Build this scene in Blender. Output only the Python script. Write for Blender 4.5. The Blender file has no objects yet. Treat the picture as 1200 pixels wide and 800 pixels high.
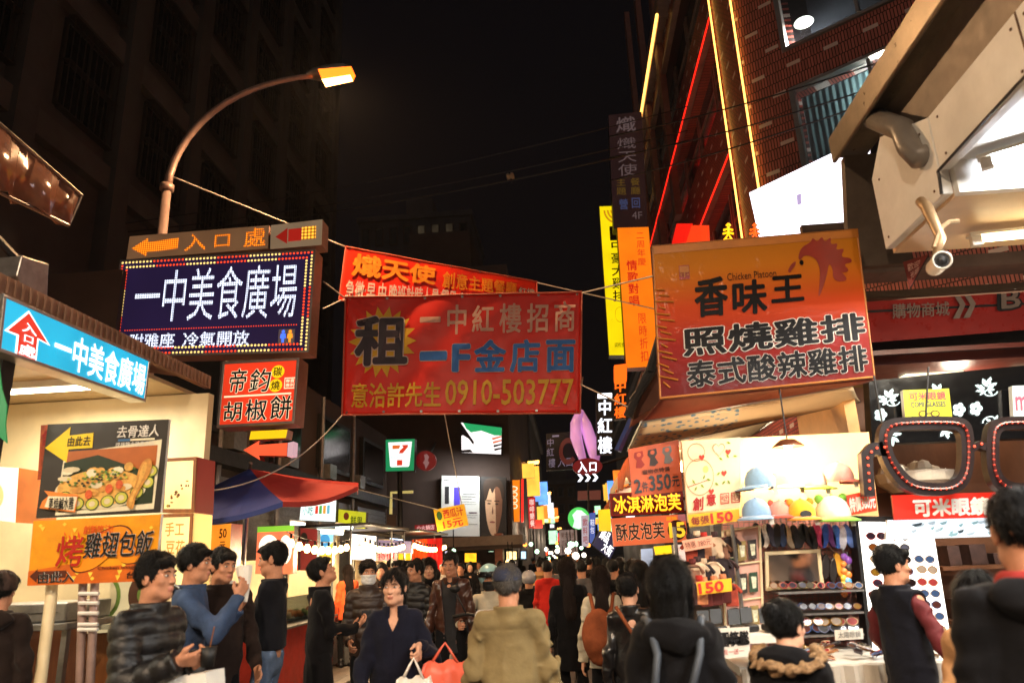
import bpy, bmesh, math, random
import numpy as np
from mathutils import Vector, Matrix

random.seed(7)
C = bpy.context.scene.collection
SC = bpy.context.scene
R_ = math.radians
EYE = Vector((0, 0, 1.6))

# ---------------------------------------------------------------- camera, world, exposure
FPX = 852.0
cam_data = bpy.data.cameras.new('camera')
cam_data.sensor_width = 36.0
cam_data.lens = 36.0 * FPX / 1200.0
cam_data.clip_end = 2000
cam_data.clip_start = 0.05
cam_data.dof.use_dof = True
cam_data.dof.focus_distance = 8.5
cam_data.dof.aperture_fstop = 1.8
cam = bpy.data.objects.new('camera', cam_data)
C.objects.link(cam)
ROT = Matrix.Rotation(R_(3.7), 3, 'Z') @ Matrix.Rotation(R_(90 + 16.4), 3, 'X') @ Matrix.Rotation(R_(-2.46), 3, 'Z')
cam.matrix_world = Matrix.Translation(EYE) @ ROT.to_4x4()
SC.camera = cam

world = bpy.data.worlds.new('World')
SC.world = world
world.use_nodes = True
def night_sky():
    """overcast city night: near black down the street, unseen glow added overhead and behind to brighten the facades"""
    nt = world.node_tree; N = nt.nodes; L = nt.links; bg = N['Background']
    tc = N.new('ShaderNodeTexCoord'); sp = N.new('ShaderNodeSeparateXYZ'); L.new(tc.outputs['Generated'], sp.inputs[0])
    up = N.new('ShaderNodeMapRange'); up.interpolation_type = 'SMOOTHSTEP'; up.inputs['From Min'].default_value = .72; up.inputs['From Max'].default_value = 1.0; up.inputs['To Max'].default_value = .045
    L.new(sp.outputs['Z'], up.inputs['Value'])
    bk = N.new('ShaderNodeMapRange'); bk.interpolation_type = 'SMOOTHSTEP'; bk.inputs['From Min'].default_value = .05; bk.inputs['From Max'].default_value = -.8; bk.inputs['To Max'].default_value = .06
    L.new(sp.outputs['Y'], bk.inputs['Value'])
    ad = N.new('ShaderNodeMath'); ad.operation = 'ADD'; L.new(up.outputs[0], ad.inputs[0]); L.new(bk.outputs[0], ad.inputs[1])
    a2 = N.new('ShaderNodeMath'); a2.operation = 'ADD'; a2.inputs[1].default_value = .0026; L.new(ad.outputs[0], a2.inputs[0])
    mx = N.new('ShaderNodeMix'); mx.data_type = 'RGBA'; mx.inputs['A'].default_value = (.86, .70, .92, 1); mx.inputs['B'].default_value = (1.0, .80, .70, 1)
    m10 = N.new('ShaderNodeMath'); m10.operation = 'MULTIPLY'; m10.inputs[1].default_value = 30; m10.use_clamp = True; L.new(ad.outputs[0], m10.inputs[0])
    L.new(m10.outputs[0], mx.inputs['Factor']); L.new(mx.outputs['Result'], bg.inputs['Color']); L.new(a2.outputs[0], bg.inputs['Strength'])
night_sky()

SC.render.engine = 'CYCLES'
SC.view_settings.view_transform = 'Standard'
SC.view_settings.look = 'None'
SC.view_settings.gamma = 1.0
SC.view_settings.exposure = 0.0
SC.cycles.use_denoising = True
SC.cycles.max_bounces = 5
SC.cycles.diffuse_bounces = 3
SC.cycles.glossy_bounces = 3
SC.cycles.transmission_bounces = 4
SC.cycles.sample_clamp_indirect = 4.0
SC.cycles.use_light_tree = True
SC.cycles.caustics_reflective = False
SC.cycles.caustics_refractive = False

# ---------------------------------------------------------------- sight-line helpers
def ray(px, py):
    return ROT @ Vector(((px - 600) / FPX, (400 - py) / FPX, -1.0))
def atY(px, py, Y):
    r = ray(px, py); return EYE + r * (Y / r.y)
def atX(px, py, X):
    r = ray(px, py); return EYE + r * (X / r.x)
def atZ(px, py, Z):
    r = ray(px, py); return EYE + r * ((Z - EYE.z) / r.z)
def atP(px, py, p0, n):
    r = ray(px, py); return EYE + r * ((Vector(p0) - EYE).dot(Vector(n)) / r.dot(Vector(n)))

# ---------------------------------------------------------------- colours and materials
def lin(c):
    out = []
    for v in c[:3]:
        v = v / 255.0
        out.append(v / 12.92 if v <= 0.04045 else ((v + 0.055) / 1.055) ** 2.4)
    return tuple(out) + (1.0,)

_mats = {}
def M(name, col, rough=0.6, metal=0.0, var=0.15, scale=6.0, bump=0.0, bscale=40.0, stretch=(1, 1, 1), coat=0.0, trans=0.0, sheen=0.0, ior=1.45, dirt=0.0, spec=.5):
    """procedural surface: base colour broken up by two noises, roughness variation, optional bump"""
    if name in _mats: return _mats[name]
    m = bpy.data.materials.new(name); m.use_nodes = True
    nt = m.node_tree; N = nt.nodes; L = nt.links
    b = N['Principled BSDF']
    tc = N.new('ShaderNodeTexCoord'); mp = N.new('ShaderNodeMapping'); mp.inputs['Scale'].default_value = stretch
    L.new(tc.outputs['Object'], mp.inputs['Vector'])
    n1 = N.new('ShaderNodeTexNoise'); n1.inputs['Scale'].default_value = scale; n1.inputs['Detail'].default_value = 6; n1.inputs['Roughness'].default_value = .65
    L.new(mp.outputs[0], n1.inputs['Vector'])
    base = lin(col)
    ramp = N.new('ShaderNodeValToRGB')
    e = ramp.color_ramp.elements
    e[0].position = .3; e[1].position = .7
    e[0].color = tuple(max(0, v * (1 - var)) for v in base[:3]) + (1,)
    e[1].color = tuple(min(1, v * (1 + var)) for v in base[:3]) + (1,)
    L.new(n1.outputs['Fac'], ramp.inputs[0])
    out = ramp.outputs[0]
    if dirt > 0:
        n3 = N.new('ShaderNodeTexNoise'); n3.inputs['Scale'].default_value = scale * .35; n3.inputs['Detail'].default_value = 8
        L.new(mp.outputs[0], n3.inputs['Vector'])
        r3 = N.new('ShaderNodeValToRGB'); r3.color_ramp.elements[0].position = .5; r3.color_ramp.elements[1].position = .75
        L.new(n3.outputs['Fac'], r3.inputs[0])
        mx = N.new('ShaderNodeMix'); mx.data_type = 'RGBA'
        mu = N.new('ShaderNodeMath'); mu.operation = 'MULTIPLY'; mu.inputs[1].default_value = dirt
        L.new(r3.outputs[0], mu.inputs[0]); L.new(mu.outputs[0], mx.inputs['Factor'])
        L.new(out, mx.inputs['A']); mx.inputs['B'].default_value = (.02, .016, .012, 1)
        out = mx.outputs['Result']
    L.new(out, b.inputs['Base Color'])
    mr = N.new('ShaderNodeMapRange'); mr.inputs['To Min'].default_value = max(.03, rough - .12); mr.inputs['To Max'].default_value = min(1, rough + .12)
    n2 = N.new('ShaderNodeTexNoise'); n2.inputs['Scale'].default_value = scale * 2.3; n2.inputs['Detail'].default_value = 3
    L.new(mp.outputs[0], n2.inputs['Vector']); L.new(n2.outputs['Fac'], mr.inputs['Value']); L.new(mr.outputs[0], b.inputs['Roughness'])
    b.inputs['Metallic'].default_value = metal
    b.inputs['Coat Weight'].default_value = coat
    b.inputs['Coat Roughness'].default_value = .12
    b.inputs['IOR'].default_value = ior
    b.inputs['Specular IOR Level'].default_value = spec
    b.inputs['Transmission Weight'].default_value = trans
    b.inputs['Sheen Weight'].default_value = sheen
    if bump > 0:
        nb = N.new('ShaderNodeTexNoise'); nb.inputs['Scale'].default_value = bscale; nb.inputs['Detail'].default_value = 4
        L.new(mp.outputs[0], nb.inputs['Vector'])
        bp = N.new('ShaderNodeBump'); bp.inputs['Strength'].default_value = bump; bp.inputs['Distance'].default_value = .01
        L.new(nb.outputs['Fac'], bp.inputs['Height']); L.new(bp.outputs[0], b.inputs['Normal'])
    _mats[name] = m
    return m

def E(name, col, s=1.0, uneven=0.0, scale=2.0, base=None, rough=.35, dots=0.0, coat=0.0, lamp=False):
    """a surface that gives off light: lit sign face, lamp glass, LED strokes, or light painted on cloth, paper and unlit letters (dots = pitch of the diodes)"""
    if name in _mats: return _mats[name]
    m = bpy.data.materials.new(name); m.use_nodes = True
    nt = m.node_tree; N = nt.nodes; L = nt.links
    b = N['Principled BSDF']
    c = lin(col)
    bc = base if base else tuple(v * .35 for v in c[:3])
    b.inputs['Base Color'].default_value = tuple(bc[:3]) + (1,)
    b.inputs['Roughness'].default_value = rough
    b.inputs['Coat Weight'].default_value = coat
    b.inputs['Emission Color'].default_value = c
    b.inputs['Emission Strength'].default_value = s
    tc = N.new('ShaderNodeTexCoord')
    if uneven > 0:
        n1 = N.new('ShaderNodeTexNoise'); n1.inputs['Scale'].default_value = scale; n1.inputs['Detail'].default_value = 1.5
        L.new(tc.outputs['Object'], n1.inputs['Vector'])
        mr = N.new('ShaderNodeMapRange'); mr.inputs['From Min'].default_value = .3; mr.inputs['From Max'].default_value = .7
        mr.inputs['To Min'].default_value = s * (1 - uneven); mr.inputs['To Max'].default_value = s * (1 + uneven)
        L.new(n1.outputs['Fac'], mr.inputs['Value']); L.new(mr.outputs[0], b.inputs['Emission Strength'])
    if dots > 0:
        sp = N.new('ShaderNodeSeparateXYZ'); L.new(tc.outputs['Object'], sp.inputs[0])
        prev = None
        for ax in ('X', 'Z'):
            mu = N.new('ShaderNodeMath'); mu.operation = 'MULTIPLY'; mu.inputs[1].default_value = math.pi / dots
            L.new(sp.outputs[ax], mu.inputs[0])
            si = N.new('ShaderNodeMath'); si.operation = 'SINE'; L.new(mu.outputs[0], si.inputs[0])
            ab = N.new('ShaderNodeMath'); ab.operation = 'ABSOLUTE'; L.new(si.outputs[0], ab.inputs[0])
            if prev is None: prev = ab
            else:
                pr = N.new('ShaderNodeMath'); pr.operation = 'MULTIPLY'; L.new(prev.outputs[0], pr.inputs[0]); L.new(ab.outputs[0], pr.inputs[1]); prev = pr
        mr = N.new('ShaderNodeMapRange'); mr.inputs['From Min'].default_value = .08; mr.inputs['From Max'].default_value = .8
        mr.inputs['To Min'].default_value = s * .12; mr.inputs['To Max'].default_value = s * 1.5
        L.new(prev.outputs[0], mr.inputs['Value']); L.new(mr.outputs[0], b.inputs['Emission Strength'])
    m.cycles.emission_sampling = 'FRONT' if lamp else 'NONE'
    _mats[name] = m
    return m

def thin_glass(name, tint, gloss=.12):
    """window glass: lets lamps shine through, mirrors the street a little"""
    if name in _mats: return _mats[name]
    m = bpy.data.materials.new(name); m.use_nodes = True; nt = m.node_tree; N = nt.nodes; L = nt.links
    N.remove(N['Principled BSDF']); o = N['Material Output']
    t = N.new('ShaderNodeBsdfTransparent'); t.inputs[0].default_value = lin(tint); g = N.new('ShaderNodeBsdfGlossy'); g.inputs['Roughness'].default_value = .06
    w = N.new('ShaderNodeLayerWeight'); w.inputs['Blend'].default_value = .25; mr = N.new('ShaderNodeMapRange'); mr.inputs['To Min'].default_value = gloss * .5; mr.inputs['To Max'].default_value = .7
    L.new(w.outputs['Fresnel'], mr.inputs['Value']); mx = N.new('ShaderNodeMixShader'); L.new(mr.outputs[0], mx.inputs[0]); L.new(t.outputs[0], mx.inputs[1]); L.new(g.outputs[0], mx.inputs[2]); L.new(mx.outputs[0], o.inputs['Surface'])
    _mats[name] = m; return m

def brick_mat(name, col, spot, mortar, sx, sz, axis):
    """tile facade: small vertical tiles with scattered pale tiles"""
    m = bpy.data.materials.new(name); m.use_nodes = True
    nt = m.node_tree; N = nt.nodes; L = nt.links; b = N['Principled BSDF']
    tc = N.new('ShaderNodeTexCoord'); sp = N.new('ShaderNodeSeparateXYZ'); L.new(tc.outputs['Object'], sp.inputs[0])
    cb = N.new('ShaderNodeCombineXYZ')
    dm = N.new('ShaderNodeVectorMath'); dm.operation = 'DOT_PRODUCT'; dm.inputs[1].default_value = axis
    L.new(tc.outputs['Object'], dm.inputs[0]); L.new(dm.outputs['Value'], cb.inputs['X']); L.new(sp.outputs['Z'], cb.inputs['Y'])
    br = N.new('ShaderNodeTexBrick'); L.new(cb.outputs[0], br.inputs['Vector'])
    br.inputs['Scale'].default_value = 1.0; br.inputs['Brick Width'].default_value = sx; br.inputs['Row Height'].default_value = sz
    br.inputs['Mortar Size'].default_value = .008; br.offset = .5
    c = lin(col)
    br.inputs['Color1'].default_value = c; br.inputs['Color2'].default_value = tuple(v * .72 for v in c[:3]) + (1,); br.inputs['Mortar'].default_value = lin(mortar)
    # pale accent tiles on a coarse stagger
    b2 = N.new('ShaderNodeTexBrick'); L.new(cb.outputs[0], b2.inputs['Vector'])
    b2.inputs['Scale'].default_value = 1.0; b2.inputs['Brick Width'].default_value = .62; b2.inputs['Row Height'].default_value = .46; b2.offset = .5
    b2.inputs['Mortar Size'].default_value = .195; b2.inputs['Mortar Smooth'].default_value = 0
    b2.inputs['Color1'].default_value = (1, 1, 1, 1); b2.inputs['Color2'].default_value = (1, 1, 1, 1); b2.inputs['Mortar'].default_value = (0, 0, 0, 1)
    mx = N.new('ShaderNodeMix'); mx.data_type = 'RGBA'
    L.new(b2.outputs['Color'], mx.inputs['Factor']); L.new(br.outputs['Color'], mx.inputs['A']); mx.inputs['B'].default_value = lin(spot)
    L.new(mx.outputs['Result'], b.inputs['Base Color'])
    bp = N.new('ShaderNodeBump'); bp.inputs['Strength'].default_value = .5; bp.inputs['Distance'].default_value = .01
    L.new(br.outputs['Fac'], bp.inputs['Height']); bp.invert = True; L.new(bp.outputs[0], b.inputs['Normal'])
    b.inputs['Roughness'].default_value = .45
    _mats[name] = m
    return m

# ---------------------------------------------------------------- mesh builder
class MB:
    def __init__(s): s.v = []; s.f = []; s.m = []
    def add(s, vs, fs, mi=0):
        o = len(s.v); s.v += [tuple(p) for p in vs]; s.f += [tuple(i + o for i in f) for f in fs]; s.m += [mi] * len(fs); return s
    def box(s, x0, x1, y0, y1, z0, z1, mi=0):
        return s.add([(x0, y0, z0), (x1, y0, z0), (x1, y1, z0), (x0, y1, z0), (x0, y0, z1), (x1, y0, z1), (x1, y1, z1), (x0, y1, z1)],
                     [(0, 3, 2, 1), (4, 5, 6, 7), (0, 1, 5, 4), (1, 2, 6, 5), (2, 3, 7, 6), (3, 0, 4, 7)], mi)
    def prism(s, pts, vec, mi=0, side=None):
        n = len(pts); vec = Vector(vec); a = [Vector(p) for p in pts]; b = [p + vec for p in a]
        s.add(a + b, [tuple(range(n))], mi)
        o = len(s.v) - 2 * n
        s.f.append(tuple(o + n + i for i in reversed(range(n)))); s.m.append(mi if side is None else side)
        for i in range(n):
            j = (i + 1) % n
            s.f.append((o + j, o + i, o + n + i, o + n + j)); s.m.append(mi if side is None else side)
        return s
    def poly(s, pts, mi=0): return s.add(pts, [tuple(range(len(pts)))], mi)
    def tube(s, pts, r, n=8, mi=0):
        pts = [Vector(p) for p in pts]; rr = r if isinstance(r, (list, tuple)) else [r] * len(pts)
        o = len(s.v); up0 = None
        for i, p in enumerate(pts):
            d = (pts[min(i + 1, len(pts) - 1)] - pts[max(i - 1, 0)]).normalized()
            if up0 is None: up0 = Vector((0, 0, 1)) if abs(d.z) < .9 else Vector((1, 0, 0))
            x = d.cross(up0).normalized(); y = x.cross(d).normalized(); up0 = y
            for k in range(n):
                a = 2 * math.pi * k / n; s.v.append(tuple(p + (x * math.cos(a) + y * math.sin(a)) * rr[i]))
        for i in range(len(pts) - 1):
            for k in range(n):
                a = o + i * n + k; b = o + i * n + (k + 1) % n
                s.f.append((a, b, b + n, a + n)); s.m.append(mi)
        s.f.append(tuple(o + k for k in reversed(range(n)))); s.m.append(mi)
        e = o + (len(pts) - 1) * n; s.f.append(tuple(e + k for k in range(n))); s.m.append(mi)
        return s
    def lathe(s, prof, c, n=20, mi=0, axis=None, sy=1.0):
        c = Vector(c); o = len(s.v)
        Mx = Matrix.Identity(3) if axis is None else Vector((0, 0, 1)).rotation_difference(Vector(axis)).to_matrix()
        for r, z in prof:
            for k in range(n):
                a = 2 * math.pi * k / n; s.v.append(tuple(c + Mx @ Vector((r * math.cos(a), r * math.sin(a) * sy, z))))
        for i in range(len(prof) - 1):
            for k in range(n):
                a = o + i * n + k; b = o + i * n + (k + 1) % n
                s.f.append((a, b, b + n, a + n)); s.m.append(mi)
        return s
    def sphere(s, c, r, n=10, mi=0, sc=(1, 1, 1)):
        c = Vector(c); o = len(s.v); h = max(4, n // 2)
        for i in range(1, h):
            t = math.pi * i / h
            for k in range(n):
                a = 2 * math.pi * k / n
                s.v.append((c.x + r * sc[0] * math.sin(t) * math.cos(a), c.y + r * sc[1] * math.sin(t) * math.sin(a), c.z + r * sc[2] * math.cos(t)))
        top = len(s.v); s.v.append((c.x, c.y, c.z + r * sc[2])); s.v.append((c.x, c.y, c.z - r * sc[2]))
        for i in range(h - 2):
            for k in range(n):
                a = o + i * n + k; b = o + i * n + (k + 1) % n
                s.f.append((a, a + n, b + n, b)); s.m.append(mi)
        for k in range(n):
            s.f.append((top, o + k, o + (k + 1) % n)); s.m.append(mi)
            e = o + (h - 2) * n; s.f.append((top + 1, e + (k + 1) % n, e + k)); s.m.append(mi)
        return s
    def build(s, name, mats, parent=None, smooth=False, bevel=0.0, solid=0.0):
        me = bpy.data.meshes.new(name); me.from_pydata(s.v, [], s.f)
        if not isinstance(mats, (list, tuple)): mats = [mats]
        for m in mats: me.materials.append(m)
        if len(mats) > 1: me.polygons.foreach_set('material_index', s.m)
        if smooth: me.polygons.foreach_set('use_smooth', [True] * len(me.polygons))
        me.update(); me.validate()
        if solid > 0:                                # sheets made patch by patch become one cloth
            bm = bmesh.new(); bm.from_mesh(me); bmesh.ops.remove_doubles(bm, verts=bm.verts, dist=2e-4); bm.to_mesh(me); bm.free()
        return link(name, me, parent, bevel, solid)

def link(name, me, parent=None, bevel=0.0, solid=0.0):
    o = bpy.data.objects.new(name, me); C.objects.link(o)
    if parent is not None: put(o, parent)
    if solid > 0:
        k = o.modifiers.new('thickness', 'SOLIDIFY'); k.thickness = solid; k.offset = 0
    if bevel > 0:
        k = o.modifiers.new('edge', 'BEVEL'); k.width = bevel; k.segments = 2; k.limit_method = 'ANGLE'; k.angle_limit = R_(50)
    return o

def put(o, parent):
    """child keeps its place: meshes hold place coordinates, so a root Empty's location is taken off once"""
    o.parent = parent
    o.matrix_parent_inverse = Matrix.Translation(-Vector(parent.location)) if parent.type == 'EMPTY' else Matrix.Identity(4)

def tag(o, label=None, cat=None, group=None, kind=None):
    if label: o['label'] = label
    if cat: o['category'] = cat
    if group: o['group'] = group
    if kind: o['kind'] = kind
    return o
def thing(name, label, cat, loc=(0, 0, 0), group=None):
    o = bpy.data.objects.new(name, None); C.objects.link(o); o.location = loc; o.empty_display_size = .2
    return tag(o, label, cat, group)
def copy_tree(o, parent=None):
    c = o.copy(); C.objects.link(c)
    if parent is not None: c.parent = parent
    for ch in [x for x in C.objects if x.parent == o]: copy_tree(ch, c)
    return c

# ---------------------------------------------------------------- flat faces seen square on, and lettering laid on them
class Quad:
    def __init__(s, c, disp=None):
        s.c = [Vector(p) for p in c]; s.disp = disp
        n = (s.c[1] - s.c[0]).cross(s.c[3] - s.c[0]).normalized()
        mid = sum(s.c, Vector()) / 4
        s.n = n if n.dot(EYE - mid) > 0 else -n
        s.mid = mid
    def P(s, u, v, o=0.0):
        a = s.c[0].lerp(s.c[1], u); b = s.c[3].lerp(s.c[2], u); p = a.lerp(b, v)
        if s.disp: o = o + s.disp(u, v)
        return p + s.n * o
    def base(s): return (s.c[2] + s.c[3]) / 2
def Qy(Y, *c): return Quad([atY(x, y, Y) for x, y in c])
def Qx(X, *c): return Quad([atX(x, y, X) for x, y in c])
def Qp(p0, n, *c): return Quad([atP(x, y, p0, n) for x, y in c])
def Qturn(Y, deg, *c):
    """vertical plane through the middle of the corners at depth Y, turned by deg about the vertical"""
    mx = sum(x for x, _ in c) / 4; my = sum(y for _, y in c) / 4
    return Qp(atY(mx, my, Y), (math.sin(R_(deg)), -math.cos(R_(deg)), 0), *c)

_gc = {}
def glyph(txt, bold=0.0):
    k = (txt, bold)
    if k not in _gc:
        cu = bpy.data.curves.new('text', 'FONT'); cu.body = txt; cu.size = 1; cu.offset = bold; cu.resolution_u = 2
        ob = bpy.data.objects.new('text', cu); me = ob.to_mesh()
        v = np.array([p.co[:2] for p in me.vertices]); f = [tuple(p.vertices) for p in me.polygons]
        ob.to_mesh_clear(); bpy.data.objects.remove(ob); bpy.data.curves.remove(cu)
        _gc[k] = (v, f)
    return _gc[k]
def write(mb, q, txt, u0, v0, u1, v1, mi=0, bold=0.0, off=.006, vert=False, skew=0.0):
    """lay a string into a rectangle of the face; vert stacks the characters"""
    if vert:
        n = len(txt); h = (v1 - v0) / n
        for i, ch in enumerate(txt):
            if ch.strip(): write(mb, q, ch, u0, v0 + h * (i + .05), u1, v0 + h * (i + .95), mi, bold, off, False, skew)
        return
    v, f = glyph(txt, 0.0)
    lo = v.min(0); hi = v.max(0)
    if len(txt) == 1 and ord(txt) > 0x2e80 and txt != '一': lo = np.array([0.03, -.1]); hi = np.array([.97, .86])
    sz = np.maximum(hi - lo, 1e-4)
    bold *= .62                                   # a heavier stroke is the same outline laid down again, shifted a little
    k = 0 if bold < .004 else (8 if bold < .05 else 12)
    sh = [(0, 0)] + [(bold * math.cos(2 * math.pi * i / k), bold * math.sin(2 * math.pi * i / k)) for i in range(k)]
    for i, (dx, dy) in enumerate(sh):
        out = []
        for x, y in v:
            a = (x + dx - lo[0]) / sz[0]; b = (y + dy - lo[1]) / sz[1]
            out.append(q.P(u0 + (a + skew * b) * (u1 - u0), v1 - b * (v1 - v0), off + .00025 * i))
        mb.add(out, f, mi)

def rect(mb, q, u0, v0, u1, v1, mi=0, off=.004):
    mb.poly([q.P(u0, v0, off), q.P(u1, v0, off), q.P(u1, v1, off), q.P(u0, v1, off)], mi)
def shape(mb, q, pts, mi=0, off=.004, sm=0):
    for _ in range(sm):                                # round the outline off
        pts = [(a[0] * k + b[0] * (1 - k), a[1] * k + b[1] * (1 - k)) for a, b in zip(pts, pts[1:] + pts[:1]) for k in (.75, .25)]
    mb.poly([q.P(u, v, off) for u, v in pts], mi)
def disc(mb, q, u, v, ru, rv, mi=0, off=.004, n=20, a0=0, a1=2 * math.pi):
    mb.poly([q.P(u + ru * math.cos(a0 + (a1 - a0) * k / n), v + rv * math.sin(a0 + (a1 - a0) * k / n), off) for k in range(n)], mi)

def board(name, q, thick, mats, parent, frame=0.0, bevel=0.0):
    """a sign body: face material first, case material second"""
    mb = MB(); pts = [q.P(0, 0), q.P(1, 0), q.P(1, 1), q.P(0, 1)]
    mb.prism(pts, -q.n * thick, 0, 1)
    return mb.build(name, mats, parent, bevel=bevel)
def frame_of(name, q, w, d, mat, parent):
    """four bars round the face, w wide (metres), standing d proud"""
    W = (q.c[1] - q.c[0]).length; H = (q.c[3] - q.c[0]).length; a = w / W; b = w / H
    mb = MB()
    for (u0, v0, u1, v1) in ((0, 0, 1, b), (0, 1 - b, 1, 1), (0, b, a, 1 - b), (1 - a, b, 1, 1 - b)):
        mb.prism([q.P(u0, v0, d), q.P(u1, v0, d), q.P(u1, v1, d), q.P(u0, v1, d)], -q.n * (d + .02))
    return mb.build(name, mat, parent, bevel=.004)

def sign(name, label, cat, q, thick, face, case, texts=(), group=None, frame=None, art=None, artmats=None, gap=.006, base=None, face_name='panel'):
    """texts: (string, u0, v0, u1, v1, material[, bold[, dict(vert, out=(material, width), skew, off)]])"""
    t = thing(name, label, cat, base if base is not None else q.base(), group)
    board(face_name, q, thick, [face, case], t)
    if frame: frame_of('frame', q, frame[0], frame[1], frame[2], t)
    if art:
        mb = MB(); art(mb, q); mb.build('artwork', artmats, t)
    if texts:
        mats = []; mb = MB()
        def idx(m):
            if m not in mats: mats.append(m)
            return mats.index(m)
        for e in texts:
            s, u0, v0, u1, v1, m = e[:6]; bold = e[6] if len(e) > 6 else .01; o = e[7] if len(e) > 7 else {}
            off = o.get('off', gap)
            if 'out' in o:
                write(mb, q, s, u0, v0, u1, v1, idx(o['out'][0]), bold + o['out'][1], off, o.get('vert', False), o.get('skew', 0)); off += .004
            write(mb, q, s, u0, v0, u1, v1, idx(m), bold, off, o.get('vert', False), o.get('skew', 0))
        mb.build('lettering', mats, t)
    return t

def area(parent, loc, rot_to, size, watt, col=(1, 1, 1), spread=180):
    l = bpy.data.lights.new('lamp_glow', 'AREA'); l.shape = 'RECTANGLE'; l.size, l.size_y = size; l.energy = watt; l.color = col; l.spread = R_(spread)
    o = bpy.data.objects.new('lamp_glow', l); C.objects.link(o); o.location = loc
    o.rotation_euler = (Vector(rot_to) - Vector(loc)).to_track_quat('-Z', 'Y').to_euler()
    if parent: put(o, parent)
    return o
def point(parent, loc, watt, col=(1, 1, 1), r=.05):
    l = bpy.data.lights.new('bulb_glow', 'POINT'); l.energy = watt; l.color = col; l.shadow_soft_size = r
    o = bpy.data.objects.new('bulb_glow', l); C.objects.link(o); o.location = loc
    if parent: put(o, parent)
    return o
# ================================================================ setting
m_asphalt = M('asphalt', (78, 68, 62), .55, var=.35, scale=1.2, bump=.5, bscale=60, dirt=.5)
m_pave = M('paving', (96, 84, 74), .6, var=.3, scale=2, bump=.4, bscale=30, dirt=.4)
m_kerb = M('kerb_stone', (120, 112, 104), .7, var=.2, bump=.3)
m_dark = M('dark_metal', (30, 29, 30), .45, .3, var=.3)
m_black = M('black_paint', (14, 14, 15), .5, var=.2)
m_steel = M('galvanised_steel', (150, 148, 145), .38, .85, var=.2, scale=12, dirt=.2)
m_alu = M('aluminium_frame', (176, 172, 168), .35, .8, var=.1)
m_casebox = M('sign_case_paint', (150, 128, 120), .4, .2, var=.15, dirt=.25)
m_tower = M('tower_tiles', (82, 82, 84), .75, var=.2, scale=.7, bump=.3, bscale=18, dirt=.4)
m_tower2 = M('tower_band', (94, 93, 94), .75, var=.2, scale=.9, dirt=.45)
m_far = M('far_concrete', (92, 88, 92), .8, var=.25, scale=.5, dirt=.5)
m_far2 = M('far_concrete_brown', (84, 68, 62), .8, var=.25, scale=.5, dirt=.5)
m_glassdark = M('dark_window_glass', (16, 18, 22), .12, 0, var=.3)
m_cream = M('cream_panel', (232, 214, 172), .5, var=.08, scale=3, dirt=.12)
m_white = M('white_enamel', (226, 220, 208), .35, .05, var=.06, dirt=.1)
m_wood = M('warm_wood', (150, 92, 48), .45, var=.3, scale=3, stretch=(6, 6, .6), bump=.2)
m_pole = M('lamp_post_paint', (176, 148, 138), .42, .45, var=.2, dirt=.2)
m_rope = M('rope', (190, 184, 176), .8)
m_wire = M('cable_rubber', (26, 24, 25), .5)
m_ink = M('black_ink', (12, 11, 12), .4)
m_redpaint = M('red_paint', (150, 26, 20), .45, var=.15, dirt=.15)

g = MB(); g.poly([(-160, -40, 0), (160, -40, 0), (160, 400, 0), (-160, 400, 0)])
tag(g.build('road', m_asphalt), kind='structure')
for nm, x0, x1 in (('pavement_west', -9, -3.15), ('pavement_east', 1.5, 7.5)):
    b = MB(); b.box(x0, x1, -6, 120, -.05, .12); tag(b.build(nm, m_pave), kind='structure')
for nm, x0, x1 in (('kerb_west', -3.148, -3.0), ('kerb_east', 1.35, 1.498)):
    b = MB(); b.box(x0, x1, -6, 120, -.05, .123); tag(b.build(nm, m_kerb, bevel=.01), kind='structure')
m_paint = M('road_paint', (190, 186, 176), .6, var=.25, scale=5, dirt=.6)
b = MB(); b.poly([(-2.75, -6, .004), (-2.62, -6, .004), (-2.62, 120, .004), (-2.75, 120, .004)])
tag(b.build('road_marking', m_paint), kind='structure')
# litter and gum specks are in the asphalt; a drain cover by the kerb
t = thing('drain_cover', 'slotted iron drain cover set in the road by the kerb', 'drain cover', (-2.3, 6.6, 0))
b = MB(); b.box(-2.52, -2.08, 6.35, 6.85, .002, .012); b.build('frame', m_dark, t)
b = MB()
for k in range(9): b.box(-2.49 + k * .046, -2.465 + k * .046, 6.39, 6.81, .012, .02)
b.build('grate', m_steel, t)

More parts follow.
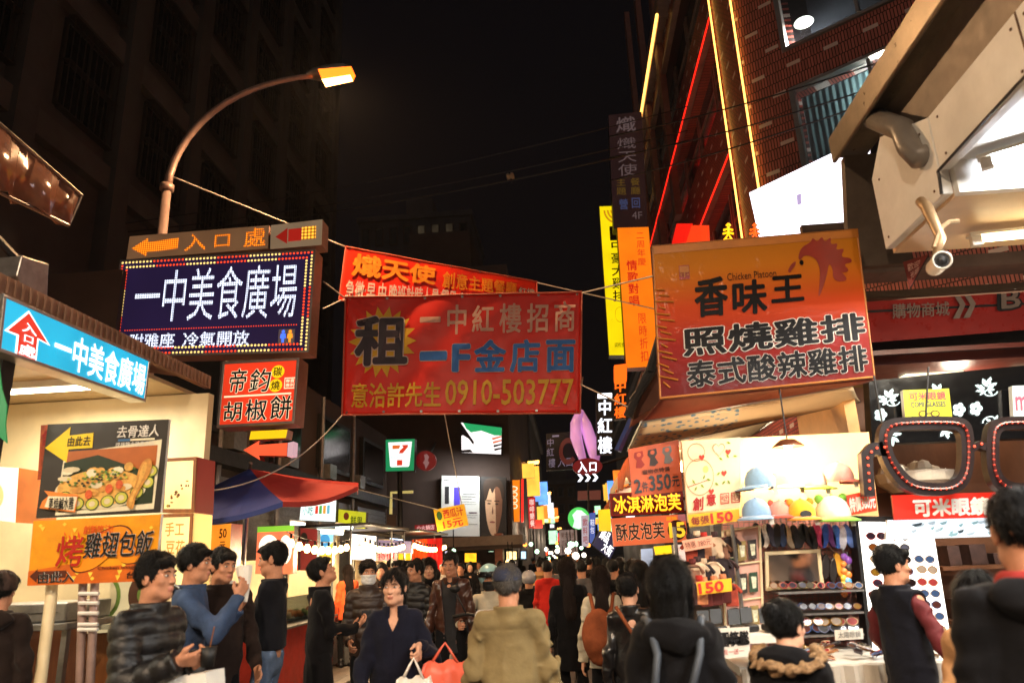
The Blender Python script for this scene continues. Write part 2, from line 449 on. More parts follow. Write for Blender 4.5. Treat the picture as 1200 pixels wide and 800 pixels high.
# ---------------------------------------------------------------- dark tower block along the west side
t = thing('apartment_tower', 'tall dark apartment tower with barred windows rising behind the lamp post', 'building', (-13, 20, 0))
X = -10.0
b = MB(); b.box(-18, X, 5, 29, 0, 46); b.build('wall', m_tower, t)
b = MB()
for k in range(14): b.box(X + .002, X + .22, 4.98, 29.02, 3.2 + k * 3.3, 3.75 + k * 3.3)
b.build('floor_bands', m_tower2, t)
b = MB()
for k in range(9): b.box(X + .003, X + .35, 4.9 + k * 3.0, 5.45 + k * 3.0, 0, 45.9)
b.build('pilasters', m_tower, t)
def barred_window(x, y, z, w, h, parent):
    f = MB()
    for (a, c, d, e) in ((0, w, 0, .08), (0, w, h - .08, h), (0, .08, .08, h - .08), (w - .08, w, .08, h - .08), (w / 2 - .03, w / 2 + .03, .08, h - .08)):
        f.box(x, x + .07, y + a, y + c, z + d, z + e)
    for k in range(9): f.box(x + .2, x + .22, y + .05 + k * (w - .1) / 8, y + .07 + k * (w - .1) / 8, z - .1, z + h + .05)
    for d in (-.1, h * .5, h + .03): f.box(x + .075, x + .24, y, y + w, z + d, z + d + .02)
    o = f.build('window', M('window_bars', (64, 60, 60), .5, .5), parent)
    p = MB(); p.poly([(x + .03, y + .08, z + .08), (x + .03, y + w - .08, z + .08), (x + .03, y + w - .08, z + h - .08), (x + .03, y + .08, z + h - .08)])
    put(p.build('pane', m_glassdark), o)
for k in range(2, 9):
    for j in range(8):
        barred_window(X, 6.15 + j * 3.0, 4.25 + k * 3.3, 1.7, 2.1, t)

# low podium between the tower and the stalls
t = thing('shop_house', 'dark low shop house with rolled shutters behind the row of snack stalls', 'building', (-7.5, 18, 0))
b = MB(); b.box(-9.9, -5.9, 8.9, 24, 0, 5.6); b.build('wall', m_far2, t)
b = MB(); b.box(-5.898, -5.6, 8.95, 23.9, 3.25, 3.5); b.build('canopy', m_dark, t)
for k in range(4):
    y = 9.3 + k * 3.7; b = MB(); b.box(-5.9, -5.83, y, y + 3.1, .1, 3.1)
    for j in range(24): b.box(-5.83, -5.81, y, y + 3.1, .15 + j * .122, .21 + j * .122)
    b.build('shutter', m_steel, t)
for k in range(4):
    y = 9.6 + k * 3.7; b = MB(); b.box(-5.9, -5.78, y, y + 2.4, 3.8, 5.1); o = b.build('window', m_dark, t)
    p = MB(); p.poly([(-5.77, y + .1, 3.9), (-5.77, y + 2.3, 3.9), (-5.77, y + 2.3, 5.0), (-5.77, y + .1, 5.0)]); put(p.build('pane', m_glassdark), o)
b = MB(); rnd = random.Random(3)
for k in range(5):
    y = 9.2 + k * 2.6; b.tube([(-5.75, y, .1), (-5.75, y, 5.5)], .05, 6); b.box(-5.95, -5.6, y + .2, y + .7, 3.55, 3.9)
b.build('pipes', m_steel, t)

hz = bpy.data.materials.new('lamp_halo_haze'); hz.use_nodes = True; hz.node_tree.nodes.remove(hz.node_tree.nodes['Principled BSDF'])
_v = hz.node_tree.nodes.new('ShaderNodeVolumePrincipled'); _v.inputs['Color'].default_value = (.94, .92, .9, 1); _v.inputs['Density'].default_value = .00028; _v.inputs['Anisotropy'].default_value = .3
hz.node_tree.links.new(_v.outputs[0], hz.node_tree.nodes['Material Output'].inputs['Volume'])
b = MB(); b.box(-165, 165, -45, 405, -1.0, 47); tag(b.build('halo_haze', hz), kind='stuff')  # thin volume added to imitate the lens halo round the lamps
# ---------------------------------------------------------------- mid-distance tower and blocks that close the street
def block(label, x0, x1, y0, y1, h, mat, cols, rows, lit=(), z0=4.0, glow=None):
    t = thing('building', label, 'building', ((x0 + x1) / 2, (y0 + y1) / 2, 0))
    b = MB(); b.box(x0, x1, y0, y1, 0, h); b.build('wall', mat, t)
    b = MB(); b.box(x0 - .2, x1 + .2, y0 - .2, y1 + .2, h + .001, h + .5); b.box((x0 + x1) / 2 - 1, (x0 + x1) / 2 + 1.5, y0 + 1, y1 - 1, h + .5, h + 2.6); b.build('roof', m_far, t)
    dx = (x1 - x0) / cols; dz = (h - z0) / rows
    for i in range(cols):
        for j in range(rows):
            f = MB(); xa = x0 + dx * (i + .2); xb = x0 + dx * (i + .8); za = z0 + dz * (j + .2); zb = z0 + dz * (j + .78)
            f.box(xa, xb, y0 - .14, y0 - .002, za, zb); o = f.build('window', m_far2 if mat is m_far else m_far, t)
            p = MB(); p.poly([(xa + .1, y0 - .15, za + .1), (xb - .1, y0 - .15, za + .1), (xb - .1, y0 - .15, zb - .1), (xa + .1, y0 - .15, zb - .1)])
            put(p.build('pane', glow if (i, j) in lit else m_glassdark), o)
    return t
g_dim = E('dim_lit_window', (120, 104, 80), .16, .5, .8)
block('far apartment block with dimly lit top floor windows above the red banners', -17.5, -7.2, 60, 70, 31.5, m_far, 8, 9, lit=((4, 8), (5, 8), (6, 8), (2, 7), (5, 5)), glow=g_dim)
block('dark corner building carrying the video screen above the billboards', -7.6, -1.95, 26, 40, 11.8, m_far2, 5, 2, z0=7.2, lit=(), glow=g_dim)
block('plain dark block beyond the corner building on the lamp side of the street', -6.5, -1.9, 41.5, 60, 9.5, m_far, 3, 3)
block('low dim block at the far end of the street under the lamps', -4, 1.2, 98, 110, 10.5, m_far2, 4, 3, lit=((1, 1),), glow=g_dim)
block('dim block behind the stalls beyond the green round sign', 4.2, 11, 34, 60, 10.5, m_far, 3, 3)

# ---------------------------------------------------------------- red tiled arcade building, east side
m_tile = brick_mat('red_tiles', (196, 92, 78), (232, 212, 202), (60, 36, 32), .12, .06, (0, 1, 0))
m_tilec = brick_mat('red_tiles_chamfer', (206, 122, 108), (236, 220, 212), (60, 38, 34), .05, .2, (-.8, .6, 0))
m_neon_red = E('red_neon', (255, 34, 18), 2.0, lamp=True)
m_neon_gold = E('gold_light_strip', (255, 180, 84), 4.0, lamp=True)
XB = 3.98; YB = 11.4
t = thing('arcade_building', 'red tiled arcade building with gold light strips and red neon ledges', 'building', (7.5, 20, 0))
b = MB(); b.box(XB + .6, 12, YB + .3, 29, 0, 17.6); b.build('core', M('arcade_core', (40, 30, 32), .6), t)
b = MB(); b.box(XB - .25, XB + .6, YB, YB + 1.85, 0, 24); b.build('pilaster', m_tile, t)
lv = [(2.9, 4.2), (6.1, 7.6), (9.55, 11.2), (12.95, 14.3), (16.2, 17.3)]
for z0, z1 in lv:
    b = MB(); b.box(XB, XB + .598, YB + 1.86, 28.5, z0, z1); b.build('tiled_band', m_tile, t)
    b = MB(); b.box(XB - .16, XB - .002, YB + 1.86, 28.5, z0 - .1, z0 + .04); b.build('ledge', m_casebox, t)
for z0 in (12.85, 9.45):
    b = MB(); y1 = 27 if z0 > 12 else 22
    b.tube([(XB - .2, YB + 2.3, z0 - .06), (XB - .2, y1, z0 - .06)], .02, 6); b.build('neon_tube', m_neon_red, t)
for (z0, _), (_, _z) in zip(lv[:-1], lv[:-1]):
    pass
for i in range(len(lv) - 1):
    za = lv[i][1] + .02; zb = lv[i + 1][0] - .12
    for k in range(7):
        y = YB + 2.0 + k * 2.2
        f = MB(); f.box(XB + .2, XB + .28, y, y + .09, za, zb); f.box(XB + .2, XB + .28, y + 2.0, y + 2.09, za, zb); f.box(XB + .2, XB + .28, y + .09, y + 2.0, za + 1.0, za + 1.07)
        o = f.build('window', m_casebox, t)
        p = MB(); p.poly([(XB + .24, y + .09, za), (XB + .24, y + 2.0, za), (XB + .24, y + 2.0, zb), (XB + .24, y + .09, zb)]); put(p.build('pane', m_glassdark), o)
m_slimpil = M('pink_pilaster', (150, 104, 96), .5)  # one even pink colour
b = MB()
for y in (20.2, 23.4, 26.6): b.box(XB - .2, XB - .003, y, y + .5, 11.21, 24)
b.build('slim_pilasters', m_slimpil, t)
for x, y in ((XB - .43, YB - .04), (XB - .3, YB + 1.83)):
    b = MB(); b.tube([(x, y, 5.2), (x, y, 24)], .019, 6); b.build('light_strip', m_neon_gold, t)
b = MB(); b.tube([(XB - .3, 28.0, 14.4), (XB - .3, 28.0, 17.4), (XB - .3, 19, 17.4)], .045, 6); b.build('light_strip', m_neon_gold, t)
b = MB(); b.box(XB - .25, XB + .6, 19, 28.6, 17.301, 18.2); b.build('parapet', m_casebox, t)
# chamfer face toward the crossing
CD = Vector((.8, -.6, 0)); CN = Vector((-.6, -.8, 0)); C0 = Vector((XB - .38, YB, 0))
def ch(s, z, o=0.0): return C0 + CD * s + CN * o + Vector((0, 0, z))
def chbox(mb, s0, s1, z0, z1, o0, o1, mi=0):
    mb.prism([ch(s0, z0, o1), ch(s1, z0, o1), ch(s1, z1, o1), ch(s0, z1, o1)], -CN * (o1 - o0), mi)
LW = 6.0
b = MB()
chbox(b, 0, LW, 4.2, 7.35, -.4, 0); chbox(b, 0, .70, 7.351, 24, -.4, 0); chbox(b, .701, LW, 8.98, 9.7, -.4, 0); chbox(b, .701, LW, 12.5, 24, -.4, 0)
b.build('chamfer_wall', m_tilec, t)
b = MB(); chbox(b, .2, LW, 0, 24, -1.6, -1.1); b.build('back_room', M('dim_room', (70, 72, 80), .7), t)
m_curtain = M('teal_curtain', (150, 176, 180), .5, var=.18, scale=2, stretch=(7, 7, .5))
def see_through(m, k=.6):
    """thin cloth: part of the light behind comes through"""
    nt = m.node_tree; N = nt.nodes; L = nt.links; b = N['Principled BSDF']; tr = N.new('ShaderNodeBsdfTranslucent'); src = b.inputs['Base Color'].links[0].from_socket; L.new(src, tr.inputs['Color'])
    mx = N.new('ShaderNodeMixShader'); mx.inputs[0].default_value = k; L.new(b.outputs[0], mx.inputs[1]); L.new(tr.outputs[0], mx.inputs[2]); L.new(mx.outputs[0], N['Material Output'].inputs['Surface'])
see_through(m_curtain)
for z0, z1 in ((7.36, 8.97), (9.72, 12.48)):
    f = MB()
    for s0, s1, za, zb in ((.72, .80, z0, z1), (.801, LW, z0, z0 + .05), (.801, LW, z1 - .05, z1), (1.95, 2.0, z0 + .081, z1 - .081)): chbox(f, s0, s1, za, zb, -.12, .04)
    o = f.build('window', m_alu, t)
    if z0 < 8:
        p = MB(); n = 60
        for k in range(n):
            a = .82 + 1.1 * k / n; c = .82 + 1.1 * (k + 1) / n
            p.poly([ch(a, z0 + .1, -.25 + .012 * math.sin(k * 1.1)), ch(c, z0 + .1, -.25 + .012 * math.sin((k + 1) * 1.1)), ch(c, z1 - .1, -.25 + .012 * math.sin((k + 1) * 1.1)), ch(a, z1 - .1, -.25 + .012 * math.sin(k * 1.1))])
        put(p.build('curtain', m_curtain, smooth=True), o)
    p = MB(); chbox(p, .82, LW, z0 + .06, z1 - .1, -.03, -.02); put(p.build('pane', thin_glass('clear_glass', (214, 224, 228))), o)
m_disc = E('ceiling_downlight', (255, 246, 226), 5, lamp=True)
for px, py in ((942, 27), (1037, 68)):
    c = atP(px, py, ch(0, 0, -.6), CN); c.z = min(c.z, 8.75) if px > 1000 else c.z
    b = MB(); b.lathe([(0, .02), (.16, .02), (.17, 0), (.15, -.012), (0, -.012)], c, 16); b.build('downlight', [m_disc], t)
    point(t, c - Vector((0, 0, .2)), 60, (1, .95, .85), .1)
# ================================================================ street lamps
m_lampglass = E('sodium_lamp_glass', (255, 112, 26), 3.4, lamp=True)
m_lampcore = E('sodium_lamp_core', (255, 176, 90), 16, lamp=True)
m_lampfar = E('sodium_lamp_far', (255, 168, 70), 9)
def street_lamp(label, base, height, reach, direc, arm_z, watt, glass, group=None, col=(1, .74, .5)):
    t = thing('street_lamp', label, 'street lamp', base, group)
    bx, by, _ = base; d = Vector(direc).normalized()
    b = MB(); b.tube([(bx, by, 0), (bx, by, .5)], .13, 12); b.tube([(bx, by, .5), (bx, by, arm_z)], [.085, .066], 12)
    b.tube([(bx, by, arm_z - .02), (bx, by, arm_z + .08)], .1, 12); b.build('pole', m_pole, t, smooth=True)
    pts = []; n = 14
    for k in range(n + 1):
        a = k / n
        # rises straight, bends over and runs out almost level
        x = reach * (a ** 1.75); z = (height - arm_z) * (1 - (1 - a) ** 1.9)
        pts.append(Vector((bx, by, arm_z + z)) + d * x)
    b = MB(); b.tube(pts, [.062 - .022 * k / n for k in range(n + 1)], 10); b.build('arm', m_pole, t, smooth=True)
    e = pts[-1]; dirv = (pts[-1] - pts[-2]).normalized(); rt = dirv.cross(Vector((0, 0, 1))).normalized(); up = rt.cross(dirv)
    b = MB()
    prof = [(-.08, .06, .05), (.05, .13, .09), (.28, .16, .11), (.52, .15, .09), (.64, .07, .04)]
    ring = []
    for s, w, h in prof:
        ring.append([e + dirv * s + rt * (w * cx) + up * (h * cz) for cx, cz in ((-1, -.1), (-.8, .7), (0, 1), (.8, .7), (1, -.1))])
    vs = [p for r in ring for p in r]; fs = []
    for i in range(len(ring) - 1):
        for k in range(5):
            k2 = (k + 1) % 5; fs.append((i * 5 + k, i * 5 + k2, i * 5 + 5 + k2, i * 5 + 5 + k))
    fs += [tuple(range(5)), tuple(range(20, 25))]
    b.add(vs, fs); b.build('lamp_head', m_steel, t, smooth=True)
    b = MB(); c = e + dirv * .38 - up * .03
    lo = [c + dirv * x + rt * y - up * z for x, y, z in ((-.20, -.10, .13), (.24, -.08, .10), (.24, .08, .10), (-.20, .10, .13))]
    hi = [c + dirv * x + rt * y + up * z for x, y, z in ((-.24, -.15, .02), (.27, -.12, .02), (.27, .12, .02), (-.24, .15, .02))]
    b.add(lo + hi, [(0, 4, 5, 1), (1, 5, 6, 2), (2, 6, 7, 3), (3, 7, 4, 0)]); b.add(lo, [(0, 1, 2, 3)], 1); b.build('lamp_glass', [glass, m_lampcore if watt else glass], t)
    if watt:
        l = bpy.data.lights.new('lamp_glow', 'SPOT'); l.energy = watt; l.color = col; l.spot_size = R_(165); l.spot_blend = .5; l.shadow_soft_size = .12
        o = bpy.data.objects.new('lamp_glow', l); C.objects.link(o); o.location = c - up * .14; put(o, t)
    return t
lamp_end = atY(366, 89, 9.45)
street_lamp('curved arm sodium street lamp standing behind the big diode sign', (-5.72, 9.45, 0), lamp_end.z, lamp_end.x + 5.72, (1, 0, 0), 7.1, 2300, m_lampglass, None, (1, .58, .28))
for (bx, by, dx, lab) in ((-5.6, -5.5, 1, 'added unseen street lamp behind the photographer by the kiosk'), (4.6, -9, -1, 'added unseen street lamp behind the photographer by the awning')):
    street_lamp(lab, (bx, by, 0), 8.6, 2.6, (dx, 0, 0), 7.1, 6000, m_lampglass)  # unseen lamps added behind the viewpoint to light banners and crowd
for px, py, Y, lab in ((624, 542, 33, 'sodium lamp highest in the row down the street'), (640, 578, 46, 'second sodium lamp down the street below the highest one'),
                       (651, 606, 68, 'third sodium lamp down the street above the far roofs'), (655, 619, 92, 'lowest sodium lamp down the street, at its end')):
    p = atY(px, py, Y)
    street_lamp(lab, (p.x - 1.9, Y, 0), p.z + .05, 1.55, (1, 0, 0), p.z - 1.6, 0, E('sodium_far_%d' % Y, (255, 172, 76), 9), 'sodium lamps down the street')

# ================================================================ big diode sign on the lamp post
e_white = E('white_diodes', (224, 232, 255), 1.7, dots=.033)
e_orange = E('orange_diodes', (255, 132, 24), 1.5, dots=.03)
e_red = E('red_diodes', (255, 70, 30), 1.5)
e_yel = E('amber_diodes', (255, 214, 120), 1.6)
e_blue = E('blue_diodes', (70, 110, 255), 1.6)
e_redbar = E('dim_red_bar', (150, 24, 14), .9)
m_ledface = E('diode_board', (44, 30, 74), .55, .15, 1.5, base=(.008, .005, .014))
m_ledbox = M('diode_box_paint', (190, 152, 136), .45, .2, var=.12, dirt=.2)
YS = 9.0
q = Qy(YS, (141, 305), (370, 292), (362, 413), (127, 419))
def dotborder(mb, q):
    W = (q.c[1] - q.c[0]).length; H = (q.c[3] - q.c[0]).length; r = .016; k = 0
    for lay, ins in ((0, .045), (1, .115)):
        us = ins / W; vs = ins / H; n = int(W / .052); m = int(H / .052)
        pts = [(us + (1 - 2 * us) * i / n, vs) for i in range(n)] + [(1 - us, vs + (1 - 2 * vs) * i / m) for i in range(m)] + \
              [(1 - us - (1 - 2 * us) * i / n, 1 - vs) for i in range(n)] + [(us, 1 - vs - (1 - 2 * vs) * i / m) for i in range(m)]
        for i, (u, v) in enumerate(pts):
            c = 0 if (i // 9) % 2 == 0 else 1
            disc(mb, q, u, v, r / W, r / H, c, .008, 8)
    for i in range(70): disc(mb, q, .07 + .86 * i / 69, .735, .009 / W, .009 / H, 2, .008, 6)
def toilets(mb, q):
    rect(mb, q, .845, .775, .925, .91, 5, .005)
    for u, m in ((.868, 3), (.902, 4)):
        disc(mb, q, u, .797, .008, .016, m, .008, 10)
        shape(mb, q, [(u - .011, .815), (u + .011, .815), (u + .014, .86), (u + .006, .86), (u + .005, .9), (u - .005, .9), (u - .006, .86), (u - .014, .86)], m, .008)
sign('diode_sign', 'large dark diode board with dotted border and white characters on the lamp post', 'sign', q, .3, m_ledface, m_ledbox,
     [('一中美食廣場', .10, .13, .92, .66, e_white, .0), ('附雅座', .10, .775, .325, .915, e_white, .03), ('冷氣開放', .37, .775, .70, .915, e_white, .03)],
     frame=(.03, .012, m_alu), art=lambda mb, q: (dotborder(mb, q), toilets(mb, q)), artmats=[e_yel, e_red, e_red, e_blue, E('orange_figure', (255, 150, 40), 1.5), M('icon_plate', (176, 176, 196), .5)])
q = Qy(YS, (152, 277), (315, 264), (314, 291), (148, 304))
def ledarrow(mb, q): shape(mb, q, [(.03, .55), (.14, .14), (.14, .33), (.36, .25), (.36, .7), (.14, .76), (.14, .92)], 0, .008)
sign('entrance_sign', 'beige strip with orange diode arrow and entrance characters above the diode board', 'sign', q, .22, E('beige_sign_face', (128, 92, 62), .5, .2, 2, base=(.35, .24, .14)), m_ledbox,
     [('入', .41, .1, .56, .86, e_orange, .01), ('口', .61, .16, .74, .82, e_orange, .01), ('處', .83, .06, .98, .9, e_orange, .01)], art=ledarrow, artmats=[e_orange])
q = Qy(YS, (317.5, 264), (378, 257), (377, 287), (316.5, 292))
def redarrow(mb, q):
    shape(mb, q, [(.1, .52), (.33, .2), (.33, .84)], 0, .008); rect(mb, q, .35, .26, .6, .76, 1, .008); rect(mb, q, .61, .24, .88, .74, 2, .008)
sign('arrow_sign', 'small beige arrow box with a lit amber block above the diode board corner', 'sign', q, .26, E('beige_arrow_face', (150, 128, 100), .5, .2, 2, base=(.4, .32, .22)), m_ledbox,
     art=redarrow, artmats=[e_redbar, E('dim_red_bar_b', (170, 30, 20), .9), E('amber_block', (255, 170, 50), 1.4, dots=.05)])
e_signred = E('lit_red_face', (244, 62, 30), .95, .18, 1.6)
e_cream = E('lit_cream', (255, 236, 190), 1.15)
e_yface = E('lit_yellow_disc', (255, 208, 20), 1.1)
q = Qy(YS, (261, 424), (351, 419), (345, 496), (254, 501))
def bunart(mb, q):
    disc(mb, q, .735, .2, .085, .1, 0, .005); disc(mb, q, .72, .41, .085, .1, 0, .005); rect(mb, q, .06, .53, .93, .555, 1)
    rect(mb, q, .83, .3, .98, .47, 1, .0045); rect(mb, q, .84, .315, .97, .455, 2, .0055)
o_ = dict(out=(e_cream, .03))
sign('pepper_bun_sign', 'square red light box with brush characters hanging under the diode board', 'sign', q, .34, e_signred, m_ledbox,
     [('帝', .1, .12, .33, .5, m_ink, .015, dict(out=(e_cream, .035), skew=.1)), ('鈞', .37, .14, .64, .5, m_ink, .015, dict(out=(e_cream, .035), skew=.1)),
      ('碳', .68, .13, .79, .27, m_ink, .02, dict(off=.01)), ('燒', .665, .34, .775, .48, m_ink, .02, dict(off=.01)), ('專賣', .85, .325, .96, .38, e_cream, .02, dict(off=.01)), ('專利', .85, .39, .96, .445, e_cream, .02, dict(off=.01)),
      ('胡', .07, .62, .32, .92, m_ink, .02, o_), ('椒', .36, .6, .63, .93, M('ink_blue_black', (14, 24, 60), .4), .02, o_), ('餅', .68, .57, .95, .93, m_ink, .02, o_)],
     frame=(.035, .01, m_alu), art=bunart, artmats=[e_yface, e_cream, e_signred])
q = Qy(YS + .1, (294, 505), (337, 503), (335, 513), (292, 515))
sign('yellow_lamp_box', 'slim yellow lamp box fixed under the red pepper bun sign', 'sign', q, .2, E('lit_yellow_face', (250, 206, 20), 1.0), m_ledbox)
t = thing('arrow_light', 'lit orange arrow box pointing to the stalls under the yellow lamp box', 'sign', atY(318, 538, YS))
A = lambda x, y: atY(x, y, YS + .05)
b = MB(); b.prism([A(285, 527), A(304, 516), A(303.5, 521), A(337, 518.5), A(336, 534), A(303.5, 533.5), A(305, 539)], (0, .16, 0), 0, 1)
b.build('panel', [E('lit_arrow', (250, 96, 56), .95, .12, 3), m_redpaint], t)
b = MB(); b.prism([A(337.5, 518.5), A(344, 517), A(343, 534), A(336.5, 534.5)], (0, .16, 0)); b.build('end_cap', E('lit_white_cap', (236, 190, 200), .7), t)
b = MB()
for x in (175, 330): b.tube([atY(x, 419 - (x - 130) * .03, YS + .15), atY(x, 396, YS + .15)], .03, 6)
p0 = atY(318, 500, YS + .25); b.tube([Vector((-5.6, 9.4, 4.6)), (p0.x, 9.35, 4.35), (p0.x, 9.32, 2.9)], .04, 6)
tag(b.build('sign_bracket', m_dark), 'dark steel bracket holding the stacked signs to the lamp post', 'bracket')

# ================================================================ food court stall under the eave (west, close by)
XE = -3.9
t = thing('snack_kiosk', 'cream snack kiosk with a long corrugated eave behind the cyan sign', 'kiosk', (-5.6, 5.5, 0))
m_eave = M('weathered_eave', (170, 134, 112), .5, .25, var=.25, scale=5, dirt=.4)
b = MB()
b.prism([(XE, -4, 3.66), (XE, 7.62, 3.66), (-7, 7.62, 4.25), (-7, -4, 4.25)], (0, 0, -.05)); b.build('roof', m_eave, t)
b = MB(); b.box(XE - .04, XE + .02, -4, 7.64, 3.52, 3.66)
for k in range(150): b.tube([(XE + .022, -3.9 + k * .077, 3.53), (XE + .022, -3.9 + k * .077, 3.655)], .014, 5)
b.build('gutter', m_eave, t)
b = MB(); b.box(-7, XE - .06, -4, 7.6, 3.40, 3.44); b.build('soffit', M('soffit_panel', (196, 176, 140), .55, var=.12, dirt=.25), t)
b = MB(); b.box(-6.4, -3.72, 7.3, 7.42, 1.2, 3.39); b.build('end_wall', m_cream, t)
b = MB(); b.box(-6.6, -6.5, -4, 7.3, 0, 3.39); b.build('back_wall', m_cream, t)
b = MB(); b.box(-3.98, -3.86, 4.62, 4.74, .12, 3.395); b.build('post', m_black, t)
b = MB(); b.box(-4.35, -4.1, 5.1, 7.2, .12, 1.28); b.build('counter', m_wood, t)
b = MB(); b.box(-4.5, -3.95, 5.05, 7.25, 1.28, 1.33); b.build('counter_top', m_steel, t)
m_tube = E('fluorescent_tube', (255, 236, 200), 18, lamp=True)
for y in (2.2, 4.9, 6.5):
    b = MB(); b.box(-5.4, -4.2, y - .07, y + .07, 3.33, 3.398); o = b.build('light_fitting', m_white, t)
    b = MB(); b.tube([(-5.35, y, 3.31), (-4.25, y, 3.31)], .018, 8); put(b.build('tube', m_tube), o)
    area(t, (-4.75, y, 3.28), (-4.75, y, 0), (1.1, .12), 70 if y < 4 else 60, (1, .9, .70))
m_acr = M('smoked_acrylic_awning', (150, 104, 84), .14, .1, var=.35, scale=2, bump=.4, bscale=4, coat=.8)
t = thing('balcony_awning', 'bent smoked acrylic awning above the kiosk eave catching lamp light', 'awning', (-4.6, 4.3, 4.6))
P = lambda x, y, X: atX(x, y, X)
b = MB(); a0, a1, a2, a3 = P(-70, 85, -4.3), P(95, 229, -4.3), P(80, 264, -4.3), P(-75, 190, -4.3)
n = 16
for k in range(n):
    s0 = k / n; s1 = (k + 1) / n; w = lambda s: Vector((.06 * math.sin(s * 19), 0, .02 * math.sin(s * 31)))
    b.poly([a0.lerp(a1, s0), a0.lerp(a1, s1), a3.lerp(a2, s1) + w(s1), a3.lerp(a2, s0) + w(s0)])
b.build('sheet', m_acr, t, smooth=True, solid=.012)
b = MB(); b.tube([a0, a1], .02, 6); b.tube([a3, a2], .016, 6); b.tube([a1, a2], .016, 6); b.tube([a1, a1 + Vector((-1.6, 0, .25))], .02, 6); b.build('rail', m_steel, t)
t = thing('vent_cowl', 'boxy metal vent cowl sitting on the acrylic awning', 'vent', P(18, 180, -4.6))
b = MB(); c = P(10, 172, -4.6); b.prism([c + Vector((0, -.25, -.12)), c + Vector((0, .22, -.22)), c + Vector((0, .22, .12)), c + Vector((0, -.1, .16)), c + Vector((0, -.25, .08))], (-.5, 0, 0)); b.build('hood', m_acr, t, bevel=.01)
b = MB(); b.box(c.x - .4, c.x - .1, c.y - .1, c.y + .1, c.z - .6, c.z - .2); b.build('duct', m_steel, t)
t = thing('floodlight', 'grey box floodlight bracketed to the kiosk roof edge', 'floodlight', P(42, 330, -3.95))
b = MB(); c = P(43, 316, -3.95); b.prism([c + Vector((0, -.16, .05)), c + Vector((0, .12, .1)), c + Vector((0, .16, -.2)), c + Vector((0, -.02, -.28)), c + Vector((0, -.18, -.12))], (-.2, 0, 0)); b.build('housing', m_steel, t, bevel=.01)
b = MB(); b.tube([c + Vector((-.1, -.1, .06)), c + Vector((-.3, -.5, .4)), c + Vector((-.6, -1.0, .5))], .03, 6); b.build('bracket', m_dark, t)

# cyan sign along the street under the eave
q = Qx(-3.74, (4, 344), (176, 421), (170, 471), (-3, 411))
e_cyan = E('lit_cyan_face', (34, 190, 232), .95, .16, 2.2)
e_letter = E('lit_white_letters', (255, 255, 255), 1.5)
e_arrowred = E('lit_red_arrow', (232, 60, 40), .95)
def cyanart(mb, q):
    shape(mb, q, [(.02, .62), (.135, .10), (.275, .58), (.205, .55), (.205, .985), (.085, .985), (.085, .63)], 1, .004)
    shape(mb, q, [(.035, .60), (.135, .15), (.257, .555), (.195, .53), (.195, .95), (.095, .95), (.095, .60)], 0, .007)
sign('cyan_sign', 'long cyan light box with white characters and a red arrow under the kiosk eave', 'sign', q, .14, e_cyan, m_alu,
     [('入', .105, .33, .185, .52, e_letter, .03, dict(off=.011)), ('口', .115, .54, .175, .69, e_letter, .03, dict(off=.011)), ('處', .1, .72, .19, .93, e_letter, .03, dict(off=.011)),
      ('一中美食廣場', .3, .19, .97, .87, e_letter, .03)], frame=(.025, .008, m_alu), art=cyanart, artmats=[e_arrowred, e_letter])
q = Qy(4.35, (-14, 405), (6, 422), (9, 520), (-14, 500))
t = thing('green_banner', 'green plastic banner hanging at the kiosk edge by the cyan sign', 'banner', q.base())
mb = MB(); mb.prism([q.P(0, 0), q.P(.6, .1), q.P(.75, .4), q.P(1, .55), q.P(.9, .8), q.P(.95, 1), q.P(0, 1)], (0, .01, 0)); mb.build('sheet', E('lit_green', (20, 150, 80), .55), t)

# kiosk light boxes
e_crm = E('lit_cream_box', (255, 226, 150), 1.25, .3, 2.6)
e_crm2 = E('lit_amber_box', (255, 206, 112), 1.15, .35, 2.2)
e_org = E('lit_orange_box', (255, 150, 40), 1.0, .3, 3)
e_wht = E('lit_white_box', (255, 248, 232), 1.5, .12, 2, lamp=True)
m_brownink = M('brown_ink', (120, 60, 24), .5)
m_redink = M('red_ink', (176, 24, 20), .5)
m_whiteink = M('white_ink', (226, 222, 214), .5)
def sprig(mb, q):
    rnd = random.Random(5)
    for k in range(16):
        u = .2 + .6 * k / 16 + rnd.uniform(-.05, .05); v = .85 - .4 * k / 16 + rnd.uniform(-.07, .07)
        disc(mb, q, u, v, rnd.uniform(.02, .05), rnd.uniform(.012, .03), k % 2, .004, 9)
q = Qy(5.9, (-30, 545), (22, 548), (18, 612), (-32, 606))
sign('lit_menu_box', 'white glowing menu box at the kiosk front below the black post', 'light box', q, .5, E('lit_white_menu', (255, 240, 214), 1.2, .15), E('lit_menu_side', (240, 130, 60), .9, .3, 4), art=lambda mb, q: disc(mb, q, .5, .55, .2, .25, 0), artmats=[E('soup_bowl_print', (255, 200, 130), .9)])
q = Qy(6.5, (192, 537), (231, 535), (228, 600), (188, 600))
sign('lantern_box', 'tall amber light box with a leafy sprig print beside the food boards', 'light box', q, .36, e_crm, E('lit_red_side', (150, 44, 24), .5, .2), art=sprig, artmats=[E('sprig_green', (190, 150, 40), .6), m_brownink], frame=(.03, .01, m_wood))
q = Qy(6.5, (187, 602), (227, 601), (222, 690), (182, 690))
sign('lantern_box', 'lower cream light box with faint printed characters below the sprig light box', 'light box', q, .36, e_crm, e_crm2, [('手工', .2, .12, .75, .3, E('faint_amber_ink', (224, 160, 60), .8), .02), ('豆花', .25, .36, .8, .54, E('faint_amber_ink', (224, 160, 60), .8), .02)], frame=(.03, .01, m_wood))
q = Qy(8.2, (240, 616), (271, 613), (268, 668), (237, 668))
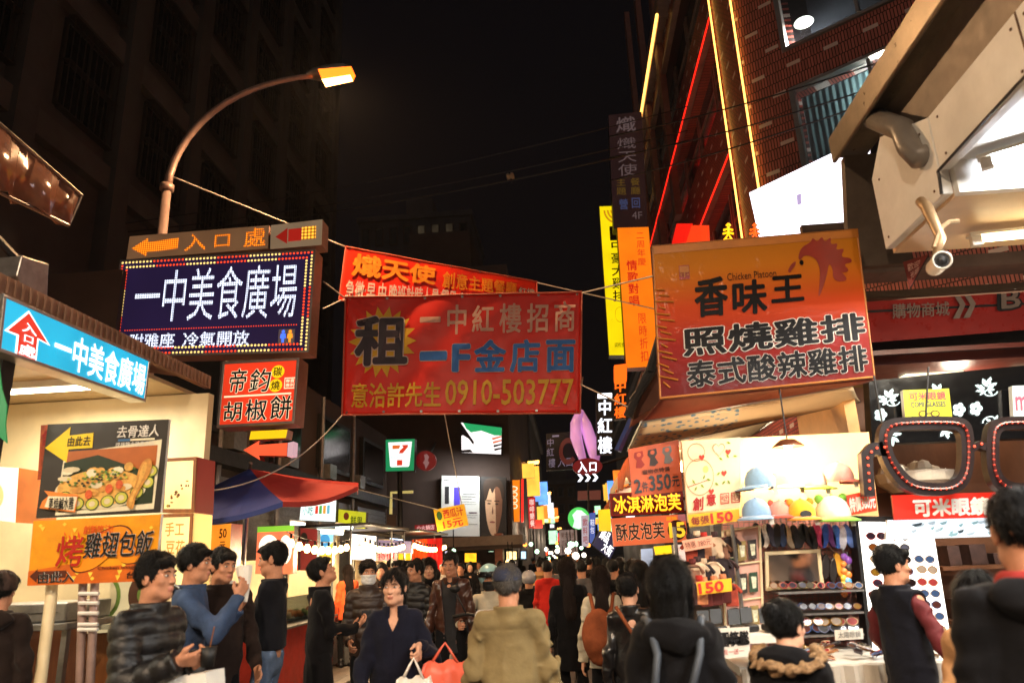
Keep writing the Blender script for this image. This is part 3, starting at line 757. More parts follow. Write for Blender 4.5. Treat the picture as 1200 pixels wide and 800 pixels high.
sign('price_box', 'orange price light box beyond the cream light boxes', 'light box', q, .3, e_org, m_redpaint, [('50', .58, .1, .85, .3, m_brownink, .03), ('元', .6, .36, .84, .56, m_brownink, .03)])
q = Qx(-4.34, (62, 470), (100, 452), (100, 540), (60, 560))
# posters on the kiosk end wall and front
q = Qy(5.02, (48, 498), (62, 497), (56, 560), (44, 562))
sign('red_poster', 'mottled red paper poster peeking out behind the black food board', 'poster', q, .02, M('mottled_red_paper', (168, 70, 30), .6, var=.5, scale=30), m_white, [('食', .2, .1, .8, .4, m_redink, .02)])
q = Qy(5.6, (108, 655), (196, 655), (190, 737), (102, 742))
def crabart(mb, q):
    disc(mb, q, .22, .52, .2, .3, 1); disc(mb, q, .22, .52, .15, .24, 0, .007); disc(mb, q, .72, .5, .2, .3, 2, .006); disc(mb, q, .72, .5, .08, .12, 1, .008)
    rect(mb, q, .48, .82, .98, .93, 3, .006)
sign('menu_poster', 'pale menu poster with printed bowls on the kiosk front under the orange board', 'poster', q, .03, E('poster_paper_painted_light', (250, 226, 170), .55, .2, 4), m_white, [('每碗', .55, .84, .7, .91, m_redink, .02, dict(off=.009)), ('五十元', .74, .84, .94, .91, m_redink, .02, dict(off=.009))], art=crabart, artmats=[M('poster_paper', (236, 220, 176), .6), M('print_green', (120, 150, 60), .6), M('print_brown', (90, 50, 26), .6), M('print_amber', (220, 150, 60), .6)])  # paper emits to stand in for kiosk light falling on it
t = thing('wooden_stand', 'warm wooden stall front below the menu poster', 'stall', (-3.6, 5.75, .12))
b = MB(); b.prism([atY(100, 742, 5.65), atY(215, 735, 5.65), Vector((-2.75, 5.65, .12)), Vector((-3.75, 5.65, .12))], (0, .5, 0)); b.build('front', m_wood, t)
b = MB(); p = atY(100, 738, 5.6); b.box(p.x - .05, -2.7, 5.6, 6.2, p.z, p.z + .035); b.build('top', m_steel, t)
t = thing('steel_griddle', 'steel griddle box on its ledge behind the person in the knit cap', 'griddle', (-3.7, 5.2, .9))
p = atY(22, 741, 5.0); p2 = atY(76, 735, 5.0); zt = atY(40, 707, 5.0).z
b = MB(); b.box(p.x - .5, p2.x, 5.0, 5.5, p.z + .06, zt); b.build('body', m_steel, t, bevel=.01)
b = MB(); b.box(p.x - .55, p2.x + .06, 4.93, 5.55, p.z + .01, p.z + .055); b.build('ledge', m_steel, t, bevel=.006)
b = MB(); b.box(p.x - .45, p2.x - .06, 4.985, 4.998, p.z + .12, zt - .06); b.build('door_panel', m_black, t)
for x in (p.x - .5, p2.x): 
    b = MB(); b.box(x - .02, x + .02, 5.0, 5.04, .12, p.z + .008); b.build('leg', m_steel, t)

# food boards on poles
m_boardblk = M('black_print_board', (46, 40, 34), .38, var=.12, coat=.25)
m_yprint = M('yellow_print', (244, 208, 20), .4, var=.05)
q = Qturn(4.6, 3, (56, 497), (198, 491), (188, 600), (42, 607))
FOOD = [M('print_cream_white', (232, 222, 190), .4), M('print_plate', (214, 200, 164), .4), M('print_table', (176, 96, 40), .4), M('print_chicken', (222, 170, 84), .4, var=.3, scale=30), M('print_skin', (200, 140, 64), .4, var=.3, scale=30),
        M('print_scallion', (92, 120, 44), .4, var=.4, scale=50), M('print_cucumber', (200, 196, 80), .4), M('print_rind', (60, 84, 34), .4), M('print_shrimp', (206, 92, 44), .4, var=.3, scale=40), M('print_darkgreen', (34, 48, 24), .4), m_yprint, M('print_orange_tag', (230, 130, 50), .4), M('print_blue', (60, 110, 160), .4)]
def foodart(mb, q):
    shape(mb, q, [(.17, .34), (.96, .22), (.945, .96), (.155, .98)], 0, .003)                       # white photo edge
    shape(mb, q, [(.2, .31), (.93, .28), (.93, .90), (.18, .95)], 2, .0045)
    shape(mb, q, [(.18, .43), (.45, .36), (.93, .60), (.93, .9), (.18, .95)], 9, .006)
    disc(mb, q, .50, .74, .37, .2, 1, .0075, 30)
    disc(mb, q, .50, .71, .35, .19, 3, .009, 30)
    for i, (u, v) in enumerate(((.22, .8), (.33, .87), (.45, .88), (.57, .86), (.68, .83), (.80, .78), (.88, .68), (.90, .56))):
        disc(mb, q, u, v, .056, .066, 7, .0105 + i * .0001, 14); disc(mb, q, u, v, .047, .056, 6, .012 + i * .0001, 14); disc(mb, q, u, v, .025, .03, 1, .0135, 10)
    rnd = random.Random(11)
    for k in range(26):
        disc(mb, q, rnd.uniform(.2, .72), rnd.uniform(.5, .78), rnd.uniform(.03, .075), rnd.uniform(.025, .05), rnd.choice((3, 4, 0, 1)), .0145 + k * .00012, 9)
    for k in range(70):
        u = rnd.gauss(.47, .12); v = .64 - .16 * (u - .3) + rnd.gauss(0, .035)
        disc(mb, q, u, v, .013, .012, rnd.choice((5, 5, 9, 6)), .0182 + k * .00005, 7)
    for u, v in ((.42, .78), (.58, .73), (.66, .69)): disc(mb, q, u, v, .03, .05, 8, .0225, 10)
    shape(mb, q, [(.76, .95), (.73, .9), (.745, .83), (.80, .68), (.80, .55), (.84, .44), (.895, .42), (.915, .5), (.9, .6), (.85, .7), (.80, .84), (.80, .92), (.79, .96)], 4, .024, 2)
    shape(mb, q, [(.755, .93), (.76, .83), (.815, .68), (.82, .55), (.85, .46), (.875, .48), (.86, .6), (.82, .72), (.78, .86), (.775, .93)], 3, .0252, 2)
    shape(mb, q, [(.005, .26), (.195, .04), (.195, .135), (.39, .115), (.395, .28), (.2, .285), (.2, .43)], 10, .004)
    shape(mb, q, [(.055, .83), (.1, .775), (.06, .72), (.34, .78), (.33, .96), (.04, .9)], 11, .026); shape(mb, q, [(.1, .78), (.335, .8), (.32, .945), (.08, .89)], 0, .0272)
    rect(mb, q, .6, .2, .7, .222, 12, .004); rect(mb, q, .7, .2, .9, .222, 0, .004)
sign('food_board', 'black board with a plated chicken photo and a yellow arrow', 'sign', q, .03, m_boardblk, m_white,
     [('由此去', .19, .15, .375, .255, m_ink, .02, dict(off=.007)), ('去骨達人', .585, .055, .93, .185, m_whiteink, .02, dict(skew=.02)), ('煙燻鹽水雞專賣店', .585, .235, .9, .28, m_whiteink, .0),
      ('蔥燒鹹水雞', .115, .80, .315, .93, m_ink, .01, dict(off=.029, skew=-.02))], art=foodart, artmats=FOOD)
m_oboard = M('orange_print_board', (226, 150, 22), .38, var=.22, scale=5, coat=.2)
q = Qturn(4.58, 3, (39, 610), (189, 602), (181, 680), (32, 686))
OB = [M('print_orange', (236, 140, 20), .4, var=.1), M('print_brown_line', (80, 34, 16), .4), M('print_lightdot', (246, 206, 70), .4), M('print_flame', (214, 64, 22), .4, var=.3, scale=30), M('print_flame_y', (250, 170, 40), .4), M('print_lowband', (200, 96, 22), .4, var=.2, scale=8)]
def wingart(mb, q):
    shape(mb, q, [(0, .78), (.3, .70), (.6, .76), (1, .72), (1, 1), (0, 1)], 5, .003)
    rnd = random.Random(2)
    for k in range(26):
        u = rnd.uniform(.03, .97); v = rnd.uniform(.06, .93); shape(mb, q, [(u - .02, v - .03), (u + .02, v - .03), (u, v + .045)] if k % 2 else [(u - .018, v), (u, v - .03), (u + .018, v), (u, v + .03)], 2, .0042)
    wing = [(.33, .68), (.36, .52), (.45, .36), (.56, .22), (.68, .14), (.77, .2), (.80, .36), (.82, .5), (.90, .58), (.92, .66), (.84, .72), (.74, .73), (.69, .62), (.66, .55), (.6, .66), (.52, .78), (.42, .83), (.36, .8)]
    big = [(.62 + (u - .62) * 1.05, .5 + (v - .5) * 1.06) for u, v in wing]
    shape(mb, q, big, 1, .0055, 2); shape(mb, q, wing, 0, .007, 2)
    for k in range(9):
        u = .235 + .018 * k; h = .22 + .06 * math.sin(k * 2.1)
        shape(mb, q, [(u, .46), (u + .012, .3), (u + .004, .46 - h), (u + .03, .3), (u + .03, .46)], 3 if k % 2 else 4, .008 + .0003 * k)
    shape(mb, q, [(.015, .86), (.075, .75), (.075, .79), (.3, .79), (.3, .9), (.075, .9), (.075, .96)], 1, .0055)
sign('wing_board', 'orange board advertising stuffed chicken wings with a flame character', 'sign', q, .03, m_oboard, m_white,
     [('烤', .22, .26, .43, .74, M('print_deepred', (170, 30, 16), .4), .03, dict(out=(m_yprint, .02), off=.013)), ('雞翅包飯', .43, .24, .955, .62, m_ink, .02, dict(out=(m_whiteink, .02), off=.013, skew=.03)),
      ('創新吃法!', .41, .12, .64, .25, M('print_orange_red', (220, 80, 20), .4), .02, dict(off=.011)), ('Chicken wings Rice', .55, .755, .95, .815, M('print_brown_line', (80, 34, 16), .4), .01, dict(off=.011)),
      ('由此入', .09, .81, .37, .97, m_ink, .02, dict(out=(m_whiteink, .02))), ('台灣', .78, .85, .93, .95, m_ink, .02)], art=wingart, artmats=OB)
t = thing('sign_pole', 'white pole propping up the food boards', 'pole', atZ(58, 900, .12))
b = MB(); b.tube([atY(63, 640, 4.68), atY(60, 700, 4.68), atY(30, 930, 4.55)], .036, 10); b.build('shaft', m_cream, t, smooth=True)
t = thing('pole_bundle', 'pair of metal poles bound with white tape under the food boards', 'pole', atZ(105, 880, .12))
for dx in (0, 14):
    b = MB(); b.tube([atY(99 + dx, 640, 4.66), atY(97 + dx, 690, 4.66), atY(90 + dx * .7, 915, 4.66)], .026, 10); b.build('pole', m_pole, t, smooth=True)
b = MB()
for y in (695, 706, 718, 731, 737): b.tube([atY(93 - (y - 690) * .03, y, 4.62), atY(116 - (y - 690) * .03, y, 4.62)], .012, 6)
b.build('binding_tape', m_whiteink, t)

# ================================================================ banners and cables across the street
def cloth(seed, amp):
    r = random.Random(seed); ks = [(r.uniform(2, 7), r.uniform(1, 5), r.uniform(0, 6)) for _ in range(6)]
    def d(u, v):
        e = 4 * u * (1 - u)
        w = sum(math.sin(2 * math.pi * (a * u * .5 + b_ * v * .4) + c) for a, b_, c in ks) / 6
        # pull folds fan out from the corners that the ropes hold
        f = 0
        for cu, cv in ((0, 0), (1, 0), (0, 1), (1, 1)):
            du, dv = (u - cu) * 2, v - cv; rr = math.hypot(du, dv)
            if rr > 1e-4: f += math.sin(math.atan2(abs(dv), abs(du)) * 16) * max(0, 1 - rr * 2.2) * .45
        return amp * (w * e + f) + amp * 1.2 * e * (v - .4)
    return d
m_banner = M('red_banner_vinyl', (244, 40, 24), .42, var=.04, scale=2, bump=.12, bscale=6)
m_banner2 = M('scarlet_banner_vinyl', (242, 50, 24), .4, var=.04, scale=2, bump=.15, bscale=8)
m_pink = M('print_pale_pink', (240, 190, 172), .5)
m_blue = M('print_banner_blue', (44, 120, 214), .5)
m_yel = M('print_banner_yellow', (246, 190, 50), .5)
m_burst = M('print_burst', (240, 190, 40), .5)
def banner(label, q, mat, texts, art, artmats):
    t = thing('banner', label, 'banner', q.base())
    nu, nv = 72, 36; mb = MB()
    vs = [q.P(i / nu, j / nv) for j in range(nv + 1) for i in range(nu + 1)]
    mb.add(vs, [(j * (nu + 1) + i, j * (nu + 1) + i + 1, (j + 1) * (nu + 1) + i + 1, (j + 1) * (nu + 1) + i) for j in range(nv) for i in range(nu)])
    mb.build('sheet', mat, t, smooth=True, solid=.004)
    mb = MB()
    for a, c in (((0, 0), (1, 0)), ((0, 1), (1, 1)), ((0, 0), (0, 1)), ((1, 0), (1, 1))):
        mb.tube([q.P(a[0] + (c[0] - a[0]) * k / 24, a[1] + (c[1] - a[1]) * k / 24, .004) for k in range(25)], .012, 6)
    mb.build('hem', M('banner_hem', (206, 110, 90), .6), t)
    mb = MB()
    for k in range(7):
        for v in (.02, .98): disc(mb, q, .02 + .96 * k / 6, v, .006, .011, 0, .012, 8)
    mb.build('eyelets', m_steel, t)
    if art:
        mb = MB(); art(mb, q); mb.build('artwork', artmats, t)
    ms = []; mb = MB()
    for e in texts:
        s, u0, v0, u1, v1, m, bold = e[:7]; o = e[7] if len(e) > 7 else {}
        off = o.get('off', .02)
        if 'out' in o:
            if o['out'][0] not in ms: ms.append(o['out'][0])
            write(mb, q, s, u0, v0, u1, v1, ms.index(o['out'][0]), bold + o['out'][1], off); off += .006
        if m not in ms: ms.append(m)
        write(mb, q, s, u0, v0, u1, v1, ms.index(m), bold, off)
    mb.build('lettering', ms, t); return t
qb = Quad([atY(x, y, 9.5) for x, y in ((405, 348), (682, 342), (680, 484), (401, 486))], cloth(4, .035))
def burst(mb, q):
    pts = []
    for k in range(36):
        a = 2 * math.pi * k / 36; r = 1.0 if k % 2 == 0 else .72; pts.append((.165 + .147 * r * math.cos(a), .395 + .31 * r * math.sin(a)))
    shape(mb, q, pts, 0, .014)
m_purple = M('print_purple_black', (40, 30, 52), .45)
wb = M('print_banner_white', (226, 206, 200), .5)
banner('wide red shop to let banner stretched across the street by ropes', qb, m_banner,
       [('租', .055, .175, .27, .60, m_purple, .055, dict(out=(wb, .03), off=.024)), ('一', .325, .2, .41, .235, m_pink, .03), ('中', .435, .09, .525, .35, m_pink, .03), ('紅', .545, .1, .635, .34, m_pink, .03), ('樓', .66, .09, .75, .34, m_pink, .03), ('招', .775, .09, .865, .34, m_pink, .03), ('商', .885, .08, .975, .34, m_pink, .03),
        ('一', .33, .505, .44, .55, m_blue, .045, dict(out=(wb, .02))), ('F', .47, .44, .535, .655, m_blue, .05, dict(out=(wb, .02))), ('金', .56, .40, .685, .67, m_blue, .045, dict(out=(wb, .02))), ('店', .71, .40, .83, .67, m_blue, .045, dict(out=(wb, .02))), ('面', .855, .39, .975, .67, m_blue, .045, dict(out=(wb, .02))),
        ('意洽許先生', .04, .745, .42, .945, m_yel, .025), ('0910-503777', .44, .73, .97, .93, m_yel, .02)], burst, [m_burst])
p00 = atY(405, 289, 10.6); p10 = atY(629, 330, 13.4); p11 = atY(629, 357, 13.4); p01 = atY(397, 352, 10.6)
q2 = Quad([p00, p10, p11 + Vector((0, 0, -.1)), p01], cloth(9, .02))
banner('slanting scarlet hiring banner hung behind the wide red banner', q2, m_banner2,
       [('熾天使', .04, .10, .42, .52, M('print_banner_orange', (244, 150, 40), .5), .06), ('創意主題餐廳', .46, .17, .87, .58, M('print_banner_orange', (244, 150, 40), .5), .03), ('紅樓', .885, .3, .98, .6, wb, .03, dict(out=(m_purple, .05))),
        ('急徵:早.中.晚班計時人員.假日', .02, .62, .53, .98, wb, .03), ('義大利麵·燉飯·輕食·火鍋', .45, .66, .97, .93, wb, .0)], None, None)
def rope(label, pts, r=.008, mat=None, sag=0.0, name='rope', group=None):
    pts = [Vector(p) for p in pts]; out = []
    for a, b in zip(pts[:-1], pts[1:]):
        n = 14
        for k in range(n + (b is pts[-1])): s = k / n; out.append(a.lerp(b, s) - Vector((0, 0, sag * 4 * s * (1 - s))))
    mb = MB(); mb.tube(out, r, 6); return tag(mb.build(name, mat or m_rope, smooth=True), label, 'rope' if name == 'rope' else 'cable', group)
rope('pale rope running from the lamp post arm down to the slanting banner', [atY(199, 206, 9.44), atY(404, 289, 10.6)], .012)
rope('pale rope from the lower banner corner down to the blue parasol', [atY(402, 485, 9.5), atY(335, 545, 9.0), atY(243, 575, 8.0)], .010, sag=.06)
rope('pale rope tying the upper banner corner to the diode sign', [atY(379, 330, 9.2), atY(404, 349, 9.5)], .010)
rope('pale rope tying the slanting banner foot to the diode sign', [atY(378, 362, 9.2), atY(399, 352, 10.6)], .010)
rope('pale rope from the slanting banner over to the arcade side', [atY(629, 331, 13.4), Vector((3.5, 13.6, 5.6))], .012)
rope('pale rope from the wide banner top corner to the chicken sign', [atY(682, 343, 9.5), Vector((1.1, 7.2, 4.35))], .010)
rope('pale rope from the wide banner foot to the canopy poles', [atY(680, 450, 9.5), Vector((1.3, 8.6, 2.95))], .010)
for i, (a, c, lab) in enumerate((((335, 245), (716, 150), 'upper cable crossing the night sky between tower and arcade'), ((360, 252), (716, 178), 'middle cable crossing the night sky under the upper cable'),
                               ((378, 256), (716, 190), 'lowest thick cable crossing the night sky above the banners'))):
    rope(lab, [atY(a[0] - 210, a[1] + 20, 15), atY(c[0] + 90, c[1] - 25, 14.5)], .016 if i == 2 else .011, m_wire, .25, 'cable', 'cables across the street')
rope('black cable strung in front of the arcade windows, highest of three', [atY(714, 160, 12.5), atY(1070, 60, 9)], .012, m_wire, .1, 'cable', 'cables across the arcade')
rope('black cable strung in front of the arcade windows, middle of three', [atY(714, 185, 12.5), atY(1075, 85, 9)], .012, m_wire, .12, 'cable', 'cables across the arcade')
rope('black cable strung in front of the arcade windows, lowest of three', [atY(714, 212, 12.5), atY(1080, 98, 9)], .012, m_wire, .1, 'cable', 'cables across the arcade')
p = atY(598, 207, 14.7)
t = thing('cable_spool', 'small pale insulator spool clamped on the cables above the banners', 'insulator', p)
b = MB(); b.lathe([(0, -.09), (.07, -.08), (.09, -.03), (.05, 0), (.09, .03), (.07, .08), (0, .09)], p, 12, axis=(1, 0, .2)); b.build('spool', M('porcelain', (196, 180, 150), .4), t, smooth=True)
b = MB(); b.tube([p, p + Vector((.03, 0, -.16))], .015, 6); b.build('hook', m_dark, t)
# ================================================================ snack stalls further up, west side
def parasol(label, cx, cy, z_rim, z_top, r, mats, turn=0.0, group=None, fringe=.16, tilt=(0, 0)):
    t = thing('market_parasol', label, 'parasol', (cx, cy, .12), group)
    n = 8; rim = [Vector((cx + r * math.cos(turn + 2 * math.pi * k / n), cy + r * math.sin(turn + 2 * math.pi * k / n), z_rim + tilt[0] * math.cos(turn + 2 * math.pi * k / n) + tilt[1] * math.sin(turn + 2 * math.pi * k / n))) for k in range(n)]
    top = Vector((cx, cy, z_top)); b = MB(); m = 5
    for k in range(n):
        a, c = rim[k], rim[(k + 1) % n]; mi = k * len(mats) // n if len(mats) > 1 else 0
        for i in range(m):
            for j in range(m):
                def pt(s, w):
                    e = a.lerp(c, w); p = top.lerp(e, s); p.z -= .07 * s * math.sin(math.pi * w) + .03 * math.sin(math.pi * s)
                    return p
                b.poly([pt(i / m, j / m), pt((i + 1) / m, j / m), pt((i + 1) / m, (j + 1) / m), pt(i / m, (j + 1) / m)], mi)
        for j in range(m):
            e0 = pt(1, j / m); e1 = pt(1, (j + 1) / m); b.poly([e0, e1, e1 - Vector((0, 0, fringe * .35)), e0 - Vector((0, 0, fringe * .35))], mi)
    b.build('canopy', mats, t, solid=.006)
    b = MB(); b.tube([(cx, cy, .12), (cx, cy, z_top + .05)], .022, 8); b.sphere((cx, cy, z_top + .07), .03, 8); b.build('pole', m_steel, t, smooth=True)
    for k in range(n):
        b = MB(); b.tube([top - Vector((0, 0, .05)), top.lerp(rim[k], .5) - Vector((0, 0, .12)), rim[k] - Vector((0, 0, .02))], .008, 5); b.build('rib', m_steel, t)
    b = MB(); b.lathe([(0, 0), (.24, 0), (.25, .05), (.05, .09), (0, .09)], (cx, cy, .121), 16); b.build('base', m_dark, t)
    return t
m_cblue = M('blue_canvas', (38, 62, 140), .6, var=.12, scale=3, bump=.3, bscale=5, trans=0)
m_cred = M('red_canvas', (176, 54, 50), .6, var=.12, scale=3, bump=.3, bscale=5)
pc = atY(293, 549, 9.3)
t = parasol('blue and red canvas parasol over the snack stalls', pc.x, 9.3, 2.40, pc.z, 1.5, [m_cred, m_cblue], R_(-52), tilt=(.15, .26))
# colours run in two halves: blue toward the kiosk, red toward the road
m_bulb = E('bulb_glass', (255, 206, 130), 16, lamp=True)
def bulbs(label, a, c, n, watt, sag=.08, group='strings of bare bulbs over the stalls'):
    a = Vector(a); c = Vector(c); t = thing('bulb_string', label, 'light string', (a + c) / 2, group)
    pts = [a.lerp(c, k / 20) - Vector((0, 0, sag * 4 * (k / 20) * (1 - k / 20))) for k in range(21)]
    b = MB(); b.tube(pts, .006, 5); b.build('cable', m_wire, t)
    for k in range(n):
        s = (k + .5) / n; p = a.lerp(c, s) - Vector((0, 0, sag * 4 * s * (1 - s)))
        b = MB(); b.lathe([(0, .0), (.014, .0), (.016, -.05), (.02, -.06)], p, 8, 1); b.lathe([(.02, -.06), (.042, -.1), (.045, -.125), (.03, -.155), (0, -.165)], p, 10, 0)
        b.build('bulb', [m_bulb, m_black], t, smooth=True)
    if watt: 
        for s in (.25, .75): point(t, a.lerp(c, s) - Vector((0, 0, .25)), watt, (1, .72, .40), .12)
    return t
def food_stall(label, x0, x1, y0, y1, front, goods, seed, group=None, roof=2.16):
    t = thing('food_stall', label, 'stall', ((x0 + x1) / 2, (y0 + y1) / 2, .12), group); r = random.Random(seed)
    b = MB(); b.box(x0, x1, y0, y1, .14, .86); b.build('counter', front, t, bevel=.01)
    b = MB(); b.box(x0 - .04, x1 + .05, y0 - .04, y1 + .04, .862, .89); b.build('counter_top', m_steel, t, bevel=.005)
    if roof > 2: b = MB(); b.box(x0 - .02, x1 + .3, y0 - .05, y1 + .05, roof, roof + .04); b.build('roof', m_dark, t)
    for x in (x0 + .03, x1 - .03):
        for y in (y0 + .03, y1 - .03):
            b = MB(); b.tube([(x, y, .89), (x, y, roof)], .018, 6); b.build('post', m_steel, t)
    b = MB(); b.box(x0 + .05, x0 + .07, y0 + .1, y1 - .1, .9, roof - .06); b.build('back_panel', m_cream, t)
    b = MB(); b.box(x1 - .06, x1 - .05, y0 + .1, y1 - .1, .9, 1.22); b.build('glass_guard', thin_glass('clear_glass', (214, 224, 228)), t)
    for k in range(int((y1 - y0) / .32)):
        y = y0 + .2 + k * .32; b = MB(); b.lathe([(0, .0), (.10, .0), (.14, .05), (.13, .05), (0, .03)], (x1 - .25, y, .892), 14)
        for q in range(12): b.sphere((x1 - .25 + r.uniform(-.08, .08), y + r.uniform(-.08, .08), .94 + r.uniform(0, .06)), r.uniform(.025, .045), 7, 1)
        b.build('food_tray', [m_steel, goods[k % len(goods)]], t, smooth=True)
    return t
G1 = [M('fried_food', (186, 112, 40), .5, var=.4, scale=20), M('greens', (90, 110, 40), .5, var=.4, scale=20), M('red_sausage', (150, 50, 30), .4, var=.3), M('pale_dumplings', (220, 200, 160), .5)]
m_ctr = M('printed_counter_red', (170, 40, 26), .5, var=.2); m_ctr2 = M('printed_counter_yellow', (206, 150, 50), .5, var=.2); m_ctr3 = M('stainless_counter', (150, 148, 144), .3, .8, var=.2)
food_stall('snack stall with a red counter beside the amber light boxes', -4.6, -3.5, 8.7, 11.1, m_ctr, G1, 1, roof=1.75)
food_stall('snack stall with a steel counter beneath the lit white menu', -4.5, -3.4, 11.6, 14.4, m_ctr3, G1, 2)
food_stall('snack stall with a yellow counter next to the red curtain', -4.4, -3.3, 15.0, 18.5, m_ctr2, G1, 3)
bulbs('string of bare bulbs over the red counter stall', (-3.3, 8.6, 1.98), (-3.35, 11.3, 1.95), 9, 80)
bulbs('string of bare bulbs over the steel counter stall', (-3.2, 11.5, 1.98), (-3.2, 14.5, 1.98), 10, 90)
bulbs('string of bare bulbs over the yellow counter stall', (-3.1, 14.8, 2.0), (-3.1, 18.8, 2.0), 12, 100)
def lit(label, cat, Y, c, face, case=None, texts=(), thick=.15, art=None, artmats=None, turn=None, frame=None, name='light_box', group=None):
    q = Qy(Y, *c) if turn is None else Qturn(Y, turn, *c)
    return sign(name, label, cat, q, thick, face, case or m_dark, texts, group, frame, art, artmats)
e_w2 = E('lit_cool_white', (236, 250, 248), 1.25, .12, 2); e_y2 = E('lit_yellow_green', (206, 206, 40), .85, .3, 3); e_w3 = E('lit_white_menu2', (255, 250, 244), 1.6, .15, 2, lamp=True)
def stripes4(mb, q):
    for i in range(4): rect(mb, q, .42 + i * .11, .2, .5 + i * .11, .62, i, .005)
lit('white light box with four coloured bars above the stalls', 'light box', 12, ((353, 590), (394, 586), (393, 611), (351, 609)), e_w2, texts=[('小吃', .06, .2, .36, .7, E('faint_teal_ink', (90, 170, 170), .7), .02)], art=stripes4, artmats=[E('bar_%d' % i, c_, .8) for i, c_ in enumerate(((230, 70, 50), (90, 180, 90), (236, 170, 70), (110, 190, 220)))])
def blob(mb, q): disc(mb, q, .35, .35, .09, .22, 0); 
lit('yellow green light box beside the white striped light box', 'light box', 12.4, ((394, 596), (429, 600), (428, 619), (393, 617)), e_y2, texts=[('鮮果', .5, .3, .9, .8, E('ink_green', (90, 110, 20), .4), .02)], art=blob, artmats=[E('print_brown_glow', (130, 60, 30), .5)])
lit('lit menu with a green top edge behind the two chatting men', 'light box', 9.9, ((302, 617), (345, 615), (343, 672), (299, 672)), E('lit_salmon_menu', (250, 120, 80), 1.0, .4, 4), art=lambda mb, q: (rect(mb, q, 0, 0, 1, .12, 0), disc(mb, q, .32, .42, .26, .24, 1), disc(mb, q, .78, .5, .18, .3, 1)), artmats=[E('lit_green_edge', (130, 200, 60), .9), E('lit_plate_white', (255, 240, 220), 1.3)])
lit('dark red lit panel with a small emblem among the stalls', 'panel', 11.2, ((350, 618), (372, 620), (371, 668), (350, 668)), E('lit_dark_red', (120, 36, 34), .6, .3, 3), art=lambda mb, q: disc(mb, q, .3, .22, .18, .12, 0), artmats=[m_ink])
lit('orange red lit strip at the edge of the dark red panel', 'panel', 11.1, ((344, 618), (349.5, 618), (349, 668), (344, 668)), E('lit_orange_strip', (230, 60, 30), .9, .3))
def bluey(mb, q): shape(mb, q, [(0, .6), (.3, .5), (.6, .6), (1, .35), (1, 1), (0, 1)], 0); disc(mb, q, .5, .3, .3, .2, 1)
lit('bright blue and yellow drink poster glowing among the stalls', 'poster', 12.2, ((371, 622), (391, 622), (389, 658), (370, 657)), E('lit_sky_poster', (150, 216, 244), 1.1, .2, 5), art=bluey, artmats=[E('lit_yellow_print', (250, 210, 80), 1.1), E('lit_blue_print', (70, 160, 220), .9)])
lit('brilliant white lit menu above the steel counter', 'light box', 14, ((411, 625), (441, 628), (440, 657), (412, 655)), e_w3, texts=[('菜單', .2, .2, .8, .5, E('faint_pink_ink', (250, 180, 170), 1.0), .01)])
lit('lilac lit menu strip next to the brilliant white menu', 'light box', 15, ((442, 632), (482, 634), (482, 648), (441, 648)), E('lit_lilac', (150, 130, 160), .7, .3, 4))
lit('red and white price strip under the lilac menu', 'light box', 15.3, ((440, 646), (465, 646), (465, 656), (440, 657)), E('lit_red_white', (255, 190, 170), 1.0, .4, 6), texts=[('特價', .1, .15, .9, .85, E('ink_red_glow', (220, 40, 30), .7), .02)])
lit('yellow lit box at the end of the price strip', 'light box', 15.6, ((467, 646), (481, 646), (481, 656), (467, 656)), E('lit_yellow_small', (255, 200, 30), 1.2))
lit('small red character sign on the wall before the fruit board', 'sign', 19, ((486, 615), (511, 613), (511, 621), (486, 622)), E('lit_red_strip', (140, 30, 34), .6), texts=[('小火鍋店', .1, .15, .92, .85, E('letter_glow_pink', (240, 190, 190), .9), .02)])
t = thing('red_curtain', 'red orange stall curtain with painted glow hanging at the yellow counter', 'curtain', atY(500, 690, 17.5))
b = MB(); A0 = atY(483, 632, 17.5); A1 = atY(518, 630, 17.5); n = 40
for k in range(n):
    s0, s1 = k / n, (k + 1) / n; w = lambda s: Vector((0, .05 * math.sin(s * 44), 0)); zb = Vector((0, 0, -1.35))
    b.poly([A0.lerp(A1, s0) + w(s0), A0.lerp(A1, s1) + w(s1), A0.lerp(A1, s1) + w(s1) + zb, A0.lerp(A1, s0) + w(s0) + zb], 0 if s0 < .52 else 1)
b.build('cloth', [E('orange_cloth_painted_light', (250, 84, 24), .85, .35, 3), E('red_cloth_painted_light', (240, 40, 30), .8, .25, 3)], t, smooth=True, solid=.01)  # cloth is no lamp; the light on it is painted as emission
for i, (x0, x1, y) in enumerate(((341, 357, 613), (394, 413, 616), (372, 402, 622))):
    t = thing('tube_light', 'cool white tube light ' + ('at the edge of the blue and red parasol', 'under the yellow green light box', 'above the blue drink poster')[i], 'tube light', atY((x0 + x1) / 2, y, 11.8))
    b = MB(); b.tube([atY(x0, y, 11.8), atY(x1, y + 2, 11.8)], .035, 8); b.build('tube', E('cool_tube', (236, 255, 250), 4, lamp=True), t)
    b = MB(); b.tube([atY(x0 - 1, y - 2.5, 11.85), atY(x1 + 1, y - .5, 11.85)], .03, 6); b.build('fitting', m_white, t)
t = thing('flood_lamp', 'small bluish floodlight on an arm above the lilac menu', 'floodlight', atY(465, 627, 14.5))
c = atY(463, 627, 14.5); b = MB(); b.prism([c + Vector((-.12, 0, .06)), c + Vector((.14, 0, .0)), c + Vector((.12, 0, -.08)), c + Vector((-.1, 0, -.05))], (0, .16, 0)); b.build('housing', m_dark, t)
b = MB(); b.prism([c + Vector((-.1, -.01, -.052)), c + Vector((.12, -.01, -.082)), c + Vector((.12, .15, -.084)), c + Vector((-.1, .15, -.054))], (0, 0, -.01)); b.build('lens', E('blue_white_lens', (190, 220, 255), 6, lamp=True), t)
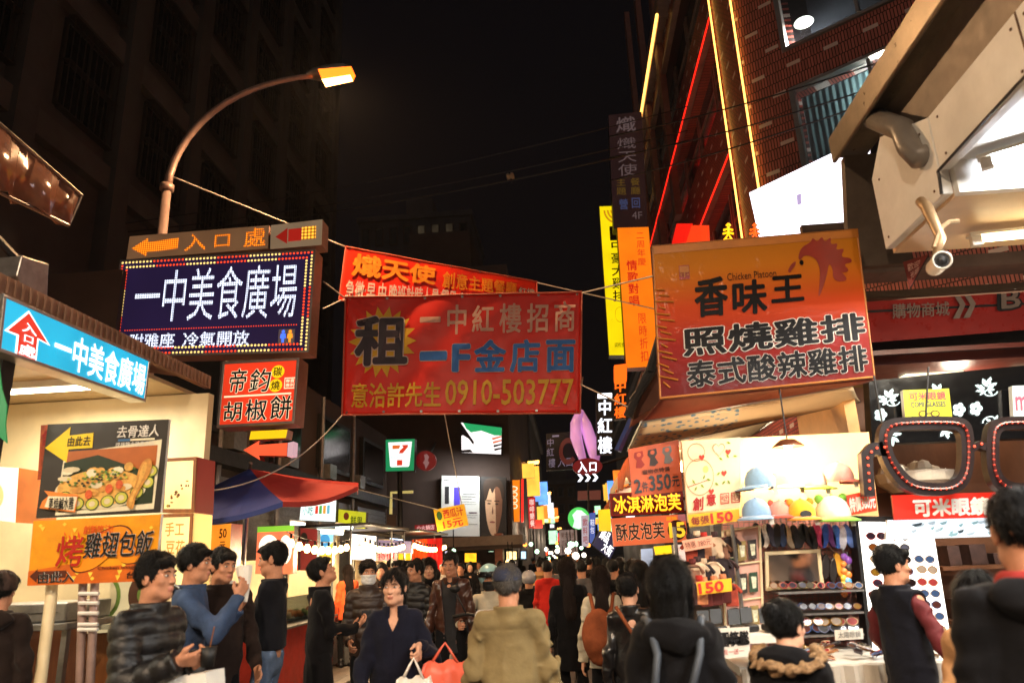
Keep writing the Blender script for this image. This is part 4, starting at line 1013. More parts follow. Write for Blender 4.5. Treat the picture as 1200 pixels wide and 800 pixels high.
b = MB(); b.tube([c, c + Vector((-.5, .2, .1))], .018, 6); b.build('arm', m_dark, t)
t = thing('utility_box', 'grey cabinet on the wall under a yellow lit angle tube', 'cabinet', atY(459, 624, 21))
b = MB(); b.prism([atY(453, 603, 21), atY(464, 603, 21), atY(464, 624, 21), atY(453, 624, 21)], (0, .3, 0)); b.build('cabinet', m_far2, t, bevel=.01)
b = MB(); b.tube([atY(458, 602, 21), atY(458.5, 577, 21), atY(484, 576, 21)], .045, 6); b.build('tube', E('yellow_tube', (214, 190, 110), .8), t)

# ================================================================ far signs
q = Qy(19.5, (452, 515), (486, 514), (485, 551), (452, 552))
def seven(mb, q):
    shape(mb, q, [(.09, .09), (.91, .08), (.84, .84), (.8, .88), (.2, .88), (.16, .84)], 0, .01)
    shape(mb, q, [(.24, .19), (.52, .19), (.47, .30), (.24, .31)], 1, .02); shape(mb, q, [(.56, .19), (.78, .185), (.775, .26), (.6, .45), (.47, .45), (.5, .36), (.62, .26)], 2, .022)
    rect(mb, q, .40, .66, .59, .83, 2, .02)
t = sign('shop_sign', 'green and white backlit square sign with an orange and red numeral', 'sign', q, .3, E('lit_green_frame', (20, 150, 92), .8), m_dark, [('ELEVEn', .2, .53, .8, .60, E('pale_green_ink', (190, 225, 214), 1.0), .0, dict(off=.022))], art=seven,
     artmats=[E('sign_white', (244, 252, 250), 1.15), E('numeral_orange', (232, 112, 40), .9), E('numeral_red', (226, 62, 34), .9)])
b = MB(); b.tube([atY(468.5, 552, 19.7), atY(469, 625, 19.7)], .07, 8); b.build('pole', m_dark, t)
t = thing('round_sign', 'dim red disc sign with a pale figure on the dark wall', 'sign', atY(499, 550, 20.5))
qr = Qy(20.5, (487, 528), (511, 528), (511, 551), (487, 551)); b = MB()
b.prism([qr.P(.5 + .5 * math.cos(2 * math.pi * k / 28), .5 + .5 * math.sin(2 * math.pi * k / 28)) for k in range(28)], (0, .12, 0)); b.build('panel', E('dim_red_disc', (112, 18, 22), .7), t)
b = MB(); shape(b, qr, [(.42, .2), (.55, .16), (.66, .3), (.6, .5), (.68, .6), (.6, .75), (.5, .95), (.44, .7), (.36, .6), (.46, .45)], 0, .01); b.build('emblem', E('pale_emblem', (176, 130, 130), .5), t)
b = MB(); b.tube([atY(499, 540, 20.56), Vector((-4.6, 25.9, 5.6))], .04, 6); b.build('bracket', m_dark, t)
q = Qy(25.6, (540.5, 495), (588, 501), (587, 532), (541, 530))
def screenart(mb, q):
    shape(mb, q, [(.05, 0), (1, 0), (1, .3), (.82, .32), (.5, .2), (.24, .3), (.12, .18)], 0, .01)
    shape(mb, q, [(.0, .02), (.1, .2), (.32, .62), (.3, .72), (.18, .52), (.04, .42), (.0, .45)], 1, .012)
    shape(mb, q, [(.0, .92), (.22, .88), (.3, .98), (0, 1)], 1, .012)
    for k in range(4): shape(mb, q, [(.76 + k * .02, .42 + k * .13), (1, .3 + k * .15), (1, .36 + k * .15), (.78 + k * .02, .5 + k * .13)], 2 if k < 2 else 1, .013)
sign('video_screen', 'bright outdoor video screen showing pale hands on the corner building', 'screen', q, .35, E('screen_white', (255, 246, 244), 1.5, .12), m_dark, art=screenart, artmats=[E('screen_green', (40, 170, 100), 1.0), E('screen_dark', (30, 22, 26), .3), E('screen_skin', (240, 130, 90), .9)])
m_bill = M('billboard_print', (214, 214, 210), .5, var=.04)
q = Qy(25.5, (517.5, 557), (562, 558), (562, 628), (517, 628))
def lampart(mb, q):
    rect(mb, q, .09, .18, .2, .47, 0, .01); rect(mb, q, .33, .19, .49, .5, 1, .01)
    for i, (a, b_, v, w) in enumerate(((.55, .92, .3, .012), (.53, .9, .34, .012), (.53, .8, .38, .01), (.5, .9, .43, .006), (.5, .92, .47, .005), (.72, .93, .605, .018), (.5, .94, .65, .005), (.5, .9, .69, .005), (.5, .94, .8, .006), (.06, .3, .07, .008))): rect(mb, q, a, v, b_, v + w, 0 if i != 5 else 2, .01)
t = sign('billboard', 'white lit billboard with a black and a violet product tube', 'billboard', q, .3, m_bill, m_dark, art=lampart, artmats=[M('print_charcoal', (40, 40, 44), .5), M('print_violet', (76, 60, 190), .5), M('print_plum', (80, 50, 80), .5)])
area(t, atY(545, 555, 24.7) + Vector((0, 0, .3)), atY(543, 600, 25.5), (1.0, .2), 60, (.92, 1, 1))
q = Qy(25.5, (563, 558), (593, 559), (593, 632), (563, 630))
def faceart(mb, q):
    face = [(.22, .12), (.5, .05), (.76, .12), (.84, .3), (.86, .5), (.78, .72), (.66, .9), (.5, .97), (.36, .9), (.24, .7), (.18, .45)]
    shape(mb, q, face, 0, .008, 2)
    shape(mb, q, [(.1, .06), (.5, -.0), (.85, .05), (.95, .28), (.84, .4), (.78, .2), (.6, .14), (.46, .3), (.38, .16), (.28, .32), (.2, .42), (.12, .3)], 1, .01, 2)
    shape(mb, q, [(.54, .08), (.86, .12), (.86, .5), (.78, .72), (.66, .9), (.6, .96), (.6, .5)], 2, .0095, 2)
    for u in (.34, .64): disc(mb, q, u, .44, .07, .012, 1, .012, 10); rect(mb, q, u - .1, .385, u + .1, .4, 1, .012)
    shape(mb, q, [(.47, .45), (.52, .6), (.44, .62)], 2, .012, 1); disc(mb, q, .47, .735, .11, .016, 3, .012, 12)
t = sign('portrait_billboard', 'dark billboard with a large printed face beside the white billboard', 'billboard', q, .3, M('billboard_black', (26, 20, 18), .5), m_dark, art=faceart, artmats=[M('print_skin_light', (206, 164, 130), .5, var=.15), M('print_hair', (50, 34, 24), .5), M('print_skin_shade', (120, 78, 56), .5), M('print_lip', (140, 76, 64), .5)])
area(t, atY(575, 556, 24.8) + Vector((0, 0, .3)), atY(576, 590, 25.5), (.6, .2), 14, (1, .9, .75))
q = Qturn(16, -8, (508, 597), (544, 590), (549, 615), (513, 623))
sign('fruit_board', 'tilted yellow board with red price writing hung over the street stalls', 'sign', q, .03, M('yellow_card', (224, 180, 30), .5, var=.1), m_white, [('西瓜汁', .28, .1, .92, .5, M('card_red', (190, 30, 26), .5), .03), ('15元', .22, .58, .85, .94, M('card_red', (190, 30, 26), .5), .03)], art=lambda mb, q: disc(mb, q, .15, .32, .09, .2, 0), artmats=[M('melon_green', (50, 90, 40), .5)])
b = MB(); c = atY(528, 606, 16.0); b.tube([atY(514, 597, 16.04), c + Vector((-2.4, .3, .8))], .012, 5); b.tube([atY(541, 591, 16.04), c + Vector((-.2, .6, 2.4))], .012, 5); tag(b.build('rope', m_rope), 'thin ropes holding up the tilted yellow fruit board', 'rope')
q = Qy(27, (597, 562.5), (609, 562), (609, 611), (597, 611))
sign('vertical_sign', 'orange vertical light box with white rounded letters on the corner building', 'sign', q, .3, E('lit_orange_vert', (255, 132, 20), 1.1, .1), m_dark, [('DOOO', .22, .14, .8, .7, E('letters_cream', (255, 236, 200), 1.3), .03, dict(vert=True))])
q = Qy(27.6, (611, 561), (613.5, 561), (613.5, 611), (611, 612))
sign('neon_bar', 'thin red neon bar standing beside the orange vertical light box', 'neon', q, .15, E('neon_bar_red', (255, 44, 34), 1.4), m_dark)
q = Qy(32, (618.5, 583), (627, 582), (627.5, 617), (620, 619))
sign('vertical_sign', 'red vertical light box with pale characters past the orange one', 'sign', q, .3, E('lit_red_vert', (206, 26, 28), .9, .15), m_dark, [('咖啡簡餐', .2, .04, .85, .97, E('letters_pale', (255, 226, 210), 1.0), .02, dict(vert=True))])
q = Qy(26.5, (573, 601), (594, 601), (594, 611), (573, 612))
sign('street_name_sign', 'dull green street name plate in front of the printed face', 'sign', q, .05, M('street_sign_green', (30, 60, 56), .5), m_dark, [('三民路', .1, .2, .9, .8, m_whiteink, .0)])
t = thing('brick_column', 'brown column of the corner arcade below the billboards', 'column', (-3.0, 25, 0))
b = MB(); x0 = atY(581, 640, 25).x; x1 = atY(590, 640, 25).x; b.box(x0, x1, 24.6, 25.2, 0, atY(585, 625, 25).z); b.build('shaft', M('column_tile', (150, 80, 50), .5, var=.2), t)
b = MB(); b.box(x0 - .1, x1 + .1, 24.5, 25.3, 0, .4); b.build('plinth', m_far2, t)
t = thing('shop_canopy', 'pale canopy slab over the lit corner shop front', 'canopy', (-3.7, 24.6, 3))
za = atY(545, 640, 24.5).z; zb = atY(545, 629, 24.5).z
b = MB(); b.box(atY(515, 640, 24.5).x, -1.5, 24.3, 25.9, za, zb); b.build('slab', M('canopy_plaster', (150, 130, 116), .6), t)
b = MB(); b.box(atY(520, 640, 24.5).x, -1.6, 24.4, 25.8, za - .12, za - .002); b.build('beam', m_far2, t)
far = [((520, 642), (535, 642), (535, 656), (520, 655), (226, 214, 236), .8), ((543, 646), (560, 646), (560, 660), (543, 660), (236, 176, 30), .95), ((571, 644), (580, 643), (580, 648), (571, 648), (190, 226, 190), .9), ((592, 644), (607, 644), (607, 657), (592, 657), (255, 226, 150), 1.2), ((609, 644), (618, 644), (618, 656), (609, 656), (190, 226, 255), 1.0), ((551, 641), (560, 641), (560, 644), (551, 644), (255, 240, 220), 1.0)]
names = ['pale violet lit shop window under the canopy slab', 'amber lit shop window under the canopy slab', 'small pale green lit sign by the brown column', 'cream lit shop window past the brown column', 'pale blue lit shop window past the cream one', 'slim white ceiling light under the canopy slab']
for (a, b_, c, d, col, s), lab in zip(far, names):
    lit(lab, 'lit window', 26.0 - .3, (a, b_, c, d), E('far_lit_%d_%d' % (a[0], a[1]), col, s * 1.7, .3, 3), frame=(.05, .02, m_dark), name='lit_window')
rnd = random.Random(21)
for k in range(64):
    x = rnd.uniform(505, 645) if k % 3 else rnd.uniform(640, 692); y = rnd.uniform(636, 660); Y = rnd.uniform(22 if x < 640 else 13, 60); p = atY(x, y, Y)
    t = thing('shop_lamp', 'tiny glowing shop lamp deep in the street above the crowd', 'lamp', p, 'tiny lamps deep in the street')
    b = MB(); b.sphere(p, .03 + .0028 * Y * rnd.uniform(.4, 1.2), 8); col = rnd.choice(((255, 214, 140), (255, 240, 220), (255, 150, 60), (200, 255, 210)))
    b.build('globe', E('far_globe_%d' % col[1], col, 4), t, smooth=True)
    b = MB(); b.tube([p, p + Vector((0, 0, .6))], .015, 4); b.build('rod', m_dark, t)
rnd = random.Random(77)
for k in range(34):
    west = k % 2 == 0; Y = 30 + k * 1.6; X = -1.75 if west else 2.6 + rnd.uniform(0, .6); z = rnd.uniform(2.3, 5.2); w = rnd.uniform(.35, .8); h = rnd.uniform(.3, 1.5)
    cn, col = rnd.choice((('amber', (255, 190, 70)), ('white', (250, 246, 255)), ('red', (240, 44, 30)), ('pale green', (190, 255, 200)), ('blue', (110, 170, 255)), ('orange', (255, 130, 40))))
    q = Quad([(X, Y, z + h), (X + w, Y, z + h), (X + w, Y, z), (X, Y, z)])
    lab = 'small %s lit shop sign deep down the %s side of the street' % (cn, 'billboard' if west else 'awning')
    t = sign('shop_sign', lab, 'sign', q, .15, E('deep_sign_' + cn.replace(' ', '_'), col, 1.4, .2), m_dark, group='%s lit signs deep down the %s side' % (cn, 'billboard' if west else 'awning'))
    if k % 4 < 2: point(t, (X + .3, Y - 1.2, 2.6), 60, (1, .75, .5), .2)  # bare point lamp added to rim-light the crowd, no bulb drawn
t = thing('traffic_light', 'small red traffic light over the far crossing', 'traffic light', atY(640, 649, 62))
p = atY(640, 648, 62); b = MB(); b.sphere(p, .18, 10); b.build('lens', E('stop_red', (255, 70, 30), 3), t); b = MB(); b.box(p.x - .3, p.x + 1.6, p.y + .1, p.y + .4, p.z - .3, p.z + .3); b.tube([p + Vector((1.5, .3, .2)), (p.x + 1.5, p.y + .3, 0)], .08, 6); b.build('housing', m_dark, t)

# east side far signs
def notch(mb, q): pass
t = thing('round_light_sign', 'green and white round light box sign past the awnings', 'sign', atY(678, 618, 21))
qr = Qy(21, (665.5, 594), (691, 594), (691, 620), (665.5, 620))
b = MB(); b.prism([qr.P(.5 + .5 * math.cos(2 * math.pi * k / 32), .5 + .5 * math.sin(2 * math.pi * k / 32)) for k in range(32)], (0, .25, 0), 0, 1); b.build('panel', [E('lit_leaf_green', (84, 220, 100), .95), m_dark], t)
b = MB(); shape(b, qr, [(.42, .12), (.62, .14), (.86, .34), (.95, .6), (.78, .88), (.5, .99), (.22, .9), (.3, .6), (.2, .35)], 0, .01); b.build('emblem', E('lit_mint', (226, 255, 240), 1.1), t)
b = MB(); b.tube([atY(690, 606, 21.1), Vector((3.6, 21.2, 3.0))], .05, 6); b.build('bracket', m_dark, t)
q = Qy(20, (681, 604), (690, 603), (690, 640), (682, 640))
sign('vertical_board', 'pale vertical board with pink characters in front of the green round sign', 'sign', q, .08, E('lit_pale_board', (206, 196, 214), .55), m_dark, [('飲料吧', .2, .08, .82, .92, E('ink_rose', (190, 70, 80), .4), .02, dict(vert=True))])
q = Qy(19, (690.5, 601), (698, 600), (697, 636), (691, 636))
sign('vertical_board', 'narrow blue and white vertical board beside the pale board', 'sign', q, .08, E('lit_blue_board', (50, 90, 190), .6), m_dark, [('鞋包', .15, .2, .85, .7, E('letters_ice', (220, 230, 255), .8), .02, dict(vert=True))])
q = Qy(33, (655, 621), (676, 620), (677, 648), (656, 650))
sign('stall_poster', 'pale printed poster wall low at the far end of the awnings', 'poster', q, .08, E('lit_beige_wall', (190, 160, 150), .4, .3, 3), m_dark, [('男女服飾', .1, .1, .9, .35, m_brownink, .0), ('流行鞋款', .1, .4, .9, .65, m_brownink, .0), ('全面特賣', .1, .7, .9, .93, m_brownink, .0)])
q = Qturn(12, 12, (706, 615), (727, 630), (715, 655), (694, 638))
sign('diamond_sign', 'navy diamond shaped light sign with white characters under the awnings', 'sign', q, .1, E('lit_navy', (40, 40, 84), .5), m_dark, [('飾品', .1, .08, .55, .55, e_letter, .04), ('大街', .45, .5, .92, .95, e_letter, .04)])
# neon uprights
e_neonw = E('white_neon', (238, 244, 255), 1.9); e_neono = E('orange_neon', (255, 104, 20), 1.4)
q = Qy(14.5, (698, 462), (719.5, 461), (718, 532), (699.5, 532))
sign('neon_upright', 'upright black board with white neon characters beside the orange neon', 'neon sign', q, .2, m_black, m_dark, [('一', .12, .0, .88, .06, e_neonw, .03), ('中', .12, .1, .88, .36, e_neonw, .03), ('紅', .08, .40, .92, .66, e_neonw, .03), ('樓', .08, .71, .94, .99, e_neonw, .03)])
q = Qy(15.2, (719, 430), (735, 428), (734, 490), (719.5, 491))
sign('neon_upright', 'upright with glowing orange neon characters behind the white neon', 'neon sign', q, .2, m_black, m_dark, [('一中紅樓', .04, .02, .96, 1.0, e_neono, .04, dict(vert=True))])
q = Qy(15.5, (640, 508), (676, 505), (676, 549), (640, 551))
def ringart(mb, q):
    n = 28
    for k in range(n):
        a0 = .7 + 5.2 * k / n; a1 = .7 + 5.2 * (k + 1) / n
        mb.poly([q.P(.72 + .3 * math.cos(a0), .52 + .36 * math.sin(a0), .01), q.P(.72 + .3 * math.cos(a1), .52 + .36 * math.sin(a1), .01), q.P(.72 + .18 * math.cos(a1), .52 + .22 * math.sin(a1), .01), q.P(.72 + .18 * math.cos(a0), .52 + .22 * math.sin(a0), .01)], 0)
e_dimw = E('dim_white_letters', (126, 116, 136), .7)  # sign is unlit; faint emission on letters and ring paints in light
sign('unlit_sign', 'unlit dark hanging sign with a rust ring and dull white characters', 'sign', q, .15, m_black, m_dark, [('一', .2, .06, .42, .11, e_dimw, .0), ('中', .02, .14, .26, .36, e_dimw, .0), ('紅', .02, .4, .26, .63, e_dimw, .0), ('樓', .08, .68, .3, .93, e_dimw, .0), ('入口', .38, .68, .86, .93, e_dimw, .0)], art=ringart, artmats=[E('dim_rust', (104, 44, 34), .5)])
t = thing('lit_sculpture', 'pink lit inflatable pair of bent legs hung above the entrance oval', 'sculpture', atY(690, 541, 14.8))
m_infl = E('pink_inflatable', (206, 140, 206), .62, .35, 3, base=(.6, .35, .6), rough=.25, coat=.5)
A = lambda x, y, o=0: atY(x, y, 14.8) + Vector((0, o, 0))
b = MB(); b.tube([A(679, 479), A(674.5, 496), A(675, 512), A(679, 526), A(684, 541)], [.05, .11, .12, .1, .07], 12); b.build('limb', m_infl, t, smooth=True)
b = MB(); b.tube([A(680, 480, .1), A(686, 496, .1), A(692, 514, .1), A(697, 530, .1), A(698, 539, .1)], [.06, .12, .13, .13, .08], 12); b.build('limb', m_infl, t, smooth=True)
b = MB(); b.tube([A(679, 479, .1), A(683, 440, .1)], .012, 5); b.build('hanger', m_rope, t)
t = thing('entrance_oval', 'dark red oval light sign with white entrance characters and chevrons', 'sign', atY(689, 561, 14.2))
qo = Qy(14.2, (671, 537), (706, 536), (706, 556), (671, 557)); b = MB()
b.prism([qo.P(.5 + .5 * math.cos(2 * math.pi * k / 32), .5 + .5 * math.sin(2 * math.pi * k / 32)) for k in range(32)], (0, .12, 0), 0, 1); b.build('panel', [E('lit_maroon', (116, 14, 22), .6), m_dark], t)
b = MB(); write(b, qo, '入', .18, .18, .48, .84, 0, .04, .01); write(b, qo, '口', .54, .2, .82, .8, 0, .04, .01); b.build('lettering', e_neonw, t)
q3 = Qy(14.2, (671, 555), (706, 554), (706, 564), (671, 565)); b = MB()
for k in range(3):
    u = .16 + k * .25; shape(b, q3, [(u, .05), (u + .1, .05), (u + .2, .5), (u + .1, .95), (u, .95), (u + .1, .5)], 0, .01)
b.build('chevrons', e_neonw, t)
b = MB(); b.tube([atY(689, 564, 14.3), atY(690, 600, 14.3)], .02, 5); b.tube([atY(700, 545, 14.35), Vector((3.4, 14.4, 3.9))], .03, 5); b.build('bracket', m_dark, t)
q = Qy(19.5, (677, 575), (704, 574), (704, 585), (677, 586))
sign('blank_board', 'plain terracotta board hung below the entrance oval', 'board', q, .1, E('dim_terracotta', (120, 66, 54), .45, .15), m_dark)
# tall signs on the arcade building
q = Qy(18.5, (702.5, 242), (736, 241), (737, 416), (714, 416))
def swirl(mb, q):
    for r in (.42, .3, .18):
        n = 24
        for k in range(n):
            a0 = math.pi * k / n; a1 = math.pi * (k + 1) / n
            mb.poly([q.P(.55 + r * math.cos(a0), .03 + r * .22 * math.sin(a0), .01), q.P(.55 + r * math.cos(a1), .03 + r * .22 * math.sin(a1), .01), q.P(.55 + (r - .06) * math.cos(a1), .03 + (r - .06) * .22 * math.sin(a1), .01), q.P(.55 + (r - .06) * math.cos(a0), .03 + (r - .06) * .22 * math.sin(a0), .01)], 0)
    for k in range(20):
        a0 = 2 * math.pi * k / 20; a1 = 2 * math.pi * (k + 1) / 20
        mb.poly([q.P(.6 + .22 * math.cos(a0), .74 + .05 * math.sin(a0), .01), q.P(.6 + .22 * math.cos(a1), .74 + .05 * math.sin(a1), .01), q.P(.6 + .2 * math.cos(a1), .74 + .046 * math.sin(a1), .01), q.P(.6 + .2 * math.cos(a0), .74 + .046 * math.sin(a0), .01)], 1)
e_yv = E('lit_yellow_vert', (255, 226, 8), 1.0, .1)
sign('vertical_sign', 'tall yellow vertical light box with black brush characters', 'sign', q, .4, e_yv, m_dark, [('一中豪大雞排', .32, .15, .9, .66, m_ink, .02, dict(vert=True)), ('調和食品', .3, .92, .95, .95, m_ink, .0)], art=swirl, artmats=[E('swirl_amber', (220, 150, 20), .8), E('swirl_olive', (190, 170, 10), .8)])
q = Qy(17.2, (723.5, 267), (760, 266), (772, 429), (734, 431))
e_ov = E('lit_orange_vert2', (255, 126, 16), 1.0, .1); e_rl = E('red_glow_letters', (222, 30, 20), .75)
sign('vertical_sign', 'tall orange vertical light box with red handwritten characters', 'sign', q, .4, e_ov, m_redpaint, [('情歌對唱', .22, .24, .55, .58, e_rl, .03, dict(vert=True)), ('二周年慶', .58, .03, .84, .29, e_rl, .0, dict(vert=True)), ('限時折扣', .46, .62, .72, .97, e_rl, .0, dict(vert=True))])
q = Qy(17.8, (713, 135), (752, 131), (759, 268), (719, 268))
e_dv = E('dim_pale_letters', (110, 92, 92), .55); e_dy = E('dim_yellow_letters', (120, 92, 30), .5); e_db = E('dim_blue_letters', (70, 80, 120), .5)  # unlit face and letters made visible by painted-in emission
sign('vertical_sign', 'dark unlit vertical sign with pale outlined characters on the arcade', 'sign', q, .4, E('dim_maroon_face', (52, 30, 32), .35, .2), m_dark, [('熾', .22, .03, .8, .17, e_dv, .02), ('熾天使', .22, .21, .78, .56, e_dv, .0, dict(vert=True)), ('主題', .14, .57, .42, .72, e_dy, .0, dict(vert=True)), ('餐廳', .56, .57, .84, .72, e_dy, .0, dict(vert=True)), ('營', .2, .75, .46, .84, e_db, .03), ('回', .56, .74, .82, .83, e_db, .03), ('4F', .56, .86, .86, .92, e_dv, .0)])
# arcade video wall and little neon figures
CPp = ch(0, 0, .5)
q = Qp(CPp, CN, (878, 226), (1022, 157), (1010, 272), (892, 289))
e_scr = E('video_wall_white', (250, 244, 255), 3.0, .1, .7, lamp=True)
sign('video_wall', 'blinding white video wall wrapped along the arcade corner', 'screen', q, .35, e_scr, m_dark, [('1', .40, .35, .44, .5, E('faint_lilac', (190, 170, 214), 1.0), .0)])
q = Qp(CPp + CD * 2.2, CN, (1000, 272), (1042, 262), (1042, 299), (1006, 300))
sign('lower_screen', 'pinkish white lit panel below the video wall behind the chicken sign', 'screen', q, .2, E('lit_pink_panel', (246, 214, 236), 1.1, .2, 4), m_dark)
t = thing('lit_hoarding', 'red and orange lit hoarding low on the arcade beside the orange sign', 'sign', atY(810, 285, 13.6))
A = lambda x, y: atX(x, y, 3.4)
b = MB(); b.prism([A(795, 262), A(812, 262), A(800, 300), A(786, 300)], (-.05, 0, 0), 0); b.prism([A(813, 264), A(831, 264), A(833, 300), A(801, 300)], (-.05, 0, 0), 1)
b.build('panel', [E('lit_red_hoard', (250, 30, 16), 1.0), E('lit_orange_hoard', (255, 66, 24), 1.0)], t)
b = MB(); b.box(3.41, 3.6, 13.6, 16.5, 5.2, 5.35); b.build('rail', m_dark, t)
for px, col, lab in ((853, (255, 190, 20), 'yellow neon figure'), (884, (255, 90, 20), 'orange neon figure')):
    q = Qy(10.6, (px - 7, 262), (px + 7, 262), (px + 7, 283), (px - 7, 283)); t = thing('neon_figure', lab + ' standing above the chicken sign', 'neon', q.base())
    b = MB(); L_ = lambda *pts: b.tube([q.P(u, v, .03) for u, v in pts], .018, 5)
    L_((.5, .05), (.65, .14), (.5, .25), (.35, .14), (.5, .05)); L_((.5, .25), (.5, .62)); L_((.1, .42), (.5, .34), (.9, .42)); L_((.2, .95), (.5, .62), (.8, .95)); L_((.05, .62), (.5, .55), (.95, .62)); L_((.1, .95), (.9, .95))
    b.build('tubing', E('neon_fig_%d' % px, col, 1.8), t)
    b = MB(); b.tube([q.P(.1, 1.0), q.P(.9, 1.0), q.P(.9, 2.6)], .02, 5); b.build('stand', m_dark, t)
# ================================================================ awning of the shop close by on the east side
XA = 2.3
t = thing('shop_awning', 'cream box awning with steel gutter and bright tube lights over the eyewear shop', 'awning', (3.4, 3, 3.6))
m_fascia = M('cream_fascia', (222, 224, 222), .5, var=.10, scale=3, dirt=.35)
m_soff = M('white_soffit', (236, 236, 232), .4, var=.06, dirt=.15)
b = MB(); b.prism([(XA, 4.83, 3.52), (XA, 4.02, 3.52), (XA, 4.0, 4.02), (XA, 4.6, 4.26), (XA, 4.83, 4.06)], (.06, 0, 0)); b.build('end_fascia', m_fascia, t, bevel=.006)
b = MB(); b.box(XA, XA + .06, -6, 3.995, 3.66, 4.02); b.build('fascia', m_fascia, t, bevel=.006)
b = MB(); b.box(XA + .062, 6.2, -6, 3.96, 3.70, 3.74); b.build('soffit', m_soff, t)
b = MB(); b.box(XA + .062, 6.2, 3.965, 4.02, 3.50, 3.76); b.build('riser', m_soff, t)
b = MB(); b.box(XA + .062, 6.2, 4.022, 4.86, 3.50, 3.54); b.build('lower_soffit', M('warm_soffit', (226, 196, 160), .45, var=.15, scale=2, dirt=.2), t)
b = MB()
for y in (3.1, 1.9, .7, -.6): b.box(XA - .003, XA + .002, y, y + .012, 3.665, 4.015)
for y, z in ((4.1, 3.58), (4.75, 3.58), (4.72, 4.0), (4.12, 3.98), (3.9, 3.72), (3.9, 3.96), (3.16, 3.72), (3.16, 3.96), (3.05, 3.96), (3.05, 3.72)): b.lathe([(0, .006), (.008, .004), (.009, 0)], (XA - .001, y, z), 8, axis=(-1, 0, 0))
b.build('joints', M('joint_rust', (96, 70, 52), .7, var=.4), t)
b = MB(); b.tube([(XA - .012, 4.0, 3.66), (XA - .015, 3.2, 3.675), (XA - .012, 2.2, 3.665), (XA - .014, -2, 3.67)], .009, 6); b.tube([(XA - .01, 4.02, 3.52), (XA - .012, 4.0, 3.62), (XA - .012, 4.0, 3.66)], .009, 6); b.build('cabling', m_wire, t)
m_gut = M('bronze_gutter', (128, 116, 98), .32, .55, var=.2, dirt=.3)
b = MB(); b.box(XA - .02, XA + .22, -6, 5.3, 4.50, 4.62); b.box(XA - .05, XA - .018, -6, 5.3, 4.46, 4.68); b.build('gutter', m_gut, t, bevel=.012)
b = MB(); b.prism([(XA + .23, -6, 4.64), (XA + .23, 5.25, 4.64), (6.2, 5.25, 5.4), (6.2, -6, 5.4)], (0, 0, -.06)); b.build('roof', m_dark, t)
b = MB(); b.prism([(XA + .02, 5.22, 4.48), (XA + .02, 5.5, 3.66), (XA + .5, 5.5, 3.66), (XA + .5, 5.22, 4.48)], (0, .08, 0)); b.prism([(XA + .1, -6, 4.10), (XA + .1, 4.8, 4.10), (XA + .1, 4.8, 4.5), (XA + .1, -6, 4.5)], (.05, 0, 0)); b.build('back_fascia', M('grey_brown_sheet', (96, 84, 72), .5, .2, var=.2, dirt=.3), t)
b = MB(); b.tube([atX(1094, 180, XA + .05), atX(1076, 184, XA - .02), atX(1066, 172, XA - .04), atX(1058, 152, XA - .02), (XA + .06, 4.75, 4.5)], .075, 12); b.build('drain_pipe', M('grey_pvc', (110, 104, 98), .4, var=.1, dirt=.3), t, smooth=True)
m_tubeb = E('bright_tube', (246, 250, 255), 90, lamp=True)
m_tubew = E('warm_tube', (255, 226, 168), 22, lamp=True)
def tube_lamp(label, a, c, mat, watt, col, size):
    a = Vector(a); c = Vector(c); t = thing('tube_light', label, 'tube light', (a + c) / 2)
    b = MB(); b.tube([a, c], .018, 8); b.build('tube', mat, t)
    d = (c - a).normalized(); b = MB()
    up = Vector((0, 0, .045)); sd = d.cross(Vector((0, 0, 1))) * .035
    b.prism([a - d * .04 + up - sd, a - d * .04 + up + sd, c + d * .04 + up + sd, c + d * .04 + up - sd], (0, 0, -.02))
    for p in (a, c): b.prism([p - d * .03 + up - sd * .6, p - d * .03 + up + sd * .6, p + d * .03 + up + sd * .6, p + d * .03 + up - sd * .6], (0, 0, -.085))
    b.build('fitting', m_white, t)
    area(t, (a + c) / 2 - Vector((0, 0, .04)), (a + c) / 2 - Vector((0, 0, 1)), size, watt, col)
    return t
tube_lamp('bright white tube light just past the edge of the cream fascia', (2.48, 3.86, 3.62), (3.5, 3.2, 3.62), m_tubeb, 80, (1, .97, .92), (1.2, .06))
tube_lamp('warm tube light under the lower part of the awning beside the camera', (2.72, 4.52, 3.42), (3.9, 4.42, 3.42), m_tubew, 95, (1, .9, .72), (1.2, .06))
tube_lamp('short warm tube light on the awning behind the longer warm tube', (2.92, 4.2, 3.44), (4.0, 4.12, 3.44), m_tubew, 12, (1, .9, .72), (1.2, .06))
for k, y in enumerate((1.4, -.6, -2.6)):  # out-of-view tubes added along the awning to brighten banners and crowd
    tube_lamp(('added unseen tube light of the awning above the passer by', 'added unseen tube light of the awning beside the photographer', 'added unseen tube light of the awning behind the photographer')[k], (2.5, y + .4, 3.62), (2.5, y - .8, 3.62), m_tubeb, 170, (1, .97, .92), (1.2, .06))
t = thing('security_camera', 'security camera on a bent arm under the cream awning', 'camera', atY(1102, 262, 4.3))
a = atY(1090, 262, 4.0); c = atY(1102, 307, 3.9)
b = MB(); b.tube([(a.x, 4.05, 3.5), (a.x, 4.0, 3.44), (a.x + .015, 3.95, c.z + .16), (c.x, 3.93, c.z + .05)], [.03, .034, .026, .022], 10); b.build('arm', M('camera_bronze', (150, 124, 92), .4, .4), t, smooth=True)
b = MB(); b.lathe([(0, -.16), (.042, -.16), (.046, -.14), (.046, .02), (.05, .02), (.05, .05), (.043, .05), (.04, .035)], c, 18, axis=(-.25, -.95, -.12)); b.build('body', m_white, t, smooth=True)
b = MB(); d = Vector((-.25, -.95, -.12)).normalized(); b.lathe([(.04, .036), (.026, .03), (.024, .045), (.012, .045), (0, .05)], c, 18, axis=d); b.build('lens', m_black, t, smooth=True)
